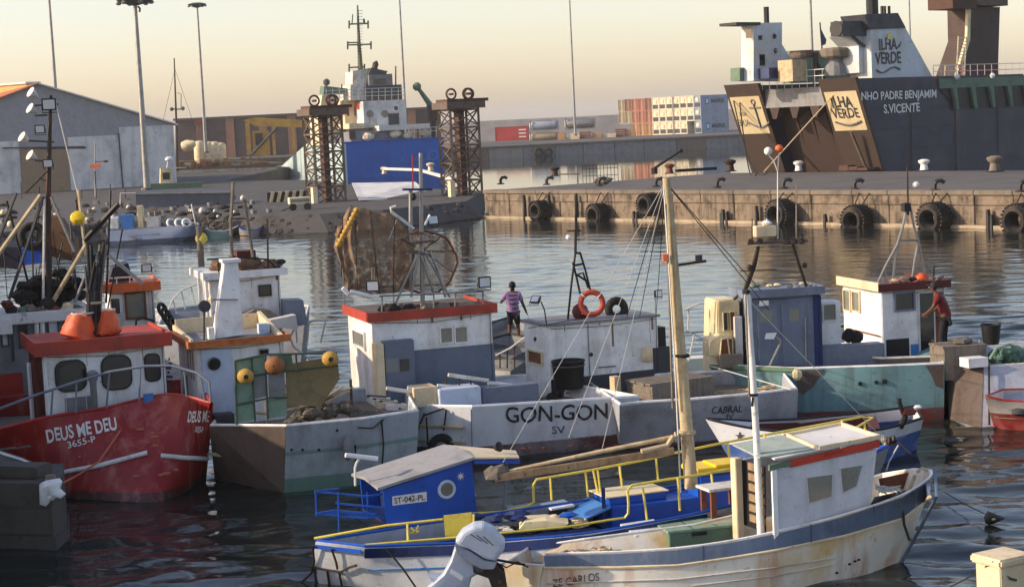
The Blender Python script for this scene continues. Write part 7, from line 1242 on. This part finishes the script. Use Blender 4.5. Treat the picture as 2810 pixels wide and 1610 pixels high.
for i, (x, y) in enumerate(lowp):
    P0, P1 = T[2 + i], Bt[2 + i]; f = .5; best = 9
    for j in range(41):
        p = P0.lerp(P1, j / 40 * .55); d = abs(proj(p)[1] - y)
        if d < best: best, f = d, j / 40 * .55
    LO.append(P0.lerp(P1, f))
SL = Surf(hh, plane3(T[2], T[5], Bt[4])); upx = [(x, y + 3) for x, y, z in UP[2:10]]; US = snap(SL, upx, .004); LS = snap(SL, lowp, .004); LO = [LS[i * 6] for i in range(8)]; LOT = snap(SL, lowp, .012)
strip(US, LS, nl, .022).out('bulwark', 'bulwark_blue', rt)
K().tube(LOT, .026, 6).out('rubbing_strake', 'cream', rt, True); K().tube(snap(SL, [(1500, 1600), (1858, 1588), (2132, 1555), (2290, 1528)], .01), .014, 6).out('rubbing_strake', 'white_old', rt, True); K().tube(snap(SL, [(1900, 1606), (2132, 1578), (2290, 1545)], .01), .012, 6).out('rubbing_strake', 'white_old', rt, True)
for i in (2, 4, 5, 6): p, q = UPt[i].lerp(UPt[i + 1], .5), LO[i].lerp(LO[i + 1], .5); K().tube([p + nl * .035, q + nl * .03], .008, 4).out('bulwark_seam', 'dark_grey', rt)
pz = Surf(hh, plane3(LO[0], LO[2], Bt[4])); lettering('ZE CARLOS', pz.at(1518, 1608, .06), pz.at(1646, 1590, .06), .12, pz.n, 'letter_black', rt, bold=.0, onto=pz)
for x, y in ((2345, 1538), (2330, 1546), (2355, 1534), (2295, 1570)): K().ball(pz.at(x, y, .01), .02, 6, (1.6, .4, 1)).out('hull_scar', 'black', rt)
mat('rust_stain', (176, 128, 78), .7, dirt=(196, 176, 140), da=.7, ds=3)
# bow: stem cap, ropes, foredeck bulkhead
K().tube([T[10] + V((.03, -.02, 0)), LO[7] + V((.1, 0, .0)), Bt[9].lerp(T[9], .35) + V((.12, 0, 0)), Bt[9] + V((.03, -.02, 0))], .026, 6).out('stem', 'bulwark_blue', rt, True)
K().tube([atY(2510, 1305, 28.3), atY(2500, 1330, 28), atY(2490, 1352, 27.8)], .03, 6).out('bow_rope', 'rope', rt); K().tube([atY(x, y, 28.2) for x, y in ((2515, 1295), (2530, 1284), (2548, 1290), (2556, 1310), (2540, 1335), (2500, 1352), (2470, 1372))], .028, 6).out('bow_rope', 'rope', rt, True); K().tube([atY(x, y, 28.1) for x, y in ((2530, 1290), (2528, 1330), (2540, 1300), (2550, 1330))], .025, 6).out('bow_rope', 'rope_pale', rt)
K().tube([LO[6] + nl * .05 + V((0, 0, .25)), LO[6] + nl * .06 + V((.02, 0, -.1)), LO[6] + V((.1, -.02, -.35))], .022, 5).out('fender_rope', 'rope_dark', rt)
K().prism([atY(x, y, 28.6) for x, y in ((2412, 1314), (2512, 1292), (2520, 1330), (2420, 1352))], (0, .04, 0)).out('bow_bulkhead', 'wood_brown', rt); K().prism([atY(x, y, 28.3) for x, y in ((2386, 1392), (2400, 1368), (2500, 1345), (2470, 1366))], (0, 0, .03)).out('foredeck', 'grey_blue', rt)
# wheelhouse
fr = Fr(2134, 1462, .88, 22); fr.o = fr.o + fr.v * .06
wr = root('boat_cabin', fr.p(.6, .5, .8), 'small white wheelhouse with red roof edge and pale windows on the rust stained boat', 'cabin')
q = [fr.f(x, y) for x, y in ((2134, 1470), (2388, 1395), (2406, 1232), (2132, 1288))]; DW = 1.0
mat('cab_l', (206, 208, 214), .5, dirt=(160, 164, 172), da=.45, ds=2, streak=(130, 128, 124), sa=.3)
K().prism(q, fr.v * .035).out('side_wall', 'cab_l', wr); K().prism([p + fr.v * DW for p in q], fr.v * .035).out('side_wall', 'cab_l', wr); K().prism([q[1] + fr.v * .035, q[1] + fr.v * DW, q[2] + fr.v * DW, q[2] + fr.v * .035], -fr.u * .03).out('front_wall', 'cab_l', wr)
for r_, sk in (((2214, 1304, 2282, 1376), 0), ((2306, 1279, 2364, 1348), 1)):
    x0, y0, x1, y1 = r_; tl_ = -.14 * (x1 - x0)
    pts = [fr.f(x, y, -.004) for x, y in ((x0 + 6, y1 + 2), (x1 - 2 if not sk else x1 - 16, y1 - 16), (x1, y0 - 3), (x0, y0 + 6))]
    wn = K().prism([p + (p - sum(pts, V()) / 4) * .1 for p in pts], -fr.v * .014).out('window', 'cab_l', wr); K().prism([p - fr.v * .012 for p in pts], -fr.v * .008).out('pane', 'glass_pale', wn)
mat('roof_red', (192, 62, 42), .5, dirt=(150, 48, 36), da=.4, ds=4)
rz = V((0, 0, .0)); K().prism([fr.f(x, y, -.03) for x, y in ((2171, 1282), (2414, 1226), (2414, 1206), (2171, 1262))], fr.v * .03).out('roof_edge', 'roof_red', wr)
A, Bq = fr.f(2126, 1262, -.02), fr.f(2414, 1204, -.02); Cq, Dq = Bq + fr.v * (DW + .1) + V((0, 0, .05)), A + fr.v * (DW + .1) + V((0, 0, .05))
K().prism([A, Bq, Cq, Dq], (0, 0, .025)).out('roof', 'panel_pale', wr); h_ = lambda f, g_: A.lerp(Bq, f).lerp(Dq.lerp(Cq, f), g_)
K().prism([h_(-.1, .1) + V((0, 0, .03)), h_(.36, .02) + V((0, 0, .03)), h_(.4, .95) + V((0, 0, .03)), h_(-.06, .98) + V((0, 0, .03))], (0, 0, .03)).out('roof_panel', mat('felt_green', (160, 172, 162), .8, dirt=(120, 128, 122), da=.5, ds=3) and 'felt_green', wr)
for f0, g0, f1, g1 in ((.42, .02, 1, .02), (.42, .98, 1, .98), (.42, .02, .46, .98), (1, .02, 1, .98)): K().beam(h_(f0, g0) + V((0, 0, .04)), h_(f1, g1) + V((0, 0, .04)), .05, .05).out('roof_coaming', 'cream', wr)
K().prism([fr.f(x, y, -.02) for x, y in ((2112, 1292), (2174, 1276), (2174, 1262), (2112, 1276))], fr.v * .05).out('roof_edge', 'green_paint', wr)
lettering('ZE CARLOS', fr.f(2262, 1252, -.06), fr.f(2312, 1240, -.06), .04, -fr.v, 'red_brown', wr)
# open back: posts, slatted inside
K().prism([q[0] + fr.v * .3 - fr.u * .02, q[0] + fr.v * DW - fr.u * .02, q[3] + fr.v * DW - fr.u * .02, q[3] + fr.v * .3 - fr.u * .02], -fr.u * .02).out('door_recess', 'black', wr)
for i in range(6): z = .95 + i * .16; K().bx(fr, -.09, -.05, .2, .62, z, z + .11).out('slat', 'wood', wr)
K().bx(fr, -.16, -.04, .88, 1.05, .6, q[3].z + .05).out('corner_post', 'cream', wr, bevel=.01); K().bx(fr, -.05, .03, -.045, -.005, .6, q[3].z).out('corner_post', 'white', wr)
# short white mast
mp = atY(2088, 1468, 27.13); ml = Plane(mp, (0, -1, 0)); mr = root('boat_mast', mp, 'slim white pole mast beside the small white wheelhouse', 'mast')
K().tube([ml.at(2088, 1470), ml.at(2076, 1200), ml.at(2064, 1000), ml.at(2050, 802)], .058, 10, .045).out('pole', 'white', mr, True); K().torus(ml.at(2066, 1082), (.05, 0, 1), .062, .022, 10, 6).out('lashing', 'rope_dark', mr); K().tube([ml.at(2056, 1090, .08), ml.at(2052, 960, .07), ml.at(2046, 806, .06)], .014, 5).out('halyard', 'wood_grey', mr); K().lathe(ml.at(2048, 806), (0, 0, 1), [(.06, 0), (.06, .06)], 8).out('mast_cap', 'black', mr); K().tube([ml.at(2066, 1090, .07), ml.at(2064, 1115, .08)], .02, 5).out('rope_tail', 'rope_dark', mr)
K().tube([ml.at(2052, 820), atY(2420, 1200, 30)], .005, 4).out('stay', 'rope_pale', mr)
# hatch boxes on deck
hf = Fr(1953, 1494, .6, 14); hf.o = atY(1838, 1490, 27.7); ht = root('deck_hatch', hf.o, 'green grey hatch box before the small wheelhouse', 'hatch'); ah, zh = hf.fa(2040, 1476)[0], hf.fa(1838, 1462)[1]; K().bx(hf, 0, ah, 0, .6, .42, zh).out('box', 'green_paint', ht, bevel=.01)
for i in range(3): K().bx(hf, -.03 + i * ah / 3, (i + 1) * ah / 3 - .01, -.03, .63, zh, zh + .035).out('lid_board', 'panel_green', ht)
K().bx(hf, ah * .3, ah * .5, -.02, .0, zh - .08, zh - .03).out('hand_hole', 'black', ht)
hf = Fr(1720, 1505, .6, 24); hf.o = atY(1725, 1502, 27.8); ht = root('fish_box', hf.o, 'open wooden fish box with a tilted white lid beside the green grey hatch', 'fish box'); ah, zh = hf.fa(1815, 1490)[0], hf.fa(1725, 1476)[1]; K().bx(hf, 0, ah, 0, .45, .42, zh).out('box', 'wood_brown', ht); K().hexa([hf.p(.1, -.05, zh + .01), hf.p(ah + .12, -.05, zh + .01), hf.p(ah + .12, .45, zh + .1), hf.p(.1, .45, zh + .1), hf.p(.1, -.05, zh + .04), hf.p(ah + .12, -.05, zh + .04), hf.p(ah + .12, .45, zh + .13), hf.p(.1, .45, zh + .13)]).out('lid', 'white', ht)
for i in range(7): K().ball(atY(rr.uniform(1520, 1700), rr.uniform(1505, 1525), 27.6), rr.uniform(.04, .08), 7, (2.2, 1, .6), .2).out('loose_gear', rr.choice(['black', 'wood_brown', 'grey_blue']), rt)
for x, y in ((1560, 1530), (1660, 1520)): coil(rt, atY(x, y, 27.5), .13)
tangle(rt, [atY(1600, 1522, 27.5), atY(1540, 1535, 27.4)], 'rope', .01, 5, .16, 11); tangle(rt, [atY(2440, 1350, 28.2)], 'rope_pale', .012, 6, .2, 12)
# ---------------------------------------------------------------- outboard motor
mo = Plane(atY(1300, 1540, 26.6), (.12, -1, 0)); om = root('outboard_motor', mo.at(1240, 1640), 'large white outboard motor tilted up at the rust stained boat stern', 'outboard')
def mloft(secs): return K().loft([[mo.at(x, y, .0) + V((0, b, 0)) for x, y in pts] for pts, b in secs])
cowl = [(1250, 1480), (1268, 1454), (1300, 1436), (1326, 1434), (1352, 1446), (1386, 1482), (1384, 1502), (1362, 1532), (1330, 1526), (1290, 1500), (1262, 1492)]
def shr(p, c, s): return [(c[0] + (x - c[0]) * s, c[1] + (y - c[1]) * s) for x, y in p]
cc = (1318, 1484); mloft([(shr(cowl, cc, .82), -.2), (shr(cowl, cc, .95), -.18), (cowl, -.12), (cowl, .16), (shr(cowl, cc, .95), .23), (shr(cowl, cc, .82), .25)]).out('cowl', mat('motor_white', (190, 198, 212), .35, dirt=(160, 166, 176), da=.45, ds=4) and 'motor_white', om, bevel=.012)
lc = [(1249, 1484), (1290, 1503), (1330, 1529), (1364, 1534), (1356, 1552), (1322, 1552), (1284, 1532), (1254, 1508)]; mloft([(lc, -.21), (lc, .26)]).out('lower_cowl', mat('motor_grey', (150, 158, 172), .4, dirt=(110, 116, 126), da=.4, ds=4) and 'motor_grey', om, bevel=.012)
for i in range(3): K().tube([mo.at(1290 + i * 18, 1464 + i * 3, .2), mo.at(1322 + i * 16, 1484 + i * 6, .2)], .007, 4).out('cowl_slot', 'dark_grey', om)
K().tube([mo.at(x, y, .15) for x, y in ((1254, 1486), (1290, 1503), (1330, 1528), (1360, 1534))], .014, 5).out('cowl_seam', 'dark_grey', om)
leg = [(1250, 1494), (1292, 1508), (1346, 1536), (1330, 1560), (1294, 1580), (1284, 1625), (1196, 1650), (1172, 1612), (1214, 1576), (1238, 1532)]; cl = (1260, 1550)
mloft([(shr(leg, cl, .85), -.12), (leg, -.08), (leg, .1), (shr(leg, cl, .85), .15)]).out('leg', 'motor_white', om, True); K().prism([mo.at(x, y, .12) for x, y in ((1240, 1560), (1272, 1580), (1268, 1592), (1236, 1572))], (0, -.01, 0)).out('leg_plate', 'plastic_white', om); K().prism([mo.at(x, y) for x, y in ((1176, 1584), (1240, 1596), (1260, 1625), (1200, 1610))], (0, .3, .02)).out('cavitation_plate', 'motor_white', om)
k = K(); 
for b in (-.12, .14): k.prism([mo.at(x, y) + V((0, b, 0)) for x, y in ((1296, 1540), (1352, 1536), (1384, 1566), (1392, 1616), (1356, 1622), (1340, 1580), (1300, 1566))], (0, .04, 0))
k.tube([mo.at(1320, 1556) + V((0, -.14, 0)), mo.at(1320, 1556) + V((0, .2, 0))], .04, 8); k.tube([mo.at(1372, 1590) + V((0, -.14, 0)), mo.at(1372, 1590) + V((0, .2, 0))], .03, 8)
k.out('bracket', 'iron', om); K().tube([mo.at(1360, 1534), mo.at(1400, 1542), mo.at(1440, 1548)], .022, 6).out('tiller', 'black', om); K().tube([mo.at(1340, 1532), mo.at(1390, 1556), mo.at(1420, 1540), mo.at(1450, 1555)], .012, 5).out('fuel_hose', 'black', om)
# ================================================================ FOREGROUND
zq = 1.18; JP = [at(-320, 1490), at(150, 1506), at(184, 1480), at(186, 1440), at(-320, 1425)]; pa, pb = JP[1], JP[0]; aw = (pa - pb).normalized(); pn = V((-aw.y, aw.x, 0))
fg = K().prism(JP, (0, 0, zq)).out('stone_jetty', 'concrete_shaded', kind='structure'); cj = sum(JP, V()) / 5  # jetty concrete darkened: the shade lying on it is put into the colour
K().prism([cj + (p - cj) * 1.03 + V((0, 0, -1.5)) for p in JP], (0, 0, 1.72)).out('jetty_footing', 'concrete_shaded', fg)
for r_ in range(2):
    t = .05; z = .25 + r_ * .47
    while t < 3.0:
        wd = rr.uniform(1.1, 1.9); a, b = pa - aw * t, pa - aw * (t + wd - .02); d = pn * -rr.uniform(.012, .04); K().hexa([q + V((0, 0, h)) for h in (z, z + .455) for q in (a + d, b + d, b + pn * .05, a + pn * .05)]).out('stone', 'concrete_shaded', fg, bevel=.025); t += wd
K().prism([pb + pn * .35 + V((0, 0, zq)), pa - aw * .5 + pn * .35 + V((0, 0, zq)), pa - aw * .5 + pn * .9 + V((0, 0, zq)), pb + pn * .9 + V((0, 0, zq))], (0, 0, .22)).out('upper_step', 'concrete_shaded', fg, bevel=.03)
# shed on the quay beside the rafted boats: its shade lies over the red boat
bf = Fr(0, 0, 0, 0); bf.o = V((-19.5, 22, 0)); rt = root('quay_shed', bf.p(3, 10, 0), 'grey boat shed on the quay beside the red boat', 'shed')
K().bx(bf, 0, 6.2, 0, 22, -1, 4.7).out('wall', 'concrete', rt); K().prism([bf.p(-.3, -.3, 4.7), bf.p(6.5, -.3, 4.7), bf.p(3.1, -.3, 5.9)], (0, 22.6, 0)).out('roof', 'rust_grey', rt)
for i in range(4): K().bx(bf, 6.2, 6.24, 2 + i * 5, 4.6 + i * 5, 1.2, 3.9).out('door', 'wood_grey', rt)
# white bag on the jetty corner post
bc = at(138, 1322, zq) ; br = root('plastic_bag', bc, 'crumpled white plastic bag tied over the jetty corner post', 'bag'); bpn = Plane(V((bc.x, bc.y - .12, 0)), (0, -1, 0))
ou = [(128, 1318), (160, 1312), (172, 1320), (168, 1340), (177, 1356), (170, 1366), (160, 1362), (140, 1376), (128, 1392), (112, 1384), (104, 1350), (108, 1328)]; cc = (136, 1348)
K().loft([[bpn.at(cc[0] + (x - cc[0]) * s + 3 * math.sin(i * 2.2 + s * 5), cc[1] + (y - cc[1]) * s, 0) + V((0, b + .03 * math.sin(i * 1.9 + s * 7), 0)) for i, (x, y) in enumerate(ou)] for s, b in ((.2, -.12), (.6, -.11), (.9, -.06), (1, .02), (.85, .1), (.3, .14))]).out('bag', 'plastic_white', br, True); K().tube([bc + V((0, .05, -.3)), bc + V((0, .05, .12))], .1, 8).out('post', 'wood_grey', br)
dk = root('skiff', at(20, 1290, zq), 'grey skiff with white rim lying behind the stone jetty', 'skiff')
K().loft([[atY(x, y + dy, 33.9 + b) for x, y in ((-90, 1235), (0, 1243), (60, 1262), (86, 1273))] + [atY(x, y + dy, 33.9 + b) for x, y in ((86, 1284), (40, 1284), (-90, 1284))] for b, dy in ((0, 0), (.3, 2), (.9, -6), (1.1, -8))]).out('hull', 'grey', dk); K().tube([atY(x, y, 33.85) for x, y in ((-90, 1233), (0, 1242), (60, 1261), (87, 1273))], .025, 6).out('rim', 'white', dk)
# cream mooring pile at the lower right
pp = Fr(2745, 1610, 0, 30); pp.o = atY(2748, 1640, 25.2); pp.o.z = 0; pr_ = root('mooring_pile', pp.p(.2, .2, 0), 'cream painted square mooring pile with a capping slab', 'pile'); zc = pp.fa(2790, 1546)[1]
K().hexa([pp.p(.0, 0, -1.5), pp.p(.5, 0, -1.5), pp.p(.5, .45, -1.5), pp.p(0, .45, -1.5), pp.p(-.03, -.02, zc), pp.p(.52, -.02, zc), pp.p(.52, .47, zc), pp.p(-.03, .47, zc)]).out('post', 'cream', pr_, bevel=.015); K().bx(pp, -.09, .6, -.08, .53, zc, zc + .12).out('cap', 'cream', pr_, bevel=.03); K().prism(PX(pp, -.035, (2764, 1578), (2772, 1590), (2790, 1594), (2792, 1588), (2776, 1584)), pp.v * .005).out('scratch_mark', 'dark_grey', pr_)
K().tube(catenary(atY(2726, 1540, 25.2), at(2600, 1612, 0), .02), .012, 4).out('mooring_line', 'rope_dark', pr_)
fb = at(2715, 1440, 0); fr_ = root('marker_float', fb, 'small dark pennant float drifting off the roped bow', 'float'); fpn = Plane(fb, (0, -1, 0)); K().loft([[fpn.at(x, y) + V((0, b, 0)) for x, y in pts] for pts, b in ((shr([(2702, 1420), (2712, 1402), (2758, 1420), (2725, 1436), (2706, 1436)], (2722, 1420), .5), -.1), ([(2702, 1420), (2712, 1402), (2758, 1420), (2725, 1436), (2706, 1436)], -.03), ([(2702, 1420), (2712, 1402), (2758, 1420), (2725, 1436), (2706, 1436)], .05), (shr([(2702, 1420), (2712, 1402), (2758, 1420), (2725, 1436), (2706, 1436)], (2722, 1420), .5), .12))]).out('float_body', 'black', fr_, True); K().ball(fpn.at(2722, 1420) + V((0, -.08, 0)), .05, 7, (1.2, .6, .8)).out('float_patch', 'cream', fr_); K().tube([fpn.at(2715, 1430), V((fb.x, fb.y, -.1))], .025, 5).out('stem', 'iron', fr_); K().tube(catenary(fpn.at(2706, 1410), at(2590, 1348, .15), .02), .009, 4).out('line', 'rope_dark', fr_)
# ================================================================ PEOPLE
def grown(name, m, par, pts, edges, levels=2):
    """one continuous body: joints with a radius each, grown with the Skin modifier from the first vertex"""
    keys = list(pts); me = bpy.data.meshes.new(name); off = OFF[par]
    me.from_pydata([V(pts[k][:3]) - off for k in keys], [(keys.index(a), keys.index(b)) for a, b in edges], [])
    o = bpy.data.objects.new(name, me); COL.objects.link(o); md = o.modifiers.new('s', 'SKIN'); md.use_smooth_shade = True; sv = me.skin_vertices[0].data
    for i, k in enumerate(keys):
        r = pts[k][3]; sv[i].radius = r if isinstance(r, tuple) else (r, r); sv[i].use_root = i == 0
    sb_ = o.modifiers.new('b', 'SUBSURF'); sb_.levels = levels; sb_.render_levels = levels
    dg = bpy.context.evaluated_depsgraph_get(); m2 = bpy.data.meshes.new_from_object(o.evaluated_get(dg)); bpy.data.objects.remove(o)
    for p in m2.polygons: p.use_smooth = True
    m2.materials.clear(); m2.materials.append(MATS[m]); q = bpy.data.objects.new(name, m2); COL.objects.link(q); q.parent = par; OFF[q] = off; return q
def person(base, yaw, lab, pose, shirt, pants, short, cap=None):
    rt = root('person', base, lab, 'person'); c, s_ = math.cos(yaw), math.sin(yaw)
    W_ = lambda x, y, z: (base.x + x * c - y * s_, base.y + x * s_ + y * c, base.z + z)      # x: the person's right, y: forward
    J = {k: W_(*q[:3]) + (q[3],) for k, q in pose.items()}
    body = [('hip', 'waist'), ('waist', 'chest'), ('chest', 'neck'), ('neck', 'jaw'), ('jaw', 'head'), ('head', 'crown')]
    for d in 'lr':
        body += [('hip', 'th' + d), ('th' + d, 'kn' + d), ('kn' + d, 'an' + d), ('an' + d, 'to' + d), ('chest', 'sh' + d), ('sh' + d, 'el' + d), ('el' + d, 'wr' + d), ('wr' + d, 'pa' + d)]
    for d in 'lr':                                            # five fingers rooted in the palm
        P, Wr = V(J['pa' + d][:3]), V(J['wr' + d][:3]); ax = (P - Wr).normalized(); sd_ = ax.cross(V((c, s_, 0))).normalized(); nr_ = sd_.cross(ax)
        for i, (o_, ln) in enumerate(((-.028, .07), (-.01, .08), (.01, .076), (.028, .06), (-.04, .045))):
            a, b_ = P + sd_ * o_ + ax * .01, P + sd_ * o_ * (1.25 if i < 4 else 1.9) + ax * ln * .6 ; e_ = b_ + ax * ln * .35 + nr_ * .02
            if i == 4: a = P - ax * .03 + sd_ * -.02
            for n_, q in (('a', a), ('b', b_), ('c', e_)): J[f'f{d}{i}{n_}'] = tuple(q) + (.0085,)
            body += [('pa' + d, f'f{d}{i}a'), (f'f{d}{i}a', f'f{d}{i}b'), (f'f{d}{i}b', f'f{d}{i}c')]
    b = grown('body', 'skin', rt, J, body)
    H = V(J['head'][:3]); fwd = V((-s_, c, 0)); rgt = V((c, s_, 0))
    K().ball(H + V((0, 0, .045)) - fwd * .018, .108, 12, (.9, 1.02, .98)).out('hair' if not cap else 'cap', cap or 'hair', rt, True)
    if cap: K().prism([H + V((0, 0, .07)) + fwd * .08 + rgt * .07, H + V((0, 0, .07)) + fwd * .08 - rgt * .07, H + V((0, 0, .06)) + fwd * .17 - rgt * .04, H + V((0, 0, .06)) + fwd * .17 + rgt * .04], (0, 0, .015)).out('cap_peak', cap, rt)
    k = K().ball(H + fwd * .1 - V((0, 0, .02)), .018, 6, (1, 1.2, 1.4)); k.ball(H + rgt * .092 - V((0, 0, .01)), .025, 6, (.5, 1, 1.4)); k.ball(H - rgt * .092 - V((0, 0, .01)), .025, 6, (.5, 1, 1.4)); k.out('nose_and_ears', 'skin', b)
    for sgn in (-1, 1): K().ball(H + fwd * .093 + rgt * .035 * sgn + V((0, 0, .012)), .012, 6).out('eye', 'letter_white', b)
    K().ball(H + fwd * .09 - V((0, 0, .06)), .02, 6, (1.4, .6, .4)).out('mouth', 'shirt_red', b)
    g_ = lambda k_, f: J[k_][:3] + (f,)
    Sj = {'waist': g_('waist', (.17, .135)), 'hipt': W_(pose['hip'][0], pose['hip'][1], pose['hip'][2] + .02) + ((.175, .14),), 'chest': g_('chest', (.19, .14)), 'neck': W_(pose['neck'][0], pose['neck'][1], pose['neck'][2] - .05) + (.085,)}; Se = [('waist', 'hipt'), ('waist', 'chest'), ('chest', 'neck')]
    for d in 'lr':
        E1, S1 = V(J['el' + d][:3]), V(J['sh' + d][:3]); Sj['sh' + d] = tuple(S1) + (.088,); Sj['sl' + d] = tuple(S1.lerp(E1, .75)) + (.07,); Se += [('chest', 'sh' + d), ('sh' + d, 'sl' + d)]
    sh = grown('shirt', shirt, rt, Sj, Se)
    Pj = {'hip': g_('hip', (.17, .135))}; Pe = []
    for d in 'lr':
        T1, K1, A1 = (V(J[k_ + d][:3]) for k_ in ('th', 'kn', 'an')); Pj['th' + d] = tuple(T1) + (.105,); Pj['kn' + d] = tuple(T1.lerp(K1, .85) if short else K1) + (.09 if short else .075,); Pe += [('hip', 'th' + d), ('th' + d, 'kn' + d)]
        if not short: Pj['an' + d] = tuple(A1) + (.062,); Pe.append(('kn' + d, 'an' + d))
    grown('shorts' if short else 'trousers', pants, rt, Pj, Pe); return rt, J, fwd
# ---- tender with the standing man
tb = root('tender', at(1400, 1030), 'small grey tender with dark rim and rail under the standing man', 'boat')
T, Bt, _ = hull(tb, [(1335, 936, 1.2), (1400, 918, 1.3), (1452, 930, 1.2), (1475, 895, 1.2), (1400, 872, 1.2), (1330, 892, 1.2)], [(1342, 1040), (1400, 1052), (1446, 1042), (1465, 1005), (1400, 992), (1336, 1002)], 'grey', .95, 'black', thick=.06, capr=.05)
K().tube([atY(x, y, 48.6) for x, y in ((1360, 975), (1400, 955), (1440, 925))], .03, 5).out('hand_rail', 'steel_white', tb)
for x, y in ((1372, 968), (1392, 960), (1412, 948)): K().tube([atY(x, y, 48.6), atY(x, 1010, 48.6)], .02, 5).out('rail_post', 'iron', tb)
hp = Plane(V((0, 50.6, 0)), (0, -1, 0)); top = hp.at(1416, 775); base = V((hp.at(1408, 850).x, 50.6, top.z - 1.74))
P1 = {'hip': (0, 0, .92, (.15, .12)), 'waist': (0, 0, 1.08, (.14, .11)), 'chest': (0, .02, 1.33, (.165, .12)), 'neck': (0, .02, 1.5, .055), 'jaw': (.01, .05, 1.56, .06), 'head': (.01, .05, 1.63, .088), 'crown': (.01, .04, 1.69, .06)}
for d, sg in (('l', -1), ('r', 1)): P1.update({'th' + d: (sg * .09, 0, .86, .088), 'kn' + d: (sg * .12, .03, .49, .058), 'an' + d: (sg * .13, 0, .09, .04), 'to' + d: (sg * .15, .15, .035, .036), 'sh' + d: (sg * .18, 0, 1.42, .068)})
P1.update({'ell': (-.34, -.02, 1.2, .044), 'wrl': (-.26, .2, 1.24, .032), 'pal': (-.22, .27, 1.26, .03), 'elr': (.28, .0, 1.13, .044), 'wrr': (.36, .1, .92, .032), 'par': (.38, .13, .86, .03)})
pr1, J1, f1 = person(base, 0.05, 'man in striped mauve shirt and black shorts standing with his back turned', P1, 'shirt_purple', 'shorts_black', True)
for z in (1.0, 1.14, 1.27, 1.38): K().loft([[V((base.x + (.185 - abs(z - 1.2) * .05) * math.cos(a * .5236), base.y + .015 + (.152 - abs(z - 1.2) * .05) * math.sin(a * .5236), base.z + z + dz)) for a in range(12)] for dz in (0, .035)], False, False).out('shirt_stripe', 'shirt_stripe', pr1, True)
q = V(J1['par'][:3]); K().tube(catenary(q, q + V((.45, -.6, -.5)), .15), .009, 4).out('hand_line', 'rope_pale', label='pale line hanging from the standing man hand', cat='rope')
# ---- man leaning by the cabin door
hp = Plane(V((0, 42.6, 0)), (0, -1, 0)); top = hp.at(2604, 776); base = V((hp.at(2592, 900).x, 42.6, top.z - 1.68))
P2 = dict(P1); P2.update({'hip': (0, -.05, .92, (.155, .125)), 'waist': (0, .0, 1.08, (.15, .12)), 'chest': (0, .1, 1.32, (.17, .125)), 'neck': (0, .17, 1.46, .055), 'jaw': (0, .21, 1.51, .06), 'head': (0, .22, 1.58, .088), 'crown': (0, .21, 1.64, .06), 'shl': (-.18, .09, 1.41, .068), 'shr': (.18, .09, 1.41, .068), 'ell': (-.26, .2, 1.17, .044), 'wrl': (-.16, .36, 1.03, .032), 'pal': (-.14, .42, .99, .03), 'elr': (.27, .12, 1.15, .044), 'wrr': (.2, .34, 1.0, .032), 'par': (.17, .4, .96, .03), 'knl': (-.1, .06, .49, .058), 'anl': (-.11, -.08, .09, .04), 'tol': (-.12, .1, .035, .036)})
base.z -= .13; P2 = {k: tuple(v * 1.08 for v in q[:3]) + (q[3],) for k, q in P2.items()}
pr2, J2, f2 = person(base, 1.2, 'man in dark cap and red shirt leaning beside the cabin doorway', P2, 'shirt_red', 'shorts_black', False, 'vest_dark')
# ================================================================ HAZE
hz = K().wbox(-3300, 3300, -150, 6300, -5, 46).out('haze', 'white', kind='stuff', label='thin pale haze over the whole harbour', cat='haze')
hm = bpy.data.materials.new('haze'); hm.use_nodes = True; hn = hm.node_tree.nodes; hn.remove(hn['Principled BSDF']); pv = hn.new('ShaderNodeVolumePrincipled')
pv.inputs['Color'].default_value = (.95, .93, .9, 1); pv.inputs['Density'].default_value = .0002; pv.inputs['Anisotropy'].default_value = .3
hm.node_tree.links.new(pv.outputs[0], hn['Material Output'].inputs['Volume']); hz.data.materials.clear(); hz.data.materials.append(hm)
# ================================================================ fixed fittings belong to their boats
def top(word): return next(o for o in COL.objects if o.parent is None and word in str(o.get('label', '')))
for part, boat in (('bright blue sloped cabin', 'yellow rails'), ('small white wheelhouse with red', 'blue grey bulwark'), ('tall pale wooden mast', 'yellow rails'), ('slim white pole mast', 'blue grey bulwark'), ('grey planked hatch with loose', 'plain white cabin boat'), ('brown planked hatch', 'grey sterned boat'), ('blue hatch box', 'yellow rails'), ('green grey hatch box', 'blue grey bulwark'), ('dark crane column', 'dark navy ferry'), ('white tube lamp', 'yellow rails')):
    s_, b_ = top(part), top(boat)
    for ch in list(s_.children):
        ch.parent = b_; ch.location = OFF[s_] - OFF[b_]
        if ch.name.split('.')[0] == 'pole': ch.name = 'mast'
    bpy.data.objects.remove(s_)
